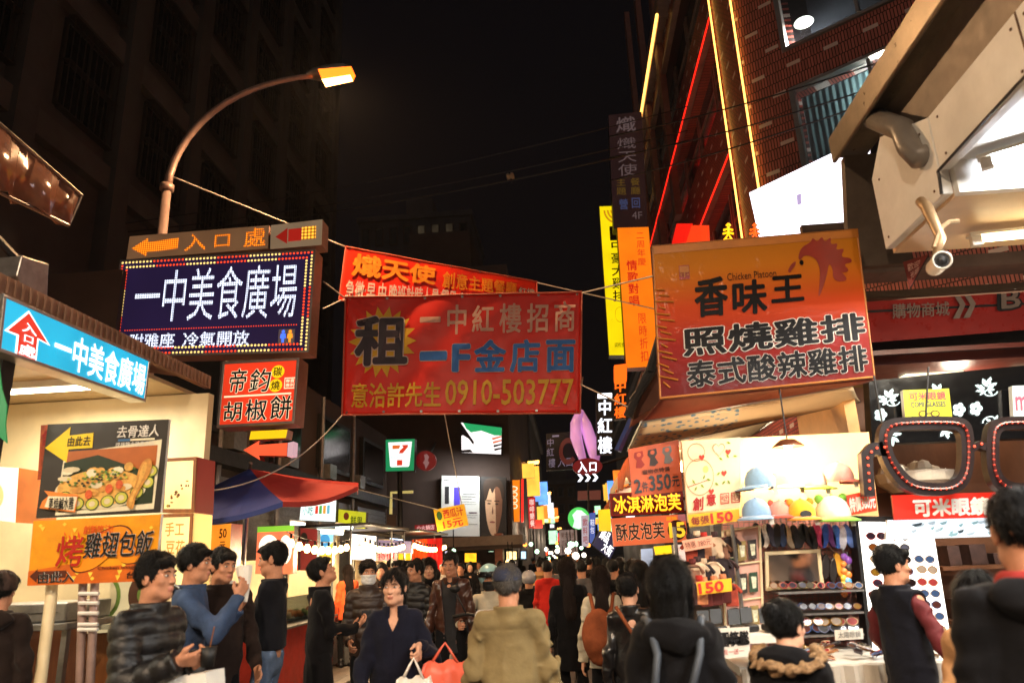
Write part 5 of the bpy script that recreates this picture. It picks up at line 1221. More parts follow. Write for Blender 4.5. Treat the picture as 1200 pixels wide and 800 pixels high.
b = MB(); e = atY(1112, 262, 3.9); b.tube([(c.x, 3.93, c.z + .1), (e.x - .02, 3.95, e.z), (e.x + .04, 3.97, e.z + .04), (e.x + .1, 3.98, e.z + .045)], .014, 6); b.build('bracket', M('camera_bronze', (150, 124, 92), .4, .4), t)
q = Qp((2.45, 4.9, 3.4), (-.75, -.66, 0), (1056, 306), (1082, 298), (1068, 333), (1064, 336))
sign('hanging_plate', 'small dull red plate with faint characters hanging under the cream awning', 'sign', Qp((2.5, 4.95, 3.4), (-.6, -.8, 0), (1058, 307), (1088, 298), (1075, 322), (1066, 338)), .02, M('dull_red_plate', (120, 44, 36), .5, var=.2), m_dark, [('歡迎', .15, .15, .75, .45, m_pink, .0), ('光臨', .25, .5, .85, .8, m_pink, .0)])

# ================================================================ shops behind: mall entrance beam and eyewear shop
t = thing('mall_entrance', 'red fascia of the shopping arcade entrance with dull metal lettering', 'fascia', (4.2, 7.2, 3.4))
m_redf = M('red_lacquer', (150, 36, 28), .3, var=.1, coat=.5)
q = Qy(7.2, (1010, 342), (1230, 336), (1230, 384), (1012, 402))
board('panel', q, .5, [m_redf, m_dark], t)
b = MB(); rect(b, q, 0, .38, 1, .43, 0, .02); rect(b, q, 0, 0, 1, .05, 0, .02); b.build('groove', m_black, t)
b = MB(); write(b, q, '購物商城', .155, .28, .46, .58, 0, .02, .03); b.build('lettering', M('letter_metal', (150, 134, 122), .35, .5), t)
b = MB()
for k in (0, .055): shape(b, q, [(.475 + k, .1), (.505 + k, .1), (.545 + k, .36), (.51 + k, .66), (.475 + k, .66), (.515 + k, .38)], 0, .04)
b.build('chevrons', M('letter_metal', (150, 134, 122), .35, .5), t)
b = MB(); write(b, q, 'B', .725, .05, .84, .52, 0, .08, .03); write(b, q, 'B', .735, .07, .83, .5, 1, .03, .045); b.build('big_letter', [m_black, M('letter_metal', (150, 134, 122), .35, .5)], t)
b = MB(); b.box(2.3, 7, 6.6, 6.9, 4.0, 4.12); b.box(2.3, 7, 6.3, 6.36, 4.3, 4.4); b.box(2.2, 7, 5.9, 5.98, 3.52, 3.58); b.build('awning_beams', M('brown_beam', (84, 66, 54), .5, var=.2), t)
b = MB(); b.box(2.0, 7, 6.2, 7.7, 3.02, 3.1); b.prism([(2.0, 6.0, 3.1), (7, 6.0, 3.1), (7, 7.6, 3.5), (2.0, 7.6, 3.5)], (0, 0, -.04)); b.build('ceiling', M('maroon_ceiling', (92, 40, 32), .4, var=.15), t)
m_ceil = E('warm_ceiling_panel', (255, 236, 196), 2.2, lamp=True)
for x in (3.1, 4.05):
    b = MB(); b.box(x, x + .5, 6.6, 6.75, 3.0, 3.018); b.build('ceiling_light', m_ceil, t)
point(t, (3.6, 6.7, 2.85), 22, (1, .8, .6), .1); area(t, (4.0, 5.95, 3.44), (4.0, 7.2, 3.6), (2.2, .08), 12, (1, .8, .62))  # area lamp added unseen to brighten the red fascia, no fitting drawn
# flowered light board
q = Qy(6.0, (1018, 446), (1240, 424), (1240, 512), (1022, 520))
e_flor = E('lit_floral_white', (226, 250, 250), 1.15)
def leafspray(mb, q, cx, cy, sx, sy, fl=1, ro=0.0):
    """acanthus-like scroll: a curling stem with lobed leaves"""
    def tr(u, v): 
        a, c = math.cos(ro), math.sin(ro); x, y = (u * a - v * c) * fl, u * c + v * a
        return (cx + sx * x, cy + sy * y)
    def leaf(x, y, ang, l, w):
        pts = []
        for k in range(9): s = k / 8; pts.append((x + l * s * math.cos(ang) - w * math.sin(math.pi * s) * (1 + .45 * math.sin(s * 18)) * math.sin(ang), y + l * s * math.sin(ang) + w * math.sin(math.pi * s) * (1 + .45 * math.sin(s * 18)) * math.cos(ang)))
        for k in range(7, 0, -1): s = k / 8; pts.append((x + l * s * math.cos(ang) + w * math.sin(math.pi * s) * math.sin(ang), y + l * s * math.sin(ang) - w * math.sin(math.pi * s) * math.cos(ang)))
        shape(mb, q, [tr(*p) for p in pts], 0, .006 + .0004 * (len(mb.f) % 17))
    for x, y, a, l, w in ((0, 0, -1.9, .8, .16), (0, 0, -1.2, .9, .17), (.05, .1, -.5, .8, .16), (-.1, .1, -2.7, .8, .15), (0, .2, .15, .6, .13), (-.1, .2, 3.0, .7, .13), (.1, .3, .9, .5, .1), (-.15, .3, 2.3, .5, .1)): leaf(x, y, a, l, w)
    pts = [(.2 + .55 * math.cos(a) * (1 - a / 9), .45 + .4 * math.sin(a) * (1 - a / 9)) for a in [k * .42 for k in range(13)]]
    for (x0, y0), (x1, y1) in zip(pts[:-1], pts[1:]):
        dx, dy = x1 - x0, y1 - y0; l = math.hypot(dx, dy) + 1e-6; nx, ny = -dy / l * .05, dx / l * .05
        shape(mb, q, [tr(x0 - nx, y0 - ny), tr(x1 - nx, y1 - ny), tr(x1 + nx, y1 + ny), tr(x0 + nx, y0 + ny)], 0, .0135)
def floral(mb, q):
    for cx, cy, fl, ro in ((.1, .3, 1, 0), (.36, .28, -1, 0), (.62, .26, 1, 0), (.88, .26, -1, 0), (.1, .9, 1, 2.6), (.4, .82, -1, 2.9), (.66, .8, 1, 2.8), (.9, .8, -1, 2.7)): leafspray(mb, q, cx, cy, .075, .17, fl, ro)
    for cx in (.05, .47, .56, .98):
        for k in range(5): disc(mb, q, cx + .02 * math.cos(k * 1.26), .56 + .06 * math.sin(k * 1.26), .016, .045, 0, .015 + .0005 * k, 10)
sign('floral_light_board', 'black light board with white scrolling leaves above the eyewear shop', 'light board', q, .12, M('gloss_black_board', (10, 10, 12), .15, coat=.5), m_dark, art=floral, artmats=[e_flor])
q = Qy(5.9, (1058, 457), (1112, 455), (1116, 489), (1061, 490))
def specs(mb, q):
    disc(mb, q, .38, .86, .1, .12, 0); disc(mb, q, .64, .86, .1, .12, 0); disc(mb, q, .38, .86, .07, .08, 1, .006); disc(mb, q, .64, .86, .07, .08, 1, .006); rect(mb, q, .46, .83, .56, .87, 0, .0045)
e_ycard = E('lit_lime_card', (232, 224, 50), .95)
sign('eyewear_card', 'lit lime yellow card with red and blue eyewear lettering on the floral board', 'sign', q, .05, e_ycard, m_white, [('可米眼鏡', .12, .1, .9, .38, E('card_pink', (236, 90, 90), .8), .04), ('COMI GLASSES', .14, .44, .88, .62, E('card_blue', (40, 60, 120), .4), .02)], art=specs, artmats=[E('card_brown', (110, 70, 30), .4), e_ycard])
q = Qy(5.9, (1186, 452), (1240, 450), (1240, 490), (1188, 490))
sign('eyewear_card', 'lit white card with pink lettering at the far end of the floral board', 'sign', q, .05, E('lit_white_card', (240, 250, 240), 1.1), m_white, [('m', .05, .35, .3, .75, E('card_rose', (240, 110, 130), .9), .04)])
# giant neon spectacles
t = thing('neon_spectacles', 'giant black spectacles outlined in red bulbs hanging over the eyewear shop', 'neon sign', (2.9, 4.95, 2.0))
Yg = 5.0
def G(x, y): return atY(x, y, Yg)
m_specs = M('gloss_black_frame', (24, 9, 8), .4, coat=.1, var=.2)
e_dot = E('red_bulbs', (255, 84, 54), 2.3); e_dotg = E('red_tube_glow', (96, 14, 10), .55)
AV = [(1029, 514), (1033, 495), (1050, 488), (1118, 487), (1136, 492), (1142, 508), (1142, 545), (1136, 567), (1122, 578), (1102, 581), (1074, 579), (1056, 571), (1042, 554), (1033, 536)]
IV = [(1044, 516), (1047, 507), (1056, 503), (1114, 502), (1124, 505), (1127, 514), (1127, 543), (1123, 557), (1114, 564), (1100, 566), (1078, 564), (1066, 558), (1055, 545), (1047, 531)]
def rnd2(p):
    for _ in range(2): p = [(a[0] * k + b[0] * (1 - k), a[1] * k + b[1] * (1 - k)) for a, b in zip(p, p[1:] + p[:1]) for k in (.75, .25)]
    return p
def lens(flip):
    fx = lambda p: [(2298 - x, y) for x, y in p] if flip else p
    o = rnd2(fx(AV)); i = rnd2(fx(IV)); n = len(o); b = MB()
    F = [G(x, y) for x, y in o]; I = [G(x, y) for x, y in i]; bk = Vector((0, .07, 0))
    b.add(F + I + [p + bk for p in F] + [p + bk for p in I], sum([[(k, (k + 1) % n, n + (k + 1) % n, n + k), (k, 2 * n + k, 2 * n + (k + 1) % n, (k + 1) % n), (n + k, n + (k + 1) % n, 3 * n + (k + 1) % n, 3 * n + k), (2 * n + k, 3 * n + k, 3 * n + (k + 1) % n, 2 * n + (k + 1) % n)] for k in range(n)], []))
    b.build('rim', m_specs, t)
    return [(p + q_) / 2 + Vector((0, -.010, 0)) for p, q_ in zip(F, I)]
def dots(path, step, closed=True):
    b = MB(); P_ = path + ([path[0]] if closed else []); acc = 0
    for a, c in zip(P_[:-1], P_[1:]):
        l = (c - a).length
        while acc < l: b.sphere(a.lerp(c, acc / l), .0088, 6); acc += step
        acc -= l
    return b.build('bulbs', e_dot, t, smooth=True)
for flip in (0, 1):
    mid = lens(flip); dots(mid, .036)
    b = MB(); b.tube(mid + [mid[0]], .008, 6); b.build('neon_tube', e_dotg, t)
b = MB(); br = [(1141, 520), (1148, 516), (1156, 519), (1157, 528), (1148, 525), (1142, 529)]; b.prism([G(x, y) for x, y in br], (0, .07, 0)); b.build('bridge', m_specs, t)
dots([G(1141, 523) + Vector((0, -.012, 0)), G(1149, 520) + Vector((0, -.012, 0)), G(1157, 523) + Vector((0, -.012, 0))], .05, False)
b = MB(); tp = [(1009, 531), (1020, 519), (1034, 517), (1040, 535), (1026, 532), (1023, 538), (1026, 581), (1013, 581)]; b.prism([G(x, y) for x, y in tp], (0, .07, 0)); b.build('temple', m_specs, t)
dots([G(1036, 524) + Vector((0, -.012, 0)), G(1024, 525) + Vector((0, -.012, 0)), G(1016, 535) + Vector((0, -.012, 0)), G(1019, 578) + Vector((0, -.012, 0))], .05, False)
for a_, c_ in (((1085, 489), (1088, 430)), ((1034, 496), (1024, 440)), ((1221, 489), (1224, 420))):
    b = MB(); b.tube([G(*a_), G(*c_)], .007, 5); b.build('hanger', m_wire, t)
# shop box behind
t = thing('eyewear_shop', 'brown timber eyewear shop front with open shelves', 'shop', (4.0, 6.4, .12))
m_tim = M('brown_timber', (112, 74, 52), .5, var=.25, scale=4, stretch=(1, 1, .4), bump=.15)
b = MB(); b.box(2.35, 7, 7.0, 7.1, .12, 3.0); b.build('back_wall', m_tim, t)
b = MB(); b.box(2.25, 2.34, 5.9, 7.1, .12, 3.0); b.build('side_wall', M('warm_wall', (210, 160, 96), .5, var=.1), t)
for z in (.55, .95, 1.35, 1.75):
    b = MB(); b.box(2.9, 4.6, 6.2, 6.55, z, z + .03); b.build('shelf', m_tim, t)
r = random.Random(5)
for z in (.58, .98, 1.38):
    for k in range(9):
        x = 2.98 + k * .17; b = MB(); b.box(x, x + r.uniform(.08, .14), 6.24, 6.45, z + .002, z + r.uniform(.05, .16)); b.build('stock_box', M('dark_stock', (70, 50, 46), .5, var=.5, scale=8), t)
b = MB(); b.lathe([(0, 0), (.2, 0), (.3, .08), (.32, .16), (.28, .17), (0, .1)], (3.0, 6.6, 1.98), 16); r = random.Random(6)
for k in range(14): b.sphere((3.0 + r.uniform(-.2, .2), 6.6 + r.uniform(-.15, .15), 2.12 + r.uniform(0, .06)), r.uniform(.05, .09), 7)
b.build('bagged_goods', M('clear_plastic_bag', (206, 196, 180), .2, var=.2, coat=.5), t)
b = MB(); b.box(2.5, 3.5, 6.8, 6.95, 2.0, 2.5); b.build('cabinet', m_tim, t)
point(t, (3.4, 6.1, 2.7), 16, (1, .82, .6), .1)
# glasses rack
q = Qy(5.35, (1006, 611), (1092, 612), (1116, 760), (1024, 770))
e_rack = E('rack_backlight', (255, 250, 240), 3.2, .08, 1.2, lamp=True)
t = thing('glasses_rack', 'tall white backlit rack full of sunglasses behind the man in the padded vest', 'display rack', q.base() - Vector((0, 0, q.base().z - .12)))
q = Quad([q.c[0], q.c[1], q.c[2] + (q.c[2] - q.c[1]) * .5, q.c[3] + (q.c[3] - q.c[0]) * .5])
board('panel', q, .09, [e_rack, m_black], t)
b = MB(); b.prism([q.P(-.05, -.03), q.P(0, -.03), q.P(0, 1), q.P(-.05, 1)], (0, .12, 0)); b.prism([q.P(0, -.03), q.P(1.0, -.03), q.P(1, -.001), q.P(0, -.001)], (0, .12, 0)); b.build('frame', m_black, t)
cols = [(40, 26, 24), (150, 84, 26), (206, 176, 140), (70, 70, 76), (96, 50, 44), (150, 110, 30), (110, 116, 140), (190, 70, 70), (60, 40, 60), (100, 90, 60), (190, 170, 150), (70, 100, 150)]
def shades(b, c, w, n, up, col, mi0=0):
    """a pair of sunglasses lying against a rack: two lenses, bridge, folded temples"""
    r = n.cross(up).normalized(); h = w * .3
    for s in (-1, 1):
        o = c + r * (s * w * .26); pts = [o + r * (w * .21 * math.cos(a) * (1 + .1 * math.cos(2 * a))) + up * (h * .62 * math.sin(a)) + n * .012 for a in [2 * math.pi * k / 12 for k in range(12)]]
        b.prism(pts, -n * .008, mi0)
        b.tube(pts + [pts[0]], w * .022, 5, mi0 + 1)
        e = c + r * (s * w * .49) + up * (h * .3); b.tube([e + n * .01, e - n * .0 + r * (s * .004) - up * (h * .2), e - r * (s * w * .5) - up * (h * .5) + n * .004], w * .018, 5, mi0 + 1)
    b.tube([c - r * w * .06 + up * h * .1 + n * .012, c + up * h * .25 + n * .014, c + r * w * .06 + up * h * .1 + n * .012], w * .02, 5, mi0 + 1)
def mcol(i): return M('lens_%d' % i, tuple(int(v * .8) for v in cols[i]), .15, coat=.6, var=.1)
def mfr(i): return M('eyeframe_%d' % i, cols[(i * 5 + 3) % len(cols)], .3, coat=.3, var=.1)
r = random.Random(17); k = 0
up = (q.P(.5, 0) - q.P(.5, 1)).normalized()
for row in range(15):
    for cc in range(3):
        if row < 2 and cc == 2: continue
        i = r.randrange(len(cols)); p = q.P(.2 + .3 * cc + r.uniform(-.015, .015), .075 + row * .06 + r.uniform(-.004, .004), .014)
        u = up + (q.P(1, .5) - q.P(0, .5)).normalized() * r.uniform(-.06, .06)
        b = MB(); shades(b, p, .135, q.n, u.normalized(), 0)
        tag(b.build('sunglasses', [mcol(i), mfr(i)]), 'pair of sunglasses clipped to the white backlit rack', 'sunglasses', 'sunglasses on the backlit rack')
q = Qy(5.2, (1045, 580), (1240, 574), (1240, 604), (1048, 609))
sign('shop_banner', 'red banner strip with white eyewear characters over the rack', 'banner', q, .02, E('red_strip_painted_light', (226, 50, 30), .55, base=lin((206, 36, 24))[:3]), m_redpaint, [('可米眼鏡', .125, .2, .58, .88, M('banner_white_ink', (246, 236, 226), .5), .07)])  # red strip has lamp light painted in as emission
q = Qy(5.28, (1040, 609), (1240, 604), (1240, 626), (1038, 632))
def sketch(mb, q):
    r = random.Random(4)
    for k in range(34):
        u = r.uniform(.1, .98); v = r.uniform(.15, .85); w = r.uniform(.02, .08); shape(mb, q, [(u, v), (u + w, v - .1), (u + w * .9, v + .05), (u + w * .4, v + .12)], k % 3, .004 + .0001 * k)
sign('fashion_poster', 'pale blue white glowing poster strip of eyewear under the red banner', 'poster', q, .03, E('poster_glow', (236, 248, 255), 1.2, .1), m_white, art=sketch, artmats=[E('sketch_teal', (150, 190, 196), .8), E('sketch_grey', (190, 206, 214), .9), E('sketch_dark', (70, 90, 100), .5)])
q = Qy(5.1, (992, 580), (1026, 573), (1028, 598), (995, 604))
sign('price_card', 'orange red card with white price characters beside the glasses temple', 'card', q, .01, E('card_red_painted_light', (232, 70, 30), .5, base=lin((210, 50, 20))[:3]), m_redpaint, [('特價380元', .06, .18, .94, .85, M('card_white_ink', (250, 236, 226), .5), .06)])  # plain card; emission stands in for light falling on it

# ================================================================ chicken cutlet sign and canopies
def chickmat():
    m = bpy.data.materials.new('chicken_banner_film'); m.use_nodes = True; nt = m.node_tree; N = nt.nodes; L = nt.links; b = N['Principled BSDF']
    tc = N.new('ShaderNodeTexCoord'); sp = N.new('ShaderNodeSeparateXYZ'); L.new(tc.outputs['Object'], sp.inputs[0])
    mr = N.new('ShaderNodeMapRange'); mr.inputs['From Min'].default_value = 2.66; mr.inputs['From Max'].default_value = 3.85; L.new(sp.outputs['Z'], mr.inputs['Value'])
    rp = N.new('ShaderNodeValToRGB'); e = rp.color_ramp.elements; e[0].color = lin((96, 14, 10)); e[0].position = 0; e[1].color = lin((176, 112, 20)); e[1].position = 1
    for p, c in ((.3, (138, 22, 13)), (.55, (192, 66, 16)), (.8, (196, 118, 22))): x = e.new(p); x.color = lin(c)
    L.new(mr.outputs[0], rp.inputs[0]); L.new(rp.outputs[0], b.inputs['Base Color']); b.inputs['Roughness'].default_value = .5; b.inputs['Specular IOR Level'].default_value = .12
    b.inputs['Coat Weight'].default_value = .05; b.inputs['Coat Roughness'].default_value = .14
    n = N.new('ShaderNodeTexNoise'); n.inputs['Scale'].default_value = 5; n.inputs['Detail'].default_value = 3; n.inputs['Distortion'].default_value = .6; L.new(tc.outputs['Object'], n.inputs['Vector'])
    bp = N.new('ShaderNodeBump'); bp.inputs['Strength'].default_value = .5; bp.inputs['Distance'].default_value = .035; L.new(n.outputs['Fac'], bp.inputs['Height']); L.new(bp.outputs[0], b.inputs['Coat Normal'])
    return m
m_chick = chickmat()
YC = 5.2
q = Qy(YC, (764, 288), (1005, 268), (1026, 442), (773, 467))
m_gold = M('gold_hem', (186, 116, 44), .4, var=.15)
m_chink = M('film_black_ink', (10, 7, 7), .35, coat=.0, var=.1, spec=.12)
m_feather = M('film_feather_red', (140, 36, 20), .35, coat=.3)
def chickart(mb, q):
    rect(mb, q, 0, 0, 1, .06, 0, .004)
    comb = [(.70, .17), (.72, .10), (.77, .07), (.78, .035), (.80, .075), (.825, .03), (.835, .08), (.87, .04), (.86, .10), (.90, .09), (.88, .14), (.93, .13), (.90, .19), (.95, .2), (.955, .235), (.91, .24), (.94, .29), (.90, .30), (.885, .27), (.93, .35), (.88, .36), (.855, .33), (.86, .27), (.845, .22), (.83, .3), (.80, .4), (.775, .46), (.79, .36), (.80, .27), (.79, .2), (.765, .165), (.73, .155), (.71, .19)]
    shape(mb, q, comb, 1, .006, 2)
    disc(mb, q, .715, .205, .010, .018, 2, .008, 10); shape(mb, q, [(.675, .2), (.69, .19), (.685, .22), (.67, .24), (.655, .27), (.645, .255), (.66, .22)], 1, .007, 2)
    rect(mb, q, .125, .155, .175, .25, 3, .006)
t = sign('chicken_banner', 'glossy orange brown film sign with a feathered bird head over the fried chicken stall', 'sign', q, .05, m_chick, M('brown_sign_box', (96, 44, 30), .5, var=.15, dirt=.2),
     [('香', .19, .25, .345, .51, m_chink, .045, dict(skew=.05)), ('味', .365, .29, .53, .52, m_chink, .045, dict(skew=.05)), ('王', .555, .27, .71, .47, m_chink, .045, dict(skew=.05)), ('一中', .128, .165, .172, .24, m_gold, .02, dict(vert=True, off=.009)),
      ('Chicken Platoon', .355, .235, .59, .285, m_chink, .0)] +
     [(c_, .125 + .216 * k, .575, .325 + .216 * k, .755, m_chink, .05, dict(out=(M('film_white', (236, 230, 222), .5, spec=.2), .035))) for k, c_ in enumerate('照燒雞排')] +
     [(c_, .135 + .141 * k, .785, .265 + .141 * k, .955, m_chink, .045, dict(out=(M('film_white', (236, 230, 222), .5, spec=.2), .03))) for k, c_ in enumerate('泰式酸辣雞排')],
     art=chickart, artmats=[m_gold, m_feather, m_chink, M('film_stamp_red', (150, 26, 20), .3)], frame=(.012, .004, m_gold))
b = MB(); r = random.Random(8)
for k in range(16): b.tube([q.P(.0 + .02 * (k % 2), .3 + k * .04, .005), q.P(.05 + .02 * (k % 3), .31 + k * .042, .012)], .006, 5)
b.build('lacing', m_gold, t)
m_floral = bpy.data.materials.new('blue_floral_cloth'); m_floral.use_nodes = True
def floralcloth(m):
    nt = m.node_tree; N = nt.nodes; L = nt.links; b = N['Principled BSDF']; tc = N.new('ShaderNodeTexCoord')
    v = N.new('ShaderNodeTexVoronoi'); v.inputs['Scale'].default_value = 16; v.inputs['Randomness'].default_value = .8; L.new(tc.outputs['Object'], v.inputs['Vector'])
    n = N.new('ShaderNodeTexNoise'); n.inputs['Scale'].default_value = 40; L.new(tc.outputs['Object'], n.inputs['Vector'])
    ad = N.new('ShaderNodeMath'); ad.operation = 'MULTIPLY_ADD'; ad.inputs[1].default_value = .5; L.new(n.outputs['Fac'], ad.inputs[0]); L.new(v.outputs['Distance'], ad.inputs[2])
    r = N.new('ShaderNodeValToRGB'); r.color_ramp.interpolation = 'CONSTANT'; e = r.color_ramp.elements; e[0].color = lin((84, 122, 160)); e[1].color = lin((216, 198, 168)); e[1].position = .58
    x = e.new(.46); x.color = lin((120, 150, 176)); L.new(ad.outputs[0], r.inputs[0]); L.new(r.outputs[0], b.inputs['Base Color']); b.inputs['Roughness'].default_value = .8
    b.inputs['Transmission Weight'].default_value = 0
floralcloth(m_floral)
m_canvas = M('cream_canvas', (222, 196, 158), .75, var=.08, scale=2, bump=.2, bscale=20)
m_orangecanvas = M('orange_canvas', (226, 110, 56), .7, var=.1, bump=.2)
def canopy(label, x0, x1, y0, y1, z0, z1, mats, split=.55, posts=True, drop=.16, group=None, fall=0.0):
    """a sloping stall canopy, street edge low, with a hanging valance and four posts"""
    t = thing('stall_canopy', label, 'canopy', ((x0 + x1) / 2, (y0 + y1) / 2, .12), group); n = 14; b = MB()
    def pt(s, w): return Vector((x0 + (x1 - x0) * s, y0 + (y1 - y0) * w, z0 + (z1 - z0) * s - fall * (1 - s) * w - .04 * math.sin(math.pi * s) * (1 + .3 * math.sin(w * 5)) - .012 * math.sin(w * math.pi * 3)))
    for i in range(n):
        for j in range(n): b.poly([pt(i / n, j / n), pt((i + 1) / n, j / n), pt((i + 1) / n, (j + 1) / n), pt(i / n, (j + 1) / n)], 0 if i / n < split else min(1, len(mats) - 1))
    for j in range(n):
        a, c = pt(0, j / n), pt(0, (j + 1) / n); d = Vector((-.02, 0, -drop)); b.poly([a, c, c + d * (1 + .2 * math.sin(j)), a + d * (1 + .2 * math.sin(j - 1))], 0)
    b.build('cloth', mats, t, smooth=True, solid=.006)
    for x, y in ((x0 + .1, y0 + .06), (x0 + .1, y1 - .06), (x1 - .05, y0 + .06), (x1 - .05, y1 - .06)):
        s = (x - x0) / (x1 - x0); zz = z0 + (z1 - z0) * s - .05
        if posts and x > x0 + .2: b = MB(); b.tube([(x, y, .0), (x, y, zz)], .018, 6); b.build('post', m_steel, t)
    b = MB(); b.tube([pt(.03, 0), pt(.03, 1)], .016, 6); b.tube([pt(.97, 0), pt(.97, 1)], .016, 6); b.tube([pt(.03, .02), pt(.97, .02)], .014, 6); b.tube([pt(.03, .98), pt(.97, .98)], .014, 6); b.build('frame', m_steel, t)
    return t
t = thing('stall_canopy', 'brown flap and floral cream cloth slung under the glossy chicken sign', 'canopy', (1.5, 5.7, 2.5))
def sheet(nm, n0, n1, f1, f0, mats, split, amp):
    b = MB(); nu, nv = 28, 8
    def pt(u, v): return n0.lerp(n1, u).lerp(f0.lerp(f1, u), v) + Vector((0, 0, amp * (math.sin(u * 11 + v * 2) * .4 - 2 * math.sin(math.pi * v))))
    for i in range(nu):
        for j in range(nv): b.poly([pt(i / nu, j / nv), pt((i + 1) / nu, j / nv), pt((i + 1) / nu, (j + 1) / nv), pt(i / nu, (j + 1) / nv)], 0 if (i + .5) / nu < split else len(mats) - 1)
    return b.build(nm, mats, t, smooth=True, solid=.006)
k0, k1, k2, k3 = atY(752, 494, 5.55), atY(1000, 451, 5.55), atY(1008, 470, 6.2), atY(736, 528, 6.2)
sheet('flap', atY(774, 468, 5.25), atY(1026, 444, 5.25), k1, k0, [M('brown_flap', (120, 52, 38), .6, var=.12, dirt=.15)], 1, .004)
sheet('cloth', k0 + Vector((0, .01, -.01)), k1 + Vector((0, .01, -.01)), k2, k3, [m_floral, m_canvas], .47, .012)
b = MB(); b.tube([k0, k1], .012, 6); b.tube([k3, k2], .012, 6); b.tube([k0, k3], .012, 6); b.build('frame', m_steel, t)
canopy('orange canopy next behind the floral canopy', .72, 2.6, 7.6, 10.2, 2.62, 3.05, [m_orangecanvas, m_canvas], .35, drop=.25)
canopy('pale canvas canopy third along the east side stalls', .8, 2.6, 10.5, 13.6, 2.70, 3.2, [m_canvas], .35, drop=.2)
canopy('dull orange canopy at the end of the east side stalls', .95, 2.7, 14.2, 19.5, 2.72, 3.3, [m_orangecanvas], .35, drop=.2)
for i, (x, y, z, wt, lab) in enumerate(((1.4, 8.8, 2.6, 50, 'bare bulb hanging under the orange canopy behind the floral one'), (1.4, 12, 2.6, 60, 'bare bulb hanging under the pale third canopy'), (1.6, 16.5, 2.6, 90, 'bare bulb hanging under the dull orange canopy at the end'))):
    t = thing('hanging_bulb', lab, 'lamp', (x, y, z)); b = MB(); b.lathe([(.02, 0), (.05, -.05), (.055, -.09), (.035, -.13), (0, -.14)], (x, y, z), 10); b.build('bulb', m_bulb, t, smooth=True)
    b = MB(); b.tube([(x, y, z + .35), (x, y, z - .01)], .012, 6); b.build('cord', m_wire, t); point(t, (x, y, z - .28), wt, (1, .78, .5), .08)
t = thing('awning_rods', 'dark folded parasol poles sticking out beside the chicken sign', 'parasol', (.75, 7.4, 3))
for k, (a, c) in enumerate((((768, 432), (742, 470)), ((760, 432), (736, 488)), ((776, 380), (762, 436)))):
    b = MB(); b.tube([atY(*a, 7.2), atY(*c, 7.2)], [.03, .05], 8); b.build('pole', m_dark, t)
b = MB(); b.prism([atY(752, 436, 7.3), atY(772, 428, 7.3), atY(776, 470, 7.3), atY(742, 492, 7.3)], (0, .5, 0)); b.build('folded_cloth', M('brown_cloth', (90, 52, 36), .7, var=.2), t)
b = MB(); b.tube([atY(742, 488, 9), atY(724, 528, 9)], .05, 6); tag(b.build('blue_pole', M('blue_wrap', (50, 70, 140), .3, coat=.5)), 'blue wrapped pole slanting beside the orange canopy', 'pole')

# ================================================================ hat and accessory stall
t = thing('hat_stall', 'accessory stall with a pink peg wall, shelves and white cloth table', 'stall', (1.6, 5.4, .12))
m_peg = M('pink_mesh_wall', (206, 140, 132), .55, var=.15, scale=30)
m_lightwall = M('cream_backboard', (246, 204, 146), .6, var=.06)
q = Qy(5.62, (798, 516), (1018, 506), (1030, 606), (806, 612)); board('backboard', q, .04, [m_lightwall, m_wood], t)
q = Qy(5.58, (846, 606), (1004, 604), (1016, 772), (850, 790)); board('peg_wall', q, .03, [m_peg, m_wood], t)
b = MB()
for k in range(26): b.tube([q.P(k / 25, 0, .012), q.P(k / 25, 1, .012)], .002, 4)
for k in range(30): b.tube([q.P(0, k / 29, .012), q.P(1, k / 29, .012)], .002, 4)
b.build('wire_grid', m_steel, t)
qpeg = q
zt = atY(980, 772, 4.9).z
b = MB(); b.box(.95, 2.3, 4.72, 5.5, zt - .05, zt); b.build('table_top', m_white, t)
b = MB(); n = 60; P0 = Vector((.95, 4.70, 0)); P1 = Vector((2.3, 4.70, 0))
for k in range(n):
    s0, s1 = k / n, (k + 1) / n; w = lambda s: Vector((0, -.02 * (1 + math.sin(s * 70)), 0)); b.poly([P0.lerp(P1, s0) + w(s0) + Vector((0, 0, zt - .005)), P0.lerp(P1, s1) + w(s1) + Vector((0, 0, zt - .005)), P0.lerp(P1, s1) + w(s1) * 2 + Vector((0, 0, .14)), P0.lerp(P1, s0) + w(s0) * 2 + Vector((0, 0, .14))])
b.build('table_cloth', M('grey_white_cloth', (186, 178, 166), .7, var=.1), t, smooth=True)
for yy in (691, 716, 741):
    z = atY(950, yy, 5.45).z; b = MB(); b.box(atY(905, yy, 5.45).x, atY(1003, yy, 5.45).x, 5.3, 5.56, z - .012, z); b.build('shelf', m_steel, t)
# clothing-clip lamp that burns out the backboard
t2 = thing('pendant_lamp', 'small rusty pendant lamp blazing over the hats', 'lamp', atY(925, 524, 5.25))
c = atY(923, 520, 5.25); b = MB(); b.lathe([(.02, .03), (.05, .03), (.09, 0), (.11, -.02), (.10, -.022), (.03, .02)], c, 18); b.build('shade', M('rusty_shade', (110, 60, 36), .5, .3), t2, smooth=True)
b = MB(); b.sphere(c + Vector((0, 0, -.02)), .03, 10); b.build('bulb', E('hot_bulb', (255, 240, 214), 20, lamp=True), t2, smooth=True)
b = MB(); b.tube([c + Vector((0, 0, .03)), c + Vector((0, 0, .5))], .006, 5); b.build('cord', m_wire, t2)
point(t2, c + Vector((0, .02, -.09)), 50, (1, .72, .42), .05)
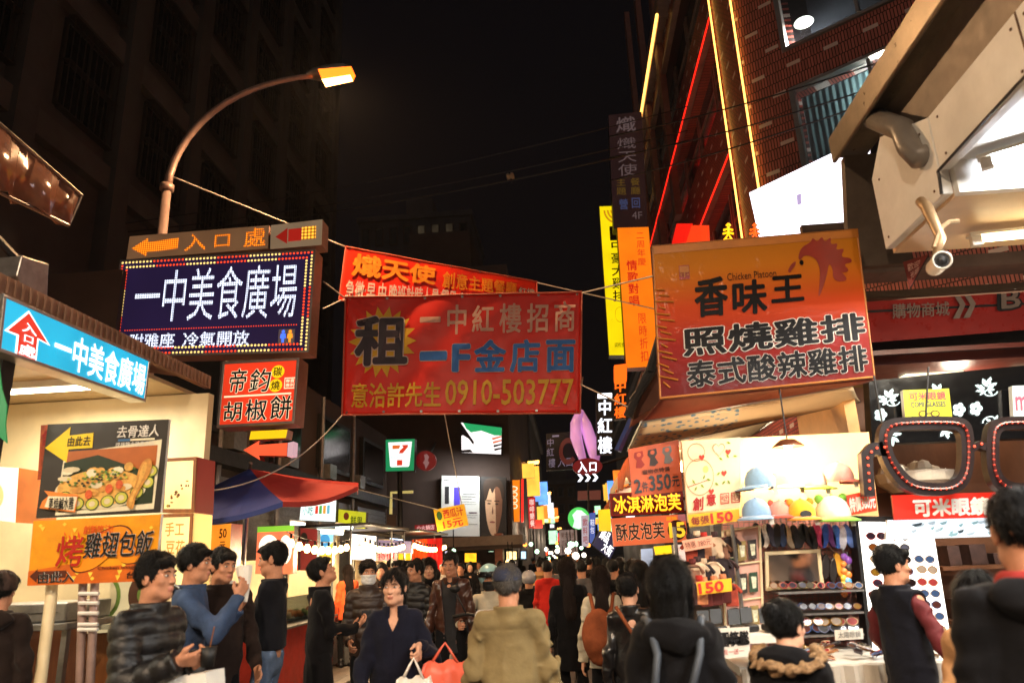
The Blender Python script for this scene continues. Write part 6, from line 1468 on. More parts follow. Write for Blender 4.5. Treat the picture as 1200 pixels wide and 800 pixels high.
# animal-shaped and plain caps
def cap(label, px, py, Y, r, col, brim_dir, col2=None, bun=False, tilt=0.0, badge=False):
    r *= .88; c = atY(px, py, Y); t = thing('cap', label, 'cap', c, 'caps shown on the accessory stall'); m = M('felt_%d_%d_%d' % col, col, .85, var=.12, scale=14, bump=.25, bscale=60, sheen=.3)
    d = Vector(brim_dir).normalized(); b = MB(); n = 20
    prof = [(1.0, -.45), (1.03, -.2), (.98, .15), (.8, .55), (.5, .82), (.18, .95), (0, .97)]
    b.lathe([(r * x, r * z * .95) for x, z in prof], c, n, axis=(tilt, -.15, 1)); b.build('crown', m, t, smooth=True)
    s = d.cross(Vector((0, 0, 1))).normalized(); vs = []; fs = []; k = 11
    for i in range(k):
        a = math.pi * (i / (k - 1) - .5); dirv = d * math.cos(a) + s * math.sin(a)
        vs += [c + dirv * r * 1.0 + Vector((0, 0, -.42 * r)), c + dirv * r * (1 + .75 * math.cos(a) ** .7 if math.cos(a) > 1e-6 else 1) + Vector((0, 0, -.58 * r - .1 * r * math.cos(a)))]
    for i in range(k - 1): fs.append((2 * i, 2 * i + 1, 2 * i + 3, 2 * i + 2))
    b = MB(); b.add(vs, fs); m2 = M('felt_%d_%d_%d' % (col2 or col), col2 or col, .85, var=.12, scale=14, bump=.25, sheen=.3); b.build('brim', m2, t, smooth=True, solid=.008)
    if bun:
        for sg in (-1, 1): b = MB(); b.sphere(c + s * (sg * r * .75) + Vector((0, 0, r * .72)), r * .3, 10, sc=(1, .6, 1)); b.build('ear', m2, t, smooth=True)
    if badge:
        b = MB(); b.lathe([(0, .004), (r * .42, .004), (r * .44, 0)], c + Vector((0, -r * 1.04, -.02)), 14, axis=(.0, -1, .1), sy=.6); b.build('badge', m_black, t)
    g_ = c + Vector((r * .6, -r * .95, -r * .5)); b = MB(); b.prism([g_, g_ + Vector((.028, -.004, 0)), g_ + Vector((.03, 0, -.05)), g_ + Vector((.002, .004, -.05))], (0, .002, 0)); b.build('tag', m_white, t)
    b = MB(); b.lathe([(r * .12, r * .93), (r * .06, r * .99), (0, r)], c, 8, axis=(tilt, -.15, 1)); b.build('button', m2, t, smooth=True)
    b = MB(); b.tube([c + Vector((0, .1, r * .2)), c + Vector((0, .34, r * .2))], .005, 5); b.build('peg', m_steel, t)
    return t
cap('pale blue cap on the upper row, brim toward the street', 890, 562, 5.25, .115, (150, 186, 214), (-1, -.2, 0))
cap('white cap with an orange tuft on the upper row', 921, 562, 5.3, .11, (238, 226, 206), (-.4, -1, 0), (246, 240, 224))
cap('white cap with a yellow green brim on the upper row', 950, 563, 5.28, .115, (244, 240, 220), (.5, -1, 0), (168, 190, 60))
cap('pink and red cap hanging from a string at the end of the upper row', 983, 556, 5.2, .105, (232, 168, 150), (1, -.3, 0), (206, 110, 90))
cap('round sky blue felt cap at the street end of the lower row', 886, 598, 5.15, .105, (140, 176, 210), (-.5, -1, 0))
cap('pink cap with small ears on the lower row', 914, 598, 5.2, .085, (236, 160, 140), (0, -1, 0), (214, 90, 70), True)
cap('yellow cap with ears and a black badge on the lower row', 939, 599, 5.15, .1, (240, 190, 40), (0, -1, 0), (236, 150, 40), True, 0, True)
cap('white cap with a green grassy brim on the lower row', 976, 598, 5.15, .125, (240, 234, 214), (.1, -1, 0), (120, 180, 60), True)
# things hung on the peg wall
r = random.Random(31)
for k in range(16):
    px = 890 + k * 7; py = 628 + r.uniform(-2, 2); p = atY(px, py, 5.42); col = ((40, 34, 34), (220, 206, 190), (60, 60, 80), (30, 28, 30), (50, 70, 110), (200, 180, 150), (36, 30, 34), (28, 26, 28), (26, 24, 26), (34, 30, 30), (206, 70, 120), (50, 90, 190), (120, 60, 140), (60, 110, 200), (220, 214, 220), (90, 120, 190))[k]
    t3 = thing('glasses_pouch', ('dark hanging glasses pouch in the row above the mirror', 'pale hanging glasses pouch in the row above the mirror', 'bright printed hanging pouch at the end of the row')[0 if sum(col) < 300 and k < 10 else (1 if k < 10 else 2)], 'pouch', p, 'pouches hung above the mirror')
    b = MB(); w = .032; h = .085; tl = r.uniform(-.25, .25)
    pts = [p + Vector((w * math.cos(a) + tl * h * math.sin(a), 0, h * math.sin(a))) for a in [2 * math.pi * j / 12 for j in range(12)]]
    b.prism(pts, (0, .035, 0)); b.build('pouch', M('pouch_%d' % k, col, .4, var=.4, scale=25, coat=.3), t3, bevel=.006)
    b = MB(); b.tube([p + Vector((0, .02, h)), p + Vector((0, .02, h + .05)), p + Vector((0, .14, h + .06))], .004, 5); b.build('hook', m_steel, t3)
for k in range(26):
    px, py = (900 + k * 6.4, 650 - 26 + r.uniform(-3, 3)) if k < 15 else (1001 + 5 * ((k - 15) % 2) - 12, 652 + 7 * (k - 15) * .6); p = atY(px, py, 5.50 if k < 15 else 5.40); col = r.choice(((220, 60, 90), (240, 200, 70), (90, 170, 220), (240, 236, 226), (150, 90, 190), (60, 50, 50), (240, 140, 60)))
    t3 = thing('keyring', 'small bright keyring charm hooked on the pink peg wall', 'keyring', p, 'keyring charms on the peg wall'); b = MB(); b.lathe([(0, .012), (.022, .01), (.026, 0), (.022, -.01), (0, -.012)], p, 10, axis=(r.uniform(-.3, .3), 1, 0), sy=r.uniform(.7, 1.4)); b.build('charm', M('charm_%d' % col[1], col, .35, coat=.4), t3, smooth=True)
    b = MB(); b.tube([p + Vector((0, 0, .02)), p + Vector((0, 0, .055)), p + Vector((0, .05, .06))], .003, 5); b.build('ring', m_steel, t3)
t3 = thing('mirror', 'framed shop mirror on the pink peg wall reflecting passers by', 'mirror', atY(928, 690, 5.4))
pm = atY(928, 667, 5.42); qn = ((EYE - pm).normalized() + (Vector((1.72, 4.4, 1.34)) - pm).normalized()).normalized()
qm = Qp(pm, qn, (896, 646), (961, 643), (966, 688), (897, 692)); b = MB(); b.prism([qm.P(0, 0), qm.P(1, 0), qm.P(1, 1), qm.P(0, 1)], -qm.n * .015)
b.build('glass', M('mirror_silver', (236, 236, 236), .04, 1.0, var=0), t3); frame_of('frame', qm, .025, .01, m_cream, t3)
for k, (px, py, col) in enumerate(((968, 664, (34, 26, 24)), (977, 668, (30, 24, 22)), (984, 662, (210, 150, 40)), (992, 674, (232, 130, 140)))):
    p = atY(px, py, 5.4); t3 = thing('glasses_case', ('dark curved glasses case beside the mirror', 'second dark glasses case hung lower beside the mirror', 'mustard glasses case beside the dark cases', 'pink glasses case at the end beyond the mustard one')[k], 'case', p)
    b = MB(); pts = [p + Vector((.03 * math.cos(a) + .03 * math.sin(a) * (.5 if k < 2 else -.2), 0, .085 * math.sin(a))) for a in [2 * math.pi * j / 14 for j in range(14)]]; b.prism(pts, (0, .04, 0)); b.build('shell', M('case_%d' % k, col, .35, coat=.4), t3, bevel=.008)
    b = MB(); b.tube([p + Vector((0, .02, .07)), p + Vector((0, .15, .12))], .004, 5); b.build('hook', m_steel, t3)
def lying(px, py, Y, z, i, label, grp, w=.14, yaw=0.0):
    p = atZ(px, py, z) if Y is None else atY(px, py, Y); b = MB()
    n = Vector((math.sin(yaw), -math.cos(yaw), .35)).normalized(); u = Vector((0, 0, 1)); u = (u - n * u.dot(n)).normalized(); shades(b, p, w, n, u, 0)
    return tag(b.build('sunglasses', [mcol(i), mfr(i)]), label, 'sunglasses', grp)
for row, yy in enumerate((688, 712.5, 730, 738)):
    for k in range(9 if row < 2 else 4):
        px = (912 + k * 11) if row < 2 else 930 + k * 21; lying(px + r.uniform(-2, 2), yy - 2, 5.36, 0, r.randrange(len(cols)), 'pair of sunglasses standing on the peg wall shelves', 'sunglasses on the peg wall shelves', .11 if row < 2 else .15, r.uniform(-.3, .3))
for k in range(40):
    p = Vector((r.uniform(1.3, 2.25), r.uniform(4.78, 5.25), zt + .02 + r.uniform(0, .035))); b = MB(); a = r.uniform(0, 6.28); n = Vector((.3 * math.cos(a), .3 * math.sin(a), 1)).normalized(); u = Vector((-math.sin(a), math.cos(a), 0)); u = (u - n * u.dot(n)).normalized(); shades(b, p, .135, n, u, 0); i = r.randrange(len(cols))
    tag(b.build('sunglasses', [mcol(i), mfr(i)]), 'pair of sunglasses heaped on the white cloth table', 'sunglasses', 'sunglasses heaped on the table')
q = Qy(5.2, (978, 738), (1011, 736), (1012, 748), (979, 750)); sign('price_label', 'white price label with grey characters above the heaped sunglasses', 'card', q, .008, m_white, m_white, [('太陽眼鏡', .1, .2, .9, .8, M('label_grey', (90, 90, 90), .5), .0)])
# phone case rack
t = thing('case_rack', 'narrow clear rack of green and gold boxed phone cases', 'rack', atY(870, 740, 5.15)); q = Qy(5.3, (846, 622), (889, 616), (894, 744), (850, 750)); board('backing', q, .02, [M('clear_pink_sheet', (226, 176, 160), .25, var=.1, coat=.4), m_white], t)
b = MB()
for v in (0, .33, .66, .99): b.tube([q.P(0, v, .02), q.P(1, v, .02)], .006, 5)
for u in (0, 1): b.tube([q.P(u, 0, .02), q.P(u, 1, .02)], .008, 5)
b.build('frame', m_cream, t)
for row in range(3):
    for k in range(3):
        a = q.P(.1 + k * .28, .12 + row * .3, .02); c = q.P(.32 + k * .28, .12 + row * .3, .02); e = q.P(.32 + k * .28, .3 + row * .3, .02); f = q.P(.1 + k * .28, .3 + row * .3, .02)
        t3 = thing('phone_case_box', 'boxed phone case hung on the narrow clear rack', 'box', (e + f) / 2, 'boxed phone cases on the rack'); b = MB(); b.prism([a, c, e, f], (0, -.02, 0), 0); b.build('box', M(('box_green', 'box_gold', 'box_dark')[(row + k) % 3], ((50, 76, 60), (150, 130, 80), (60, 56, 54))[(row + k) % 3], .25, var=.4, scale=30, coat=.5), t3)
        b = MB(); dv = Vector((0, -.022, 0)); b.poly([a.lerp(e, .2) + dv, Vector((c.x * .8 + a.x * .2, a.y, a.z * .8 + f.z * .2)) + dv, a.lerp(e, .8) + dv, Vector((a.x * .8 + c.x * .2, a.y, a.z * .2 + f.z * .8)) + dv]); b.build('window', M('box_print', (206, 206, 180), .3, var=.5, scale=40), t3)
# wall sticker panel
q = Qy(5.3, (799, 517), (868, 512), (868, 594), (806, 601))
GR = M('sticker_leaf', (130, 160, 40), .6); RD = M('sticker_red', (200, 60, 40), .6); BR = M('sticker_line', (206, 150, 100), .6); YL = M('sticker_glow', (244, 206, 120), .6); DK = m_redink
def ring(mb, q, u, v, ru, rv, mi, w=.012, a0=0, a1=2 * math.pi, n=26, off=.004):
    for k in range(n):
        a = a0 + (a1 - a0) * k / n; c = a0 + (a1 - a0) * (k + 1) / n
        mb.poly([q.P(u + ru * math.cos(a), v + rv * math.sin(a), off), q.P(u + ru * math.cos(c), v + rv * math.sin(c), off), q.P(u + (ru - w) * math.cos(c), v + (rv - w) * math.sin(c), off), q.P(u + (ru - w) * math.cos(a), v + (rv - w) * math.sin(a), off)], mi)
def heart(mb, q, u, v, s, mi, off=.005):
    shape(mb, q, [(u + s * .062 * 16 * math.sin(a) ** 3, v - s * .062 * (13 * math.cos(a) - 5 * math.cos(2 * a) - 2 * math.cos(3 * a) - math.cos(4 * a))) for a in [2 * math.pi * k / 22 for k in range(22)]], mi, off)
def sticker(mb, q):
    ring(mb, q, .23, .17, .15, .13, 2); ring(mb, q, .26, .52, .26, .26, 2); disc(mb, q, .38, .42, .05, .05, 3, .0035)
    heart(mb, q, .62, .15, .11, 2, .004); heart(mb, q, .62, .155, .095, 4, .0055)
    for u, v in ((.32, .25), (.78, .2), (.70, .5), (.46, .74)): heart(mb, q, u, v, .05, 1)
    for u, v, a in ((.79, .07, .4), (.65, .29, .6), (.77, .26, .9), (.9, .27, .2), (.6, .5, -.5), (.42, .57, .3), (.56, .64, .5), (.69, .63, -.6), (.78, .63, .8), (.15, .58, .9), (.34, .53, -1.0), (.3, .65, .7), (.18, .68, -.8)):
        shape(mb, q, [(u + .045 * math.cos(a), v + .045 * math.sin(a)), (u + .018 * math.sin(a), v - .018 * math.cos(a)), (u - .04 * math.cos(a), v - .04 * math.sin(a)), (u - .018 * math.sin(a), v + .018 * math.cos(a))], 0, .006)
    for k in range(10): shape(mb, q, [(.03 + .04 * k, .645 - .008 * k), (.07 + .04 * k, .637 - .008 * k), (.07 + .04 * k, .645 - .008 * k), (.03 + .04 * k, .653 - .008 * k)], 1, .005)
    for u in (.62, .82): rect(mb, q, u, .78, u + .16, .93, 1, .005); rect(mb, q, u + .015, .795, u + .145, .915, 4, .0062)
m_stick = M('sticker_panel', (246, 226, 186), .55, var=.06)
sign('sticker_panel', 'cream wall sticker panel with hearts and green leaves lit from above', 'panel', q, .02, m_stick, m_wood, [('創', .1, .8, .3, .98, m_redink, .05, dict(skew=.1)), ('意', .36, .77, .54, .93, m_redink, .05), ('壁', .635, .8, .765, .91, m_redink, .0, dict(off=.008)), ('貼', .835, .8, .965, .91, m_redink, .0, dict(off=.008))], art=sticker, artmats=[GR, RD, BR, YL, m_stick])
m_ycard = M('yellow_price_card', (240, 184, 30), .5, var=.05)
q = Qy(5.2, (806, 603), (866, 596), (867, 610), (808, 618)); sign('price_card', 'yellow price card below the wall sticker panel', 'card', q, .01, m_ycard, m_white, [('每張', .05, .2, .4, .85, M('ink_maroon', (150, 50, 30), .5), .03), ('150', .44, .12, .86, .9, M('ink_red', (206, 40, 24), .5), .05)])
q = Qy(4.9, (816, 682), (857, 677), (858, 692), (818, 697)); sign('price_card', 'yellow price card standing among the hanging pet clothes', 'card', q, .01, m_ycard, m_white, [('150', .05, .12, .75, .9, M('ink_red', (206, 40, 24), .5), .05)])
q = Qy(5.1, (799, 633), (834, 627), (836, 640), (803, 646)); sign('price_card', 'pale pink price card with brown figures under the cream puff board', 'card', q, .01, M('pink_card', (236, 170, 140), .5), m_white, [('特惠 380元', .06, .2, .94, .8, M('ink_brown', (130, 70, 50), .5), .0)])
q = Qy(4.4, (842, 736), (878, 734), (879, 768), (844, 772)); sign('price_label', 'white card with thick black hand lettering leaning at the table corner', 'card', q, .01, m_white, m_white, [('圓筷墜', .04, .12, .96, .6, m_ink, .05), ('買一送一', .1, .7, .8, .88, m_redink, .0)])
# pet clothes board etc
m_salmon = M('salmon_board', (206, 98, 62), .5, var=.08)
q = Qy(5.75, (736, 526), (795, 515), (800, 575), (741, 582))
def pets(mb, q):
    for u, m in ((.2, 1), (.47, 2), (.76, 3)):
        shape(mb, q, [(u - .08, .1), (u + .08, .09), (u + .09, .2), (u + .04, .26), (u + .1, .38), (u + .03, .44), (u - .08, .42), (u - .05, .27), (u - .1, .2)], m, .004); disc(mb, q, u, .16, .045, .045, 0, .006, 10)
sign('pet_clothes_board', 'salmon board with three small garment prints and big grey price figures', 'sign', q, .03, m_salmon, m_redpaint, [('寵物衣特價', .24, .49, .78, .58, m_ink, .01), ('2', .06, .66, .19, .93, M('figure_slate', (52, 64, 72), .4), .04, dict(out=(m_salmon, .0))), ('件', .21, .72, .33, .93, M('figure_slate', (52, 64, 72), .4), .02), ('350', .36, .63, .78, .92, M('figure_slate', (52, 64, 72), .4), .04), ('元', .80, .68, .95, .90, M('figure_slate', (52, 64, 72), .4), .02)], art=pets, artmats=[m_salmon, M('garment_red', (150, 40, 34), .5), M('garment_dark', (60, 46, 44), .5), M('garment_grey', (110, 110, 110), .5)])
q = Qy(7.0, (714, 578), (800, 574), (802, 600), (716, 605)); e_led = E('led_yellow_strokes', (255, 196, 40), 1.7)
sign('led_sign', 'dark red diode sign with glowing yellow ice cream characters', 'sign', q, .1, E('led_red_face', (100, 20, 8), .55), m_dark, [('冰淇淋泡芙', .05, .14, .96, .88, e_led, .03, dict(out=(E('led_glow', (206, 80, 10), .9), .04)))], frame=(.02, .008, m_redpaint))
q = Qy(6.9, (716, 607), (803, 602), (806, 634), (719, 640)); e_sal = E('lit_salmon', (240, 112, 64), .75, .12, 3)
sign('cream_puff_board', 'salmon backlit board with dark cream puff characters and a price disc', 'sign', q, .06, e_sal, m_redpaint, [('酥皮泡芙', .05, .22, .70, .82, M('ink_darkbrown', (60, 24, 16), .5), .03, dict(out=(E('lit_peach_line', (255, 190, 140), .9), .03))), ('15', .77, .3, .97, .82, E('price_yellow', (255, 206, 50), 1.0), .05, dict(off=.012)), ('原味', .74, .06, .88, .2, E('lit_tab_orange', (255, 150, 30), 1.0), .06)], art=lambda mb, q: (disc(mb, q, .87, .56, .125, .37, 0), rect(mb, q, .9, 0, 1, .25, 1, .0035)), artmats=[M('price_disc', (70, 22, 24), .5), E('lit_pinkish', (206, 120, 120), .6)])
q = Qy(7.6, (766, 640), (792, 638), (793, 648), (768, 650)); lit('yellow glowing shop light below the cream puff board', 'light box', 7.6, ((766, 640), (790, 638), (791, 648), (768, 650)), E('lit_yellow_glow', (255, 206, 30), 1.4))
lit('soft white lit notice behind the pink price card', 'notice', 7.0, ((789, 638), (816, 637), (818, 656), (791, 658)), E('lit_notice', (255, 226, 206), 1.0, .1), texts=[('飲品價目', .1, .15, .9, .4, E('notice_line', (236, 180, 150), .9), .0)])
lit('pale blue lit poster strip between the walkers and the cream puff board', 'poster', 8.5, ((751, 643), (765, 642), (766, 680), (752, 680)), E('lit_pale_blue_poster', (190, 200, 220), .8, .3, 5))
lit('yellow lit panel behind the diode ice cream sign', 'light box', 9.5, ((701, 597), (716, 596), (716, 622), (702, 622)), E('lit_yellow_back', (244, 200, 20), 1.0, .2))
lit('orange lit menu panel under the roof behind the floral board', 'light box', 7.9, ((952, 470), (1012, 455), (1022, 500), (960, 508)), E('lit_gold_menu', (255, 190, 90), 1.0, .25, 4), texts=[('爆漿', .1, .4, .35, .6, E('menu_red', (230, 90, 50), .8), .02), ('雞排特價', .1, .65, .6, .85, E('menu_red', (230, 90, 50), .8), .02)])
# pet clothes hanging on a rail
t = thing('clothes_rail', 'metal rail with small pet clothes beside the accessory stall', 'rail', (1.0, 5.2, .12)); b = MB(); xa = atY(790, 620, 5.2).x; xb = atY(858, 620, 5.2).x; zr = atY(825, 616, 5.2).z; b.tube([(xa, 5.2, .12), (xa, 5.2, zr), (xb, 5.2, zr), (xb, 5.2, .12)], .014, 8); b.build('rail', m_steel, t)
r = random.Random(44); pal = [(90, 30, 26), (160, 60, 40), (60, 40, 40), (190, 120, 80), (40, 30, 34), (130, 90, 70), (170, 40, 30), (206, 180, 150)]
for row in range(3):
    for k in range(6):
        px = 811 + k * 9 + r.uniform(-3, 3); py = 645 + row * 26 + r.uniform(-4, 4); p = atY(px, py, 5.15 + .02 * k - .1 * row); col = pal[r.randrange(len(pal))]
        tt = thing('pet_jacket', 'small pet jacket hanging in the rows beside the accessory stall', 'pet clothes', p, 'pet jackets on the rail'); b = MB(); s = .075
        shp = [(-.5, .9), (-.2, 1), (.2, 1), (.5, .9), (1.0, .3), (.75, .1), (.55, .4), (.5, -.9), (-.5, -.9), (-.55, .4), (-.75, .1), (-1.0, .3)]
        b.prism([p + Vector((x * s, r.uniform(-.01, .01), z * s)) for x, z in shp], (0, .04, 0)); b.build('cloth', M('petcloth_%d' % pal.index(col), col, .85, var=.4, scale=18, bump=.4), tt, bevel=.012)
        b = MB(); b.lathe([(s * .2, 0), (s * .32, .015), (s * .3, .04)], p + Vector((0, .02, s * .95)), 8); b.build('collar', M('petcloth_%d' % ((pal.index(col) + 3) % len(pal)), pal[(pal.index(col) + 3) % len(pal)], .85, var=.4), tt)
t = thing('side_table', 'pale side table with black spectacle cases beside the bob haired woman', 'table', (.95, 4.5, .0)); zs = atY(820, 742, 4.6).z; b = MB(); b.box(.68, 1.2, 4.4, 5.0, zs - .04, zs); b.build('table_top', m_white, t)
for x in (.71, 1.17):
    for y in (4.43, 4.97): b = MB(); b.tube([(x, y, 0), (x, y, zs - .041)], .015, 6); b.build('leg', m_steel, t)
for k in range(5):
    p = Vector((.75 + k * .09, 4.55 + .08 * (k % 2), zs)); tt = thing('spectacle_case', 'black spectacle case lying open on the pale side table', 'case', p, 'black cases on the side table'); b = MB(); b.prism([p + Vector((-.03, -.07, .005)), p + Vector((.04, -.06, .005)), p + Vector((.04, .09, .005)), p + Vector((-.03, .08, .005))], (0, 0, .035)); b.build('shell', m_black, tt, bevel=.01)
    b = MB(); b.prism([p + Vector((-.03, .08, .04)), p + Vector((.04, .09, .04)), p + Vector((.05, .13, .12)), p + Vector((-.02, .12, .12))], (0, .012, 0)); b.build('lid', m_black, tt)
# ================================================================ people: smooth bodies grown from a distance field
def smin(a, b, k):
    h = np.clip(.5 + .5 * (b - a) / k, 0, 1); return b + (a - b) * h - k * h * (1 - h)
def smax(a, b, k): return -smin(-a, -b, k)
def conef(P, a, b, ra, rb):
    a = np.asarray(a, float); b = np.asarray(b, float); ba = b - a; pa = P - a
    h = np.clip(pa @ ba / max(ba @ ba, 1e-9), 0, 1); return np.sqrt(((pa - h[:, None] * ba) ** 2).sum(1)) - (ra + (rb - ra) * h), h
def cone(P, a, b, ra, rb): return conef(P, a, b, ra, rb)[0]
def ell(P, c, r):
    q = (P - np.asarray(c, float)) / np.asarray(r, float); k0 = np.sqrt((q ** 2).sum(1)); k1 = np.sqrt(((q / np.asarray(r, float)) ** 2).sum(1)) + 1e-9
    return np.where(k0 < 1e-6, -min(r), k0 * (k0 - 1) / k1)
_kk = {}
def nz(P, f, seed):
    if seed not in _kk:
        r = np.random.RandomState(seed); k = r.normal(size=(6, 3)); k /= np.linalg.norm(k, axis=1)[:, None]; _kk[seed] = (k * (.6 + .9 * r.rand(6))[:, None], r.rand(6) * 6.28)
    k, ph = _kk[seed]; return np.sin((P * np.asarray(f, float)) @ k.T + ph).sum(1) / 3.0

def grow(groups, h, margin=.03):
    """surface of the union of groups [(fn, centre, radius)] on a sparse grid of pitch h (surface nets)"""
    B = 8; W = B * h; lo = np.min([np.asarray(c) - r for _, c, r in groups], axis=0) - margin; hi = np.max([np.asarray(c) + r for _, c, r in groups], axis=0) + margin
    n = np.maximum(1, np.ceil((hi - lo) / W).astype(int)); I = np.stack(np.meshgrid(*[np.arange(k) for k in n], indexing='ij'), -1).reshape(-1, 3)
    cen = lo + (I + .5) * W; hd = W * .87
    def field(P, cidx=None):
        d = np.full(len(P), 1.0)
        for fn, c, r in groups:
            m = ((P - np.asarray(c)) ** 2).sum(1) < (r + .09) ** 2
            if m.any(): d[m] = smin(d[m], fn(P[m]), .012)
        return d
    keep = np.abs(field(cen)) < hd * 1.5 + .02; I = I[keep]
    if not len(I): return np.zeros((0, 3)), []
    g = np.stack(np.meshgrid(*[np.arange(B + 1)] * 3, indexing='ij'), -1).reshape(-1, 3)
    V = []
    for s in range(0, len(I), 400):
        ii = I[s:s + 400]; P = (lo + (ii[:, None, :] * B + g[None]) * h).reshape(-1, 3); V.append(field(P).reshape(len(ii), B + 1, B + 1, B + 1))
    V = np.concatenate(V); c = [(0, 0, 0), (1, 0, 0), (0, 1, 0), (1, 1, 0), (0, 0, 1), (1, 0, 1), (0, 1, 1), (1, 1, 1)]
    S = np.stack([V[:, x:x + B, y:y + B, z:z + B] for x, y, z in c], -1); neg = (S < 0).sum(-1); act = (neg > 0) & (neg < 8)
    w = np.argwhere(act); vals = S[act]; gi = I[w[:, 0]] * B + w[:, 1:]
    acc = np.zeros((len(w), 3)); cnt = np.zeros(len(w)); ca = np.array(c, float)
    for a in range(8):
        for b in range(a + 1, 8):
            if abs(ca[a] - ca[b]).sum() != 1: continue
            va, vb = vals[:, a], vals[:, b]; m = (va < 0) != (vb < 0); t = va[m] / (va[m] - vb[m]); acc[m] += ca[a] + (ca[b] - ca[a]) * t[:, None]; cnt[m] += 1
    pos = lo + (gi + acc / cnt[:, None]) * h
    N = n * B + 2; key = (gi[:, 0] * N[1] + gi[:, 1]) * N[2] + gi[:, 2]; order = np.argsort(key); sk = key[order]
    st = np.array([N[1] * N[2], N[2], 1]); F = []
    for ax in range(3):
        o1, o2 = [k for k in range(3) if k != ax]; s0 = vals[:, 0] < 0; s1 = vals[:, 1 << ax] < 0; m = (s0 != s1) & (gi[:, o1] > 0) & (gi[:, o2] > 0)
        ks = [key[m], key[m] - st[o1], key[m] - st[o1] - st[o2], key[m] - st[o2]]; idx = []; ok = np.ones(m.sum(), bool)
        for k in ks:
            j = np.clip(np.searchsorted(sk, k), 0, len(sk) - 1); ok &= sk[j] == k; idx.append(order[j])
        q = np.stack(idx, 1)[ok]; fl = (s0[m][ok]) ^ (ax == 1); q[~fl] = q[~fl][:, ::-1]; F.append(q)
    F = np.concatenate(F)
    return pos, F
def skinmesh(name, pf, mats, parent, mfn=None):
    pos, F = pf; me = bpy.data.meshes.new(name)
    me.vertices.add(len(pos)); me.vertices.foreach_set('co', pos.astype(np.float32).ravel())
    me.loops.add(len(F) * 4); me.loops.foreach_set('vertex_index', np.asarray(F).astype(np.int32).ravel()); me.polygons.add(len(F)); me.polygons.foreach_set('loop_start', np.arange(0, len(F) * 4, 4, dtype=np.int32))
    for m in mats: me.materials.append(m)
    if mfn is not None: me.polygons.foreach_set('material_index', mfn(pos[np.asarray(F)].mean(1)).astype(np.int32))
    me.polygons.foreach_set('use_smooth', np.ones(len(F), bool)); me.update(); me.validate()
    o = bpy.data.objects.new(name, me); C.objects.link(o); o.parent = parent; return o

def rotm(yaw, pitch=0, roll=0):
    return np.array((Matrix.Rotation(R_(-yaw), 3, 'Z') @ Matrix.Rotation(R_(pitch), 3, 'X') @ Matrix.Rotation(R_(roll), 3, 'Y')))
def head_field(Q, female=False):
    d = ell(Q, (0, -.014, .034), (.074, .093, .090)); d = smin(d, ell(Q, (0, .022, -.035), (.060, .066, .082)), .03)
    d = smin(d, ell(Q, (0, .058, -.098), (.026, .024, .018)), .035)
    for s in (-1, 1):
        d = smin(d, ell(Q, (s * .042, .058, -.022), (.022, .020, .018)), .022); d = smin(d, ell(Q, (s * .046, .018, -.078), (.018, .032, .022)), .03)
    d = smin(d, cone(Q, (-.034, .080, .024), (.034, .080, .024), .0105, .0105), .016)
    for s in (-1, 1): d = smax(d, -ell(Q, (s * .032, .100, .004), (.019, .018, .011)), .010)
    d = smin(d, cone(Q, (0, .084, .010), (0, .101, -.030), .0075, .0115), .012)
    for s in (-1, 1): d = smin(d, ell(Q, (s * .012, .094, -.033), (.008, .011, .007)), .008)
    d = smin(d, ell(Q, (0, .0865, -.060), (.022, .0110, .0055)), .006); d = smin(d, ell(Q, (0, .0845, -.070), (.018, .0110, .0060)), .006)
    d = smax(d, -ell(Q, (0, .104, -.0655), (.024, .012, .0016)), .003)
    for s in (-1, 1): d = smin(d, ell(Q, (s * .077, -.010, -.008), (.009, .020, .032)), .008)
    return d
def hand_groups(wr, d, n, side, curl, spread=1.0):
    """palm, four bent fingers of unequal length and a thumb; d points along the palm, n out of the palm"""
    wr, d, n = (np.asarray(v, float) for v in (wr, d, n)); d = d / np.linalg.norm(d); n = n - d * (n @ d); n /= np.linalg.norm(n); s = np.cross(d, n) * side
    seg = []; pal = []
    for i, (off, L) in enumerate(((.031, .070), (.0105, .079), (-.0105, .073), (-.031, .057))):
        k = wr + d * (.092 - .004 * abs(i - 1)) + s * off * spread; pal.append((wr + d * .012 + s * off * .55, k, .0145, .0125))
        dirn = d + s * off * 2.2 * (spread - .75); p = k; a = 0
        for f in (.45, .31, .24):
            a += curl * (.75 if f == .45 else 1.0); v = dirn * math.cos(a) + n * math.sin(a); v /= np.linalg.norm(v); q = p + v * L * f; seg.append((p, q, .0092, .0080)); p = q
    t0 = wr + d * .022 + s * .026; t1 = t0 + (d * .62 + s * .62 + n * .35) * .045; t2 = t1 + (d * .9 + s * .15 + n * (.3 + curl * .3)) * .034; th = [(t0, t1, .0145, .011), (t1, t2, .0108, .0088)]
    c = wr + d * .09
    def fn(P):
        e = None
        for a in pal: v = cone(P, *a); e = v if e is None else smin(e, v, .014)
        f = None
        for a in seg: v = cone(P, *a); f = v if f is None else np.minimum(f, v)
        for a in th: e = smin(e, cone(P, *a), .012)
        return smin(e, f, .006)
    return (fn, c, .16)
def ik(S, W, hint, l1, l2):
    S, W, hint = (np.asarray(v, float) for v in (S, W, hint)); d = W - S; L = np.linalg.norm(d); 
    if L > (l1 + l2) * .995: W = S + d / L * (l1 + l2) * .995; d = W - S; L = np.linalg.norm(d)
    u = d / L; a = (l1 * l1 - l2 * l2 + L * L) / (2 * L); h = math.sqrt(max(l1 * l1 - a * a, 0)); p = hint - u * (hint @ u); p /= np.linalg.norm(p) + 1e-9
    return S + u * a + p * h, W

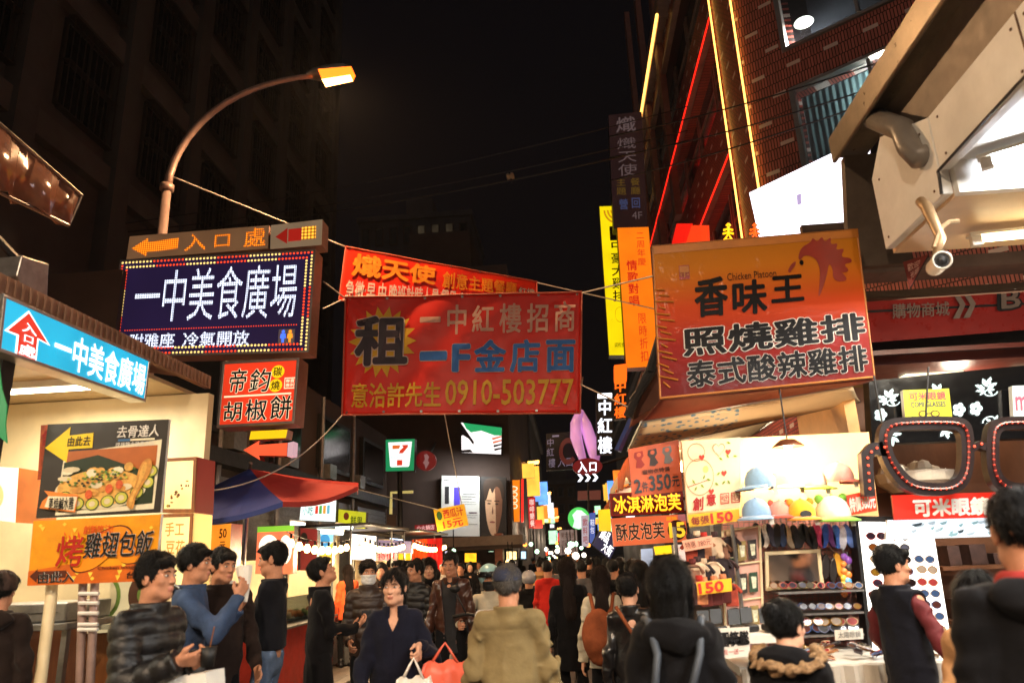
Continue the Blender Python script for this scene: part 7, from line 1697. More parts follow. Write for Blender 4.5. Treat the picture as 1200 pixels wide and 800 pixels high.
SKIN = M('skin', (184, 130, 100), .58, var=.16, scale=24, bump=.12, bscale=90, spec=.3); SKIN_F = M('skin_fair', (204, 154, 126), .56, var=.10, scale=22, spec=.3, bump=.05, bscale=300)
LIP = M('lip', (178, 116, 96), .45, var=.1)
HAIR = M('black_hair', (9, 8, 8), .5, spec=.25, var=.4, scale=30, bump=.9, bscale=60, stretch=(6, 6, .6)); HAIRB = M('brown_hair', (30, 18, 13), .5, spec=.25, var=.4, scale=30, bump=.9, bscale=60, stretch=(6, 6, .5)); HAIRG = M('greying_hair', (70, 66, 62), .6, var=.4, scale=40, bump=.8, bscale=80)
EYEW = M('eye_white', (196, 186, 176), .25, var=.03); EYED = M('eye_dark', (18, 12, 10), .12, coat=.8)
SHOE = M('shoe_black', (22, 20, 20), .4, var=.2); SHOEW = M('shoe_grey', (120, 110, 106), .5, var=.2)
FUR = M('fur_trim', (150, 118, 82), .95, var=.6, scale=60, bump=1.0, bscale=160)

def cloth_m(name, col, kind='cloth'):
    if kind == 'leather': return M(name, col, .34, var=.3, scale=10, bump=.25, bscale=45, coat=.25)
    if kind == 'puffer': return M(name, col, .46, var=.15, scale=8, bump=.5, bscale=26)
    if kind == 'denim': return M(name, col, .8, var=.5, scale=4, bump=.7, bscale=18, spec=.2)
    return M(name, col, .9, var=.22, scale=5, bump=.55, bscale=16, sheen=.04, spec=.15)

def person(label, x, y, H, face, top, legs, hair='short', fine=True, head=(0, 0), lean=0.0, arms=None, feet=((-.1, 0), (.1, 0)), female=False, hairmat=None, skin=None, group=None, extra=None, jitter=1, name='person', drop=0.0):
    """top: dict(col mat, kind, hem, thick, collar, hood, fur, open, shirt, sleeveless, vneck); legs: (material, radius scale)"""
    k = H / 1.75; t = thing(name, label, 'person', (x, y, .004 if abs(x + .8) < 2.1 else .124), group); t.location.z -= drop * k; t.rotation_euler.z = R_(-face); t.scale = (k, k, k)
    sk = skin or (SKIN_F if female else SKIN); hm = hairmat or HAIR
    lr = rotm(0, -lean); hip = np.array([0, 0, .93]); T = lambda p: hip + lr @ (np.asarray(p, float) - hip)
    sw = .140 if female else .162; neck = T((0, -.01, 1.475)); hc = T((0, .015, 1.625)); hr = rotm(head[0], -head[1] - lean * .55)
    toH = lambda P: (P - hc) @ hr * (1 / 1.0)
    arms = arms or {}; A = {}
    for s, nm in ((-1, 'L'), (1, 'R')):
        S = T((s * sw, -.005, 1.405)); a = arms.get(nm, {}); w = a.get('w', (s * .235, .05, .85)); hint = a.get('e', (s * .22, -.8, -.1)); E_, W_ = ik(S, w, hint, .29, .26)
        d = np.asarray(a.get('d', W_ - E_), float); d /= np.linalg.norm(d); n = a.get('n', (-s, .1, 0)); A[nm] = (S, E_, W_, d, np.asarray(n, float), s, a.get('c', .35))
    hp = [(-.088, 0, .92), (.088, 0, .92)]; LG = []
    for i, s in enumerate((-1, 1)):
        an = np.array([feet[i][0], feet[i][1], .085 + (feet[i][2] if len(feet[i]) > 2 else 0)]); hp_ = np.array(hp[i]); kn, an = ik(hp_, an, (0, 1, 0), .425, .425); LG.append((hp_, kn, an))
    # ---- body (one surface: head, neck, trunk, arms with hands, legs)
    def f_head(P):
        d = head_field(toH(P), female) ; return smin(d, cone(P, hc + hr @ np.array([0, -.022, -.07]), neck + np.array([0, 0, -.06]), .050 if female else .057, .060 if female else .068), .03)
    def f_trunk(P): return smin(cone(P, T((0, 0, .95)), T((0, 0, 1.36)), .085, .09), smin(cone(P, A['L'][0], A['R'][0], .038, .038), cone(P, (-.05, 0, .92), (.05, 0, .92), .05, .05), .03), .05)
    G = [(f_head, hc + np.array([0, 0, -.04]), .24), (f_trunk, T((0, 0, 1.17)), .38)]
    for nm in A:
        S, E_, W_, d, n, s, c = A[nm]
        G.append((lambda P, S=S, E_=E_: cone(P, S, E_, .038, .034), (S + E_) / 2, .20)); G.append((lambda P, E_=E_, W_=W_: cone(P, E_, W_, .034, .026), (W_ + E_) / 2, .19)); G.append(hand_groups(W_, d, n, s, c))
    for h_, kn, an in LG:
        G.append((lambda P, h_=h_, kn=kn: cone(P, h_, kn, .06, .042), (h_ + kn) / 2, .3)); G.append((lambda P, an=an, kn=kn: cone(P, kn, an, .042, .032), (an + kn) / 2, .28))
    def lipf(c):
        q = toH(c); return ((np.abs(q[:, 0]) < .021) & (q[:, 1] > .078) & (q[:, 2] < -.054) & (q[:, 2] > -.078)).astype(int)
    skinmesh('body', grow(G, .0068 if fine else .015), [sk, LIP], t, lipf)
    # ---- eyes and brows
    if fine:
        fwd = hr @ np.array([0, 1, 0])
        for s in (-1, 1):
            e = hc + hr @ np.array([s * .032, .0815, .003]) * 1.0
            b = MB(); b.sphere((0, 0, 0), 1, 12, 0, (.0150, .0085, .0062)); b.sphere((0, .0045, 0), 1, 10, 1, (.0062, .0055, .0062))
            v = [tuple(e + hr @ np.array(p)) for p in b.v]; b.v = v; o = b.build('eye', [EYEW, EYED], None, smooth=True); o.parent = t
            b = MB(); b.tube([Vector(hc + hr @ np.array(p) * 1.0) for p in ((s * .015, .0915, .021), (s * .032, .0925, .0265), (s * .050, .079, .021))], [.0028, .0036, .0018], 6); o = b.build('eyebrow', hm, None, smooth=True); o.parent = t
    # ---- hair
    sd = 11 + jitter
    def f_hair(P):
        q = toH(P); st = nz(q, (150, 150, 30), sd) * .0045 + nz(q, (64, 64, 18), sd + 1) * .006 + nz(q, (26, 26, 22), sd + 5) * .004
        shell = ell(q, (0, -.022, .040), (.087, .102, .103) if hair in ('short', 'bun', 'crop', 'tail') else (.095, .112, .107)) + st
        fc = ell(q, (0, .115, -.055), (.080, .085, .112)) if hair != 'crop' else ell(q, (0, .12, -.03), (.085, .085, .112))
        fc = fc + .7 * st
        if hair in ('short', 'crop'):
            d = smax(shell, -fc, .012); d = smax(d, -(q[:, 2] + .045 + .35 * np.clip(q[:, 1] + .03, 0, .2) * 0 + .02 * nz(q, (40, 40, 10), sd + 2) * .3), .01)
            for s in (-1, 1): d = smax(d, -ell(q, (s * .09, .012, -.035), (.028, .052, .042)), .008)
            if hair == 'short': d = smin(d, smax(ell(q, (.012, .062, .072), (.066, .036, .030)) + st * 1.6, -ell(q, (0, .12, .01), (.09, .05, .042)), .006), .012)
        elif hair in ('bun', 'tail'):
            d = smax(shell, -fc, .012); d = smax(d, -(q[:, 2] + .05), .012)
            for s in (-1, 1): d = smax(d, -ell(q, (s * .09, .01, -.035), (.022, .03, .036)), .008)
            d = smin(d, ell(q, (.0, -.125, .02 if hair == 'tail' else .075), (.042, .040, .040)) + st, .014)
            if hair == 'tail': d = smin(d, cone(q, (0, -.14, .02), (0, -.15, -.16), .032, .014) + st, .02)
        else:
            dn = {'bob': -.125, 'long': -.44, 'mid': -.26}[hair]
            body = cone(q, (0, -.028, .02), (0, -.030 if hair == 'bob' else -.075, dn + .05), .093, .088 if hair == 'bob' else .078); qq = q * np.array([1, 1.05, 1]); body = smax(body + st * 1.4, -(q[:, 2] - dn - .012 * nz(q, (50, 50, 0), sd + 3)), .012)
            d = smin(shell, body, .03); d = smax(d, -cone(q, (0, .115, .0), (0, .125, -.5), .072 if hair != 'bob' else .066, .10), .012)
        return d
    if hair != 'none':
        rad = .2 if hair in ('short', 'crop', 'bun') else (.28 if hair in ('bob', 'tail') else .5); cz = hc + hr @ np.array([0, -.03, .02 if rad < .25 else (-.03 if rad < .4 else -.16)])
        hp, hF = grow([(f_hair, cz, rad)], .0068 if fine else .015)
        if fine and len(hp):
            # loose locks over the hair's surface: narrow ribbons that lie along it and lift at the tip
            r_ = np.random.RandomState(jitter); m_ = 2600 if hair in ('short', 'crop', 'bun', 'tail') else 4200; ix = r_.randint(0, len(hp), m_); p0 = hp[ix]; fq = (p0 - hc) @ hr; ok_ = ~((fq[:, 1] > .035) & (fq[:, 2] < .075) & (np.abs(fq[:, 0]) < .075)); p0 = p0[ok_]; m_ = len(p0)
            cc = np.where((p0[:, 2] < hc[2] - .02)[:, None] & (hair in ('bob', 'long', 'mid', 'tail')), np.stack([np.full(m_, hc[0]), np.full(m_, hc[1] - .03), p0[:, 2]], 1), hc + np.array([0, -.02, .03])); n_ = p0 - cc; n_ /= np.linalg.norm(n_, axis=1)[:, None] + 1e-6
            fl = (hr @ np.array([0, .55, -.75]))[None] * np.where(((p0 - hc) @ hr)[:, 1:2] > 0, 1, 0) + (hr @ np.array([0, -.35, -.9]))[None] * np.where(((p0 - hc) @ hr)[:, 1:2] > 0, 0, 1) + r_.normal(size=(m_, 3)) * (.28 if hair in ('short', 'crop', 'bun') else .1)
            tt = fl - n_ * (fl * n_).sum(1)[:, None]; tt /= np.linalg.norm(tt, axis=1)[:, None] + 1e-6; L_ = (r_.uniform(.015, .042, m_) if hair in ('short', 'crop', 'bun') else r_.uniform(.03, .10, m_))[:, None]; ws = np.cross(n_, tt) * r_.uniform(.0012, .0028, m_)[:, None]
            a0 = p0 - n_ * .004; a1 = p0 + tt * L_ * .5 + n_ * (.003 + .004 * r_.rand(m_, 1)); a2 = p0 + tt * L_ + n_ * (.001 + .008 * r_.rand(m_, 1) ** 2); k0 = len(hp)
            hp = np.concatenate([hp, a0 - ws, a0 + ws, a1 - ws * .8, a1 + ws * .8, a2 - ws * .15, a2 + ws * .15]); j = np.arange(m_) + k0
            hF = np.concatenate([np.asarray(hF), np.stack([j, j + m_, j + 3 * m_, j + 2 * m_], 1), np.stack([j + 2 * m_, j + 3 * m_, j + 5 * m_, j + 4 * m_], 1)])
        skinmesh('hair', (hp, hF), [hm], t)
    # ---- jacket
    th = top.get('thick', .014); hem = top.get('hem', .78); kind = top.get('kind', 'cloth'); slv = not top.get('sleeveless'); sd2 = 40 + jitter
    def trunk(P, th):
        q = (P - hip) @ lr; z = q[:, 2]; qs = np.stack([q[:, 0], q[:, 1] / .66, z], 1)
        wv = .128 if female else .142; cv = .134 if female else .154
        d = cone(qs, (0, 0, -.25), (0, 0, .12), wv + .022 + th * .8, wv + th * .8); d = smin(d, cone(qs, (0, .005, .12), (0, .01, .36), wv + th * .8, cv + th * .6), .06) * .8
        d = smin(d, cone(q, (-(sw - .03), -.008, .462), (sw - .03, -.008, .462), .054 + th * .6, .054 + th * .6), .05); d = smin(d, cone(q, (-.10, -.012, .50), (.10, -.012, .50), .05 + th * .4, .05 + th * .4), .05)
        return d, z
    folds = top.get('folds', .009)
    def quilt(u, pitch, amp): return amp * (1 - np.sqrt(np.abs(np.sin(np.pi * u / pitch)) + 1e-6))
    def f_trunkj(P):
        d, z = trunk(P, th)
        if kind == 'puffer': d = d + quilt(z + .02 * nz(P, (9, 9, 4), sd2), .088, .016) + .003 * nz(P, (60, 60, 60), sd2 + 1)
        else:
            rg = lambda f_, sd_: (1 - np.minimum(1, np.abs(nz(P, f_, sd_)))) ** 3
            d = d - folds * 1.0 * rg((13, 13, 9), sd2 + 14) * np.clip(.35 + 3 * np.abs(z - .28), 0, 1) - folds * .6 * rg((24, 24, 20), sd2 + 15) + folds * .8 * nz(P, (15, 15, 8), sd2) + folds * .5 * nz(P, (46, 46, 20), sd2 + 1) + folds * 1.1 * np.abs(nz(P, (20, 9, 15), sd2 + 4)) + folds * .9 * np.abs(nz(P, (26, 14, 34), sd2 + 5)) * np.exp(-((z - .05) / .16) ** 2) - folds
        if top.get('yoke'): d = d + .004 * np.exp(-((z - .435) / .007) ** 2) + .003 * np.exp(-((z + .20) / .008) ** 2)
        d = smax(d, (hem - .93) - z + (.0 if kind == 'puffer' else .008) * nz(P, (14, 14, 0), sd2 + 2), .008)
        d = smax(d, z - .545, .01)                                               # neckline
        q = (P - hip) @ lr
        if top.get('open'): d = smax(d, -np.maximum(np.maximum(np.abs(q[:, 0]) - .055 - .10 * np.clip(z - .1, 0, .5), -(q[:, 1] - .02)), -(z + .35)), .01)
        if top.get('vneck'): d = smax(d, -np.maximum(np.abs(q[:, 0]) - np.clip((z - top['vneck']) * .42, 0, .07), -(q[:, 1] - .0)), .008)
        return d
    JG = [(f_trunkj, T((0, 0, 1.12)), .62)]
    def sleeve(S, E_, W_, s, th, wr, kind, sh=0):
        d1v = (W_ - E_) / np.linalg.norm(W_ - E_)
        def fn(P):
            a, h1 = conef(P, S, E_, .049 + th * .6, .042 + th * .7); b, h2 = conef(P, E_, W_, .041 + th * .7, .033 + th * .65); d = smin(a, b, .025)
            if kind == 'puffer': d = d + quilt(np.where(a < b, h1 * .29, .29 + h2 * .26), .075, .012)
            else: d = d - folds * 1.1 * (1 - np.minimum(1, np.abs(nz(P, (24, 24, 26), sd2 + 16 + sh)))) ** 3 + folds * .7 * nz(P, (26, 26, 22), sd2 + 6 + sh) + folds * 1.3 * nz(P, (52, 52, 52), sd2 + 7 + sh) * np.exp(-(np.minimum(np.abs(h1 - 1), np.abs(h2)) / .35) ** 2)
            return smax(d, (P - (W_ - d1v * wr)) @ d1v, .006)
        return fn, (S + W_) / 2, .42
    if slv:
        for nm in A: S, E_, W_, d, n, s, c = A[nm]; JG.append(sleeve(S, E_, W_, s, th, -.012, kind, s))
    else:
        def armhole(P):
            d = f_trunkj(P)
            for nm in A: S = A[nm][0]; d = smax(d, -(np.sqrt(((P - (S + np.array([A[nm][5] * .045, 0, -.02]))) ** 2).sum(1)) - .075), .012)
            return d
        JG = [(armhole, T((0, 0, 1.12)), .62)]
    if top.get('collar', .03) > 0:
        cr = .072 if not female else .064; ch_ = top.get('collar', .03) * .45
        def f_col(P):
            q = (P - neck) @ lr; rr = np.sqrt(q[:, 0] ** 2 + (q[:, 1] / 1.05) ** 2); fl = cr + .25 * (q[:, 2] - .0) * .3; d = np.maximum(np.abs(rr - fl - .010) - .009, np.abs(q[:, 2] - ch_ * .5 + .025) - ch_ * .5 - .025)
            if top.get('open') or top.get('vneck'): d = smax(d, -np.maximum(np.abs(q[:, 0]) - .03, -q[:, 1]), .006)
            return d - .004
        JG.append((f_col, neck, .16))
    if top.get('hood'):
        hb = T((0, -.100, 1.455))
        def f_hood(P):
            q = (P - hb) @ lr; d = ell(q, (0, 0, -.02), (.150, .062, .072)); d = smax(d, -ell(q, (0, .045, .045), (.095, .06, .06)), .02); return d + .007 * nz(P, (30, 30, 24), sd2 + 9) - .010 * (1 - np.minimum(1, np.abs(nz(P, (18, 22, 40), sd2 + 17)))) ** 3
        JG.append((f_hood, hb, .22))
    hj = .0105 if fine else .02
    skinmesh('jacket' if kind != 'vest' else 'vest', grow(JG, hj), [top['mat']], t)
    if top.get('fur'):
        hb = T((0, -.10, 1.475)); pts = [hb + lr @ np.array([.165 * math.sin(a), -.10 * math.cos(a) - .0 + .05, -.075 * math.cos(a) - .01]) for a in np.linspace(-2.2, 2.2, 15)]
        def f_fur(P):
            d = None
            for a, b in zip(pts[:-1], pts[1:]): v = cone(P, a, b, .030, .030); d = v if d is None else smin(d, v, .01)
            return d + .010 * nz(P, (150, 150, 150), 77) + .008 * nz(P, (70, 70, 70), 78)
        skinmesh('fur_trim', grow([(f_fur, hb, .3)], .0062), [FUR], t)
    if top.get('shirt'):
        def f_sh(P):
            d, z = trunk(P, .0); d = smax(d + .003 * nz(P, (30, 30, 20), sd2 + 12), z - .535, .01); return smax(d, -.22 - z, .01)
        SG = [(f_sh, T((0, 0, 1.12)), .6)]
        if not slv:
            for nm in A: S, E_, W_, d, n, s, c = A[nm]; SG.append(sleeve(S, E_, W_, s, .008, -.005, 'cloth', s))
        if top.get('shirt_hem'):
            def f_hm(P): d, z = trunk(P, .018); return smax(smax(d, z + .10, .006), -.20 - z, .006)
            SG.append((f_hm, T((0, 0, .8)), .35))
        skinmesh('shirt', grow(SG, hj), [top['shirt']], t)
    if top.get('scarf'):
        def f_sc(P):
            q = (P - neck) @ lr; rr = np.sqrt(q[:, 0] ** 2 + q[:, 1] ** 2); return np.sqrt((rr - .078) ** 2 + ((q[:, 2] - .0) * .7) ** 2) - .026 + .006 * nz(P, (40, 40, 50), 91)
        skinmesh('scarf', grow([(f_sc, neck, .15)], .009), [top['scarf']], t)
    # ---- trousers and shoes
    lm, ls = legs
    def f_leg(P, h_, kn, an, i):
        a, h1 = conef(P, h_ + np.array([0, 0, .0]), kn, .080 * ls, .062 * ls); b, h2 = conef(P, kn, an, .062 * ls, .052 * ls); d = smin(a, b, .03) + .005 * nz(P, (24, 24, 18), sd2 + 20 + i) + .006 * nz(P, (40, 40, 60), sd2 + 22 + i) * np.clip(h2 * 1.3 - .4, 0, 1)
        return smax(d, an[2] - .03 - P[:, 2], .006)
    TG = [(lambda P: smin(cone(np.stack([P[:, 0], P[:, 1] / .62, P[:, 2]], 1), (0, 0, .98), (0, 0, .90), .100, .116) * .8, cone(P, (-.075, 0, .86), (.075, 0, .86), .078 * ls, .078 * ls), .04), np.array([0, 0, .92]), .28)]
    for i, (h_, kn, an) in enumerate(LG): TG.append((lambda P, h_=h_, kn=kn, an=an, i=i: f_leg(P, h_, kn, an, i), (h_ + an) / 2, .56))
    skinmesh('trousers', grow(TG, .0125 if fine else .022), [lm], t)
    for i, (h_, kn, an) in enumerate(LG):
        def f_shoe(P, an=an):
            q = P - np.array([an[0], an[1], an[2] - .085]); d = cone(q * np.array([1, 1, 1.15]), (0, -.045, .045), (0, .15, .032), .046, .040); d = smin(d, cone(q, (0, -.02, .05), (0, -.03, .11), .042, .045), .03); return smax(d, -q[:, 2] + .001, .004)
        skinmesh('shoe', grow([(f_shoe, np.array([an[0], an[1] + .05, an[2] - .025]), .2)], .011 if fine else .02), [top.get('shoe', SHOE)], t)
    P2W = lambda p: Vector((x, y, t.location.z)) + Matrix.Rotation(R_(-face), 3, 'Z') @ (Vector(tuple(p)) * k)
    info = dict(root=t, W=P2W, A=A, hc=hc, hr=hr, neck=neck, T=T, k=k, face=face)
    if extra: extra(info)
    return info
def at_px(px, py, Y):
    """ground spot and height of a person whose head top is seen there at depth Y"""
    p = atY(px, py, Y); z0 = .004 if abs(p.x + .8) < 2.1 else .124; return p.x, p.y, p.z - z0
def blobmesh(name, groups, h, mats, parent): return skinmesh(name, grow(groups, h), mats, parent)

def hat_cap(info, mat):
    hc, hr = info['hc'], info['hr']; toH = lambda P: (P - hc) @ hr
    def f(P):
        q = toH(P); d = ell(q, (0, -.012, .045), (.098, .116, .092)) + .002 * nz(q, (40, 40, 40), 5); d = smax(d, -(q[:, 2] - .035), .01)
        b = smax(np.abs(q[:, 2] - .040 + 1.6 * q[:, 0] ** 2 + .25 * np.clip(q[:, 1] - .08, 0, 1)) - .006, np.sqrt((q[:, 0] / .95) ** 2 + (q[:, 1] - .085) ** 2) - .085, .004); return smin(d, b, .008)
    return blobmesh('cap', [(f, hc + hr @ np.array([0, .04, .06]), .24)], .007, [mat], info['root'])
def hat_helmet(info, mat, visor):
    hc, hr = info['hc'], info['hr']; toH = lambda P: (P - hc) @ hr
    def f(P):
        q = toH(P); d = ell(q, (0, -.01, .045), (.125, .145, .125)); d = smax(d, -ell(q, (0, .14, -.05), (.09, .10, .09)), .01); return smax(d, -(q[:, 2] + .05), .01)
    o = blobmesh('helmet', [(f, hc, .24)], .012, [mat], info['root'])
    def v(P):
        q = toH(P); d = np.abs(ell(q, (0, -.01, .045), (.132, .152, .13))) - .005; return smax(smax(d, -(q[:, 1] - .03), .004), np.abs(q[:, 2] - .055) - .035, .004)
    blobmesh('visor', [(v, hc, .24)], .010, [visor], info['root']); return o
def face_mask(info, mat):
    hc, hr = info['hc'], info['hr']; toH = lambda P: (P - hc) @ hr * (1 / 1.0)
    def f(P):
        q = toH(P); d = np.abs(head_field(q) - .007) - .0035; d = smax(d, -(q[:, 1] - .012), .004); return smax(d, np.abs(q[:, 2] + .068) - .052, .006)
    return blobmesh('face_mask', [(f, hc, .2)], .006, [mat], info['root'])
# ================================================================ the people in the street
PF = cloth_m('puffer_black', (12, 11, 13), 'puffer'); PFB = cloth_m('puffer_brown', (50, 36, 28), 'puffer'); KH = cloth_m('khaki_cotton', (124, 108, 74)); DEN = cloth_m('denim_jacket_blue', (52, 68, 96), 'denim'); JEAN = cloth_m('jeans_blue', (84, 100, 124), 'denim'); JEAND = cloth_m('jeans_dark', (40, 46, 60), 'denim')
BLK = cloth_m('wool_black', (13, 12, 14)); BRN = cloth_m('wool_brown', (40, 29, 25)); NAVY = cloth_m('fleece_navy', (18, 19, 32)); LEA = cloth_m('leather_brown', (64, 36, 25), 'leather'); LEAB = cloth_m('leather_black', (15, 14, 15), 'leather'); CRM = cloth_m('knit_cream', (190, 182, 160)); ORG = cloth_m('knit_orange', (232, 96, 50)); TAN = cloth_m('coat_tan', (186, 140, 96)); BLKT = cloth_m('trousers_black', (13, 13, 15)); SHB = M('shirt_black', (22, 21, 24), .8); SHM = M('shirt_maroon', (88, 18, 22), .8, var=.15, bump=.1); VEST = cloth_m('padded_vest_dark', (17, 17, 24)); GREYH = cloth_m('hoodie_brown', (34, 25, 22)); REDS = M('scarf_red', (150, 40, 36), .85, var=.2, bump=.3)
def who(label, px, py, Y, face, top, legs, **kw):
    x, y, H = at_px(px, py, Y); return person(label, x, y, H, face, top, legs, **kw)
def held(name, label, cat, p): return thing(name, label, cat, p)

# west side group by the kiosk
def knit(info):
    hc, hr = info['hc'], info['hr']
    blobmesh('knit_cap', [(lambda P: smax(ell((P - hc) @ hr, (0, -.015, .04), (.099, .117, .108)) + .003 * nz(P, (120, 120, 40), 3), -(((P - hc) @ hr)[:, 2] - .0), .01), hc, .22)], .008, [M('knit_cap_brown', (58, 42, 36), .95, var=.3, bump=.5)], info['root'])
who('person with a knit cap and dark brown hoodie seen from behind at the griddle', 4, 671, 4.5, 345, dict(mat=GREYH, hood=True, hem=.74), (JEAND, 1), hair='short', extra=knit, jitter=2)
I = who('man in a shiny black puffer jacket looking down the street with hands together', 184, 648, 3.75, 104, dict(mat=PF, kind='puffer', thick=.05, collar=.055, hem=.76), (JEAND, 1), head=(-6, -4), arms=dict(L=dict(w=(-.02, .29, 1.21), n=(.5, -.1, .6), d=(.55, .75, .05), c=.75), R=dict(w=(.13, .30, 1.23), n=(-.6, 0, .5), d=(-.45, .8, .1), c=.8)), jitter=3, group='friends chatting by the kiosk')
p = I['W']((.05, .42, 1.25)); t = held('snack_cup', 'small dark snack cup in the hands of the man in the puffer jacket', 'cup', p)
b = MB(); b.lathe([(0, -.05), (.03, -.05), (.038, .04), (.036, .04), (.028, -.03), (0, -.03)], p, 14); b.build('cup', m_black, t, smooth=True)
b = MB(); b.tube([p + Vector((0, 0, .0)), p + Vector((.03, -.02, .13))], .003, 5); b.build('stick', m_wood, t)
t = held('paper_bag', 'white paper carrier bag with a black brush print below the puffer jacket man', 'bag', atY(210, 840, 3.65))
q = Qturn(3.6, 12, (178, 797), (241, 787), (246, 880), (180, 890)); b = MB(); b.prism([q.P(0, 0), q.P(1, 0), q.P(1, 1), q.P(0, 1)], (.03, .13, 0)); b.build('body', M('white_paper', (226, 222, 212), .6, var=.05), t)
b = MB(); b.tube([q.P(.25, 0), q.P(.3, -.1), q.P(.6, -.12), q.P(.7, 0)], .006, 6); b.build('handle', m_black, t); b = MB(); write(b, q, '味', .3, .1, .7, .45, 0, .03, .004); b.build('lettering', m_ink, t)
I = who('man in a blue denim jacket turned away and eating from a white wrapper', 229, 638, 4.9, 72, dict(mat=DEN, kind='denim', collar=.045, hem=.95, folds=.008), (BLKT, 1), head=(14, -2), hair='short', arms=dict(R=dict(w=(.10, .30, 1.40), n=(-.6, -.4, .3), d=(-.25, .35, .85), c=.6), L=dict(w=(-.10, .28, 1.32), n=(.6, -.4, .3), d=(.3, .4, .75), c=.6)), jitter=4, group='friends chatting by the kiosk')
p = I['W']((.02, .33, 1.50)); t = held('food_wrapper', 'white paper food wrapper raised to the mouth of the denim jacket man', 'wrapper', p); b = MB(); b.lathe([(.012, -.13), (.03, -.05), (.05, .05), (.056, .10), (.05, .10), (.02, -.02), (0, -.1)], p, 10, axis=(-.15, .1, 1)); b.build('wrapper', M('white_paper', (226, 222, 212), .6, var=.05), t)
p = I['W']((-.17, -.10, .93)); t = held('shoulder_bag', 'black shoulder bag at the hip of the denim jacket man', 'bag', p); b = MB(); b.prism([p + Vector(v) for v in ((-.16, -.12, .12), (.14, -.10, .13), (.15, -.10, -.14), (-.17, -.12, -.15))], (.03, .09, 0)); b.build('body', LEAB, t, bevel=.02)
b = MB(); b.tube([p + Vector((-.14, -.11, .12)), I['W']((-.14, -.13, 1.25)), I['W']((.05, -.1, 1.50)), I['W']((.15, .0, 1.44))], .014, 6); b.build('strap', LEAB, t, smooth=True); b = MB(); b.tube([p + Vector((-.15, -.125, .05)), p + Vector((.13, -.105, .06))], .005, 5); b.build('zip', m_alu, t)
who('smiling man in a dark brown jacket facing his friends', 262, 643, 5.4, 142, dict(mat=BRN, collar=.05, hem=.74), (BLKT, 1), head=(-24, 2), arms=dict(R=dict(w=(.24, .10, .84), n=(-.8, .3, 0), c=.5), L=dict(w=(-.25, .14, .93), n=(.8, .3, 0), c=.45)), jitter=5, group='friends chatting by the kiosk')
I = who('man in a black sweater and jeans eating with both hands raised', 322, 636, 5.9, 266, dict(mat=cloth_m('sweater_black', (17, 18, 24)), collar=.01, hem=.97), (JEAN, 1.05), head=(-6, 4), arms=dict(L=dict(w=(-.06, .27, 1.33), n=(.5, -.3, .4), d=(.25, .35, .8), c=.75), R=dict(w=(.10, .26, 1.30), n=(-.5, -.3, .4), d=(-.2, .4, .8), c=.75)), jitter=6)
p = I['W']((.02, .33, 1.43)); t = held('snack_skewer', 'small paper snack held at the mouth of the man in the black sweater', 'snack', p); b = MB(); b.lathe([(.02, -.06), (.036, .03), (.03, .05), (0, .05)], p, 10); b.build('wrapper', M('white_paper', (226, 222, 212), .6, var=.05), t)
I = who('man in a black coat standing with head bowed over his phone', 377, 653, 6.4, 58, dict(mat=BLK, collar=.05, hem=.66), (BLKT, 1.05), head=(18, -30), arms=dict(R=dict(w=(.10, .30, 1.14), n=(-.3, -.4, .8), d=(-.3, .7, .3), c=.6), L=dict(w=(-.05, .30, 1.12), n=(.3, -.4, .8), d=(.35, .7, .3), c=.6)), jitter=7)
p = I['W']((.03, .42, 1.2)); t = held('phone', 'phone held in the hands of the man with bowed head', 'phone', p); b = MB(); b.prism([p + Vector(v) for v in ((-.035, -.02, .065), (.035, .02, .065), (.035, .02, -.065), (-.035, -.02, -.065))], (-.004, .007, 0)); b.build('body', m_black, t, bevel=.003)
# middle of the road
who('woman in an orange top and black leggings with long hair at the stalls', 408, 662, 11.5, 322, dict(mat=ORG, hem=.80, collar=.02), (BLKT, .8), hair='long', female=True, hairmat=HAIRB, jitter=8, feet=((-.1, .02), (.1, -.06)))
def mask_w(info): face_mask(info, M('mask_white', (226, 226, 224), .7, var=.04))
def mask_b(info): face_mask(info, M('mask_black', (24, 24, 26), .7))
who('man in a brown puffer jacket wearing a white face mask', 432, 656, 7.2, 168, dict(mat=PFB, kind='puffer', thick=.036, collar=.06, hem=.80), (BLKT, 1), head=(-10, 0), extra=mask_w, arms=dict(R=dict(w=(.16, .22, .98), c=.6), L=dict(w=(-.16, .22, .98), c=.6)), jitter=9)
I = who('woman in a navy half zip fleece carrying shopping bags', 463, 666, 4.8, 176, dict(mat=NAVY, vneck=.40, collar=.05, hem=.97, folds=.010), (JEAN, .95), hair='tail', female=True, head=(12, 0), arms=dict(L=dict(w=(-.20, .22, 1.25), n=(.6, .1, -.2), d=(-.05, .6, -.45), c=1.2, e=(-.15, -.9, -.2)), R=dict(w=(.24, .12, .84), c=.4)), feet=((-.1, .2), (.1, -.12)), jitter=10)
hw = I['W'](I['A']['L'][2] + I['A']['L'][3] * .09)
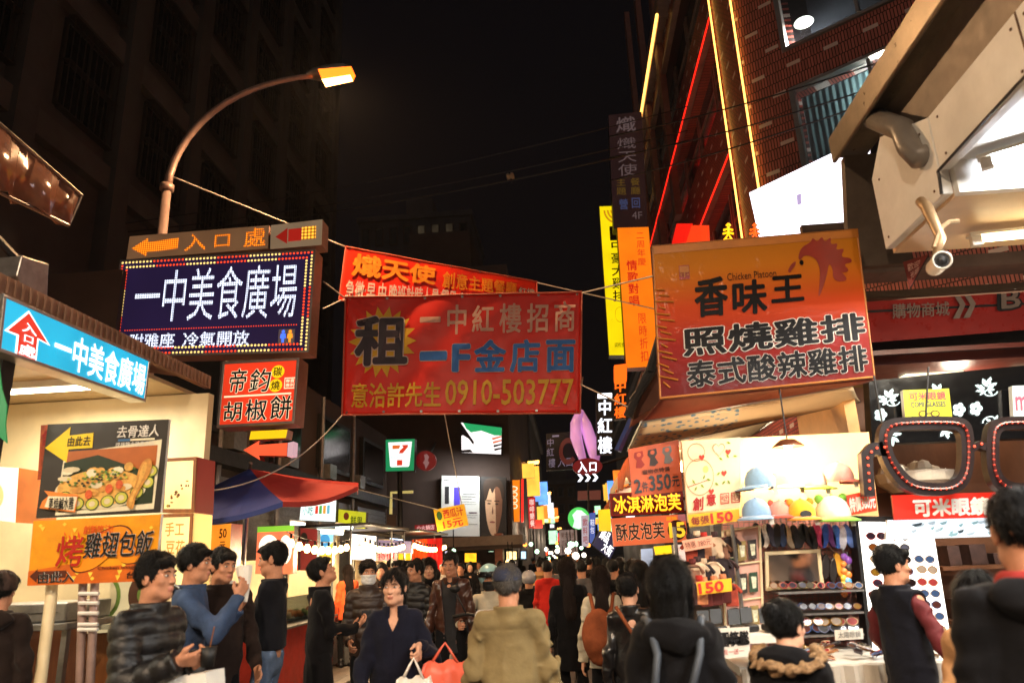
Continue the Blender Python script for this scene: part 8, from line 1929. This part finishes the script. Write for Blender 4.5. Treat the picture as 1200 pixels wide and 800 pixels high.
def carrier(label, p, w, h, mat, hmat, ang=0.0, name='shopping_bag', art=None):
    t = held(name, label, 'bag', (p.x, p.y, p.z - h)); c, s = math.cos(ang), math.sin(ang); r = random.Random(int(w * 1000)); n = 9; m = 8; b = MB(); fr = []; bk = []
    for j in range(m + 1):
        v = j / m; z = p.z - .11 - v * (h - .11); wd = w * (.72 + .35 * min(1, v * 2.2)) * .5
        for i in range(n + 1):
            u = i / n * 2 - 1; bul = .055 * (1 - u * u) * (.4 + min(1, v * 1.6)) + .012 * math.sin(u * 9 + v * 5) ; fr.append((p.x + c * u * wd + s * bul, p.y - bul * c + s * u * wd, z + .012 * math.sin(u * 7) * (1 - v))); bk.append((p.x + c * u * wd - s * bul, p.y + bul * c + s * u * wd, z + .012 * math.sin(u * 7) * (1 - v)))
    f = [(j * (n + 1) + i, j * (n + 1) + i + 1, (j + 1) * (n + 1) + i + 1, (j + 1) * (n + 1) + i) for j in range(m) for i in range(n)]
    b.add(fr, f); b.add(bk, [tuple(reversed(q)) for q in f]); b.build('body', mat, t, smooth=True, solid=.002)
    for q in (fr, bk):
        b = MB(); a_, b_ = Vector(q[2]), Vector(q[n - 2]); b.tube([a_, a_.lerp(p, .6), p + Vector((0, 0, -.005)), b_.lerp(p, .6), b_], [.008, .007, .006, .007, .008], 6); b.build('handle', hmat, t, smooth=True)
    if art: art(t, fr, n)
    return t
PLAS = M('thin_white_plastic', (226, 218, 206), .3, var=.08, bump=.5, bscale=14, coat=.3); CORAL = M('coral_plastic', (224, 100, 76), .42, var=.1, bump=.3, bscale=10)
def redprint(t, fr, n):
    b = MB(); o = Vector((0, -.006, 0)); g = lambda j, i: Vector(fr[j * (n + 1) + i]) + o
    b.poly([g(5, 2), g(5, 7), g(6, 7), g(6, 2)]); b.poly([g(7, 1), g(7, 8), g(8, 8), g(8, 1)]); b.build('print', M('bag_red_print', (200, 50, 40), .4), t)
carrier('thin white plastic carrier bag with red print held by the woman in navy', hw + Vector((-.02, -.05, 0)), .27, .50, PLAS, PLAS, .1, 'plastic_bag', redprint)
carrier('coral red shopping bag hanging from the arm of the woman in navy', hw + Vector((.14, .10, .06)), .36, .62, CORAL, CORAL, .15)
t = held('snack_packet', 'yellow snack packet in the lowered hand of the woman in navy', 'packet', I['W'](I['A']['R'][2] + I['A']['R'][3] * .12)); p = Vector(t.location); b = MB(); b.prism([p + Vector(v) for v in ((-.05, -.02, .04), (.05, -.02, .03), (.06, -.02, -.10), (-.04, -.02, -.11))], (0, .03, 0)); b.build('packet', M('yellow_wrap', (226, 176, 70), .5, var=.2), t, bevel=.008)
who('stout man in an open brown leather jacket walking toward the camera', 528, 648, 8.0, 184, dict(mat=LEA, kind='leather', open=True, shirt=SHB, collar=.04, hem=.80), (BLKT, 1.15), head=(6, 8), hair='crop', arms=dict(R=dict(w=(.25, .12, .88), c=.6), L=dict(w=(-.26, .06, .86), c=.5)), feet=((-.1, -.1), (.1, .2)), jitter=11)
def capn(info): hat_cap(info, M('cap_navy', (36, 42, 64), .8, var=.15, bump=.2))
who('man in a khaki jacket and navy cap walking away up the street', 594, 662, 4.4, 2, dict(mat=KH, collar=.05, hem=.64, thick=.030, folds=.013, yoke=True), (JEAND, 1.1), hair='crop', hairmat=HAIRG, extra=capn, head=(0, -4), arms=dict(R=dict(w=(.285, .08, .87), e=(.35, -.8, 0), c=.5), L=dict(w=(-.285, .08, .87), e=(-.35, -.8, 0), c=.5)), jitter=12)
who('woman in a long black coat with long hair walking away, second from the khaki jacket', 664, 654, 7.4, 0, dict(mat=BLK, hem=.62, collar=.03), (BLKT, .85), hair='long', female=True, hairmat=HAIRB, feet=((-.1, .14), (.1, -.12)), jitter=13)
I = who('woman in a cream jacket carrying a brown leather backpack', 703, 664, 6.6, 4, dict(mat=CRM, hem=.80, collar=.03), (BLKT, .85), hair='long', female=True, hairmat=HAIRB, feet=((-.1, -.1), (.1, .12)), jitter=14)
BAGB = cloth_m('bag_tan_leather', (120, 62, 34), 'denim')
def pack(I, label, c, r, mat, sd, strapmat, gold=None, name='backpack'):
    k = I['k']; p = I['W'](c); t = held(name, label, 'bag', p); ca = math.radians(-I['face']); Rm = np.array(Matrix.Rotation(ca, 3, 'Z')); pw = np.array(p)
    def f(P):
        q = (P - pw) @ Rm; d = ell(q, (0, 0, -.02), r); d = smin(d, ell(q, (0, -.03, -.25 * r[2]), (r[0] * .8, r[1] * .9, r[2] * .45)), .03); return d + .006 * nz(q, (34, 30, 26), sd) + .004 * np.abs(nz(q, (60, 40, 60), sd + 1))
    o = grow([(f, pw, max(r) + .05)], .009); mm = skinmesh('body', o, [mat], t); mm.parent = t; mm.matrix_parent_inverse = Matrix.Translation(-p)
    for s in (-1, 1):
        b = MB(); b.tube([I['W']((c[0] + s * r[0] * .5, c[1] + .0, c[2] + r[2] * .7)), I['W']((s * .09, -.165, 1.36)), I['W']((s * .115, -.08, 1.49)), I['W']((s * .13, .04, 1.49)), I['W']((s * .14, .12, 1.36))], [.016] * 5, 6); b.build('strap', strapmat, t, smooth=True)
    if gold:
        b = MB()
        for s in (-1, 1): q = I['W']((c[0] + s * r[0] * .45, c[1] - r[1] * .8, c[2] + r[2] * .6)); b.lathe([(.012, -.005), (.022, -.005), (.022, .005), (.012, .005)], q, 10, axis=(0, 1, 0))
        b.build('buckle', gold, t)
    return t
pack(I, 'tan leather drawstring backpack on the woman in the cream jacket', (-.04, -.235, 1.13), (.15, .095, .22), BAGB, 51, BAGB)
I = who('woman in a black leather jacket with a fluffy bun walking past the stalls', 735, 672, 5.4, 12, dict(mat=LEAB, kind='leather', hem=.72, collar=.06), (BLKT, .9), hair='bun', female=True, jitter=15)
b = MB(); b.tube([I['W']((-.10, -.125, 1.5)), I['W']((.02, -.16, 1.3)), I['W']((.20, -.1, 1.0))], .013, 6); t = held('bag_strap', 'tan shoulder strap of a bag across the black leather jacket', 'strap', I['W']((.2, -.1, 1.0))); b.build('strap', BAGB, t, smooth=True); p = I['W']((.22, -.06, .92)); b = MB(); b.prism([p + Vector(v) for v in ((-.1, -.1, .09), (.1, -.08, .09), (.1, -.08, -.1), (-.1, -.1, -.1))], (.02, .09, 0)); b.build('body', BAGB, t, bevel=.015)
I = who('woman with a black bob and black hooded coat seen from behind', 782, 655, 3.2, 4, dict(mat=BLK, hood=True, hem=.62, collar=.04, thick=.03, folds=.008), (BLKT, .95), hair='bob', female=True, head=(4, 0), jitter=16)
pack(I, 'black backpack with gold buckles on the woman with the bob', (-.06, -.235, 1.05), (.14, .085, .16), LEAB, 61, M('grey_webbing', (56, 62, 70), .6, var=.2), M('gold_buckle', (190, 150, 80), .3, .9))
who('woman in a dark parka with a fur trimmed hood bending to the sunglasses', 907, 701, 3.25, 28, dict(mat=BLK, hood=True, fur=True, hem=.66, thick=.034), (BLKT, .95), hair='bun', female=True, lean=16, head=(22, -4), arms=dict(R=dict(w=(.12, .40, 1.05), c=.6), L=dict(w=(-.1, .40, 1.05), c=.6)), jitter=17)
who('man in a dark padded vest and maroon sleeves browsing the sunglasses rack', 1041, 640, 4.4, 66, dict(mat=VEST, sleeveless=True, thick=.026, shirt=SHM, shirt_hem=True, collar=.06, hem=.80), (JEAND, 1), hair='short', head=(20, -2), arms=dict(R=dict(w=(.27, .18, .98), e=(.4, -.8, 0), c=.5), L=dict(w=(-.24, .24, 1.0), c=.5)), jitter=18)
who('person in a tan coat partly hidden by the man close to the camera', 1140, 672, 3.2, 40, dict(mat=TAN, hem=.6, collar=.05, thick=.03), (JEAND, 1), hair='mid', female=True, jitter=19)
who('tousled man in a black hooded coat and red scarf close to the camera', 1186, 577, 2.3, 12, dict(mat=BLK, hood=True, hem=.6, collar=.04, thick=.034, scarf=REDS), (BLKT, 1), hair='short', jitter=20)
who('man in a black puffer passing the red curtain', 487, 656, 8.2, 200, dict(mat=PF, kind='puffer', thick=.03, collar=.05), (BLKT, 1), jitter=21, head=(20, 0))
who('smiling woman in black beside the man in the black puffer', 503, 655, 8.9, 172, dict(mat=BLK, collar=.05), (BLKT, .9), hair='mid', female=True, jitter=22)
who('long haired woman in grey standing before the red curtain', 509, 667, 11.5, 190, dict(mat=cloth_m('wool_grey', (110, 100, 98)), collar=.03), (BLKT, .9), hair='long', female=True, jitter=23)
who('man looking down between the masked man and the woman in navy', 468, 657, 8.6, 225, dict(mat=BLK, collar=.05), (BLKT, 1), jitter=24, head=(0, -12))

# scooters
def scooter(label, x, y, face, paint, lit_front):
    t = thing('scooter', label, 'scooter', (x, y, .004)); t.rotation_euler.z = R_(-face); P_ = lambda *a: a
    def add(nm, b, m, sm=False, bev=0, par=None):
        o = b.build(nm, m, None, smooth=sm, bevel=bev); o.parent = par or t; return o
    for yy in (-.58, .62):
        b = MB(); b.lathe([(.16, -.05), (.21, -.05), (.235, -.02), (.235, .02), (.21, .05), (.16, .05)], (0, yy, .235), 24, axis=(1, 0, 0)); o = add('wheel', b, M('tyre_rubber', (20, 20, 20), .8), True)
        b = MB(); b.lathe([(0, -.03), (.16, -.035), (.16, .035), (0, .03)], (0, yy, .235), 16, axis=(1, 0, 0)); add('rim', b, m_alu, True, 0, o)
    b = MB(); b.prism([(-.19, .30, .26), (-.17, .42, .62), (-.13, .46, .95), (.13, .46, .95), (.17, .42, .62), (.19, .30, .26)], (0, .05, .02)); add('leg_shield', b, paint, False, .02)
    b = MB(); b.prism([(-.17, .32, .27), (.17, .32, .27), (.17, -.2, .25), (-.17, -.2, .25)], (0, 0, .06)); add('floorboard', b, m_black, False, .01)
    b = MB(); b.prism([(-.12, -.2, .28), (-.16, -.25, .62), (-.12, -.86, .70), (-.06, -.92, .6), (-.1, -.6, .34)], (0, 0, 0)) if False else b.prism([(-.15, -.18, .30), (-.15, -.22, .66), (-.15, -.80, .74), (-.15, -.92, .66), (-.15, -.55, .36)], (.30, 0, 0)); add('rear_body', b, paint, False, .04)
    b = MB(); b.prism([(-.15, -.16, .68), (-.15, -.18, .76), (-.15, -.5, .79), (-.15, -.82, .82), (-.15, -.84, .75)], (.30, 0, 0)); add('seat', b, M('seat_vinyl', (24, 22, 22), .4), False, .03)
    b = MB(); b.tube([(0, .62, .235), (0, .5, .95)], .03, 8); b.tube([(-.34, .36, 1.03), (-.18, .44, 1.06), (0, .48, 1.02), (.18, .44, 1.06), (.34, .36, 1.03)], .018, 8); add('handlebar', b, m_black, True)
    b = MB(); b.prism([(-.13, .45, .95), (-.1, .43, 1.1), (.1, .43, 1.1), (.13, .45, .95)], (0, .1, -.02)); add('headlight_cowl', b, paint, False, .03)
    b = MB(); b.lathe([(0, .02), (.06, .01), (.075, 0)], (0, .555, 1.01), 16, axis=(0, 1, .1)); add('headlight', b, E('scooter_headlight', (255, 240, 210), 4 if lit_front else .05), True)
    b = MB(); b.prism([(-.09, -.915, .70), (.09, -.915, .70), (.08, -.925, .62), (-.08, -.925, .62)], (0, .02, 0)); add('tail_light', b, E('scooter_tail', (255, 110, 30), 3.0), False, .008)
    for s in (-1, 1):
        b = MB(); b.tube([(s * .2, .44, 1.06), (s * .3, .42, 1.26)], .008, 5); b.lathe([(0, 0), (.05, 0), (.055, .015), (0, .02)], (s * .31, .42, 1.3), 12, axis=(0, 1, 0), sy=.7); add('mirror', b, m_black, True)
        b = MB(); b.sphere((s * .09, -.925, .60), .028, 8); add('indicator', b, E('indicator_amber', (255, 160, 40), 1.5), True)
    b = MB(); b.prism([(-.1, -.94, .50), (.1, -.94, .50), (.1, -.95, .38), (-.1, -.95, .38)], (0, .008, 0)); add('number_plate', b, m_white)
    b = MB(); b.prism([(-.1, .5, .3), (-.11, .8, .42), (-.1, .9, .36), (-.1, .88, .3)], (.2, 0, 0)); add('mudguard', b, paint, False, .03)
    return t
def rider(label, px, py, Y, face, top, hm, vis, lit, slabel, paint, mask=None):
    p = atY(px, py, Y); k = (p.z - .0 + .245) / 1.80
    def ex(info):
        hat_helmet(info, hm, vis)
        if mask: mask(info)
    a = R_(face); fx, fy = math.sin(a), math.cos(a)
    I = person(label, p.x, Y, 1.72, face, top, (JEAND, 1), hair='none', drop=.20, feet=((-.13, .34, .50), (.13, .34, .50)) if not lit else ((-.28, .12, .20), (.13, .34, .50)), arms=dict(L=dict(w=(-.30, .40, 1.20), c=.9, e=(-.6, -.3, -.5)), R=dict(w=(.30, .40, 1.20), c=.9, e=(.6, -.3, -.5))), extra=ex, jitter=30 + int(lit))
    I['root'].location.z = p.z - 1.80 * I['k']
    s = scooter(slabel, p.x + fx * .16, Y + fy * .16, face, paint, lit); return I
rider('scooter rider in a pale blue helmet and black mask facing the camera', 573, 659, 8.3, 178, dict(mat=CRM, collar=.05), M('helmet_paleblue', (150, 196, 204), .25, coat=.6), m_glassdark, True, 'scooter heading toward the camera under the rider in the pale blue helmet', M('scooter_white', (206, 206, 206), .25, coat=.6), mask_b)
rider('scooter rider in a grey helmet riding away through the crowd', 619, 667, 12.5, 2, dict(mat=BLK, collar=.05), M('helmet_grey', (150, 152, 160), .25, coat=.6), m_glassdark, False, 'scooter with a glowing amber tail light riding away', M('scooter_dark', (50, 50, 60), .25, coat=.6))

# the packed crowd further up: a few figures built once, then copied with other coats
protos = []
CR = [dict(top=dict(mat=BLK, collar=.05), legs=(BLKT, 1), hair='short', face=8), dict(top=dict(mat=BRN, hood=True, collar=.04), legs=(JEAND, 1), hair='short', face=355), dict(top=dict(mat=BLK, hem=.64), legs=(BLKT, .85), hair='long', female=True, face=2), dict(top=dict(mat=PF, kind='puffer', thick=.034, collar=.06), legs=(JEAND, 1), hair='crop', face=182),
      dict(top=dict(mat=NAVY, collar=.05), legs=(BLKT, .9), hair='mid', female=True, face=176), dict(top=dict(mat=LEAB, kind='leather', collar=.05), legs=(JEAN, 1), hair='bob', female=True, face=10)]
coats = [('black', BLK), ('dark brown', BRN), ('navy', NAVY), ('grey', cloth_m('crowd_grey', (96, 92, 92))), ('rust orange', cloth_m('crowd_rust', (196, 84, 44))), ('red', cloth_m('crowd_red', (186, 40, 32))), ('tan', TAN), ('olive', cloth_m('crowd_olive', (96, 92, 64))), ('white', cloth_m('crowd_white', (206, 200, 190))), ('denim blue', cloth_m('crowd_denim', (70, 90, 130)))]
hairw = {'short': 'short haired', 'long': 'long haired', 'crop': 'cropped', 'mid': 'dark haired', 'bob': 'bob haired'}
spots = [(540, 661, 14, 3), (551, 659, 17, 4), (561, 660, 21, 3), (586, 660, 15, 0), (600, 662, 19, 2), (632, 662, 15, 1), (641, 657, 10.5, 0), (652, 662, 12.5, 5), (636, 660, 20, 2), (648, 659, 24, 0), (658, 660, 17, 1), (670, 663, 13, 2), (681, 661, 10, 0), (690, 659, 15, 1), (700, 662, 18, 5), (712, 664, 13.5, 2), (718, 661, 9.2, 1),
         (727, 663, 11, 2), (741, 664, 7.8, 5), (749, 668, 6.6, 2), (545, 663, 26, 3), (570, 662, 28, 4), (592, 662, 30, 0), (610, 661, 26, 2), (625, 661, 29, 1), (640, 661, 33, 0), (656, 661, 31, 5), (667, 659, 27, 1), (677, 660, 22, 3), (530, 664, 20, 4), (519, 662, 15.5, 3), (447, 660, 10.6, 4), (474, 663, 12.2, 3), (458, 664, 15, 0), (497, 664, 16.5, 1), (578, 664, 34, 2), (602, 661, 40, 0), (615, 662, 36, 3), (633, 662, 42, 2), (648, 661, 38, 1), (688, 664, 30, 2), (662, 660, 44, 0)]
colr = random.Random(5); done = {}
where = lambda px: 'by the curtain stalls' if px < 500 else ('under the white billboard' if px < 570 else ('in mid street' if px < 640 else ('by the awnings' if px < 690 else 'by the puff board')))
from collections import Counter
plan = []
for i, (px, py, Y, pi) in enumerate(spots):
    ci = {0: 0, 6: 5, 11: 9, 12: 3, 17: 4, 5: 6, 14: 7, 30: 8}.get(i, colr.choice((0, 0, 0, 1, 2, 3, 1)))
    dist = 'far off ' if Y > 25 else ('distant ' if Y > 16 else '')
    verb = 'walking away' if CR[pi]['face'] < 90 or CR[pi]['face'] > 270 else 'coming this way'
    plan.append((px, py, Y, pi, ci, '%s%s walker in a %s coat %s %s' % (dist, hairw[CR[pi]['hair']], coats[ci][0], verb, where(px))))
for px, py, Y, pi, ci, lab in plan:
    x, y, H = at_px(px, py, Y); c = CR[pi]
    H = min(max(H, 1.5), 1.84)
    if pi not in done:
        kw = {k_: v for k_, v in c.items() if k_ not in ('top', 'legs', 'face')}
        done[pi] = person(lab, x, y, H, c['face'], dict(c['top']), c['legs'], fine=False, group='crowd walking in the night market', jitter=60 + pi, feet=((-.1, .14), (.1, -.12)), **kw)['root']; o = done[pi]
    else:
        o = copy_tree(done[pi]); o.location = (x, y, .004 if abs(x + .8) < 2.1 else .124); k_ = H / 1.75; o.scale = (k_, k_, k_); o.rotation_euler.z = R_(-c['face'] + colr.uniform(-25, 25)); o['label'] = lab
    for ch in [z for z in C.objects if z.parent == o and z.name.startswith('jacket')]:
        ch.material_slots[0].link = 'OBJECT'; ch.material_slots[0].material = coats[ci][1]
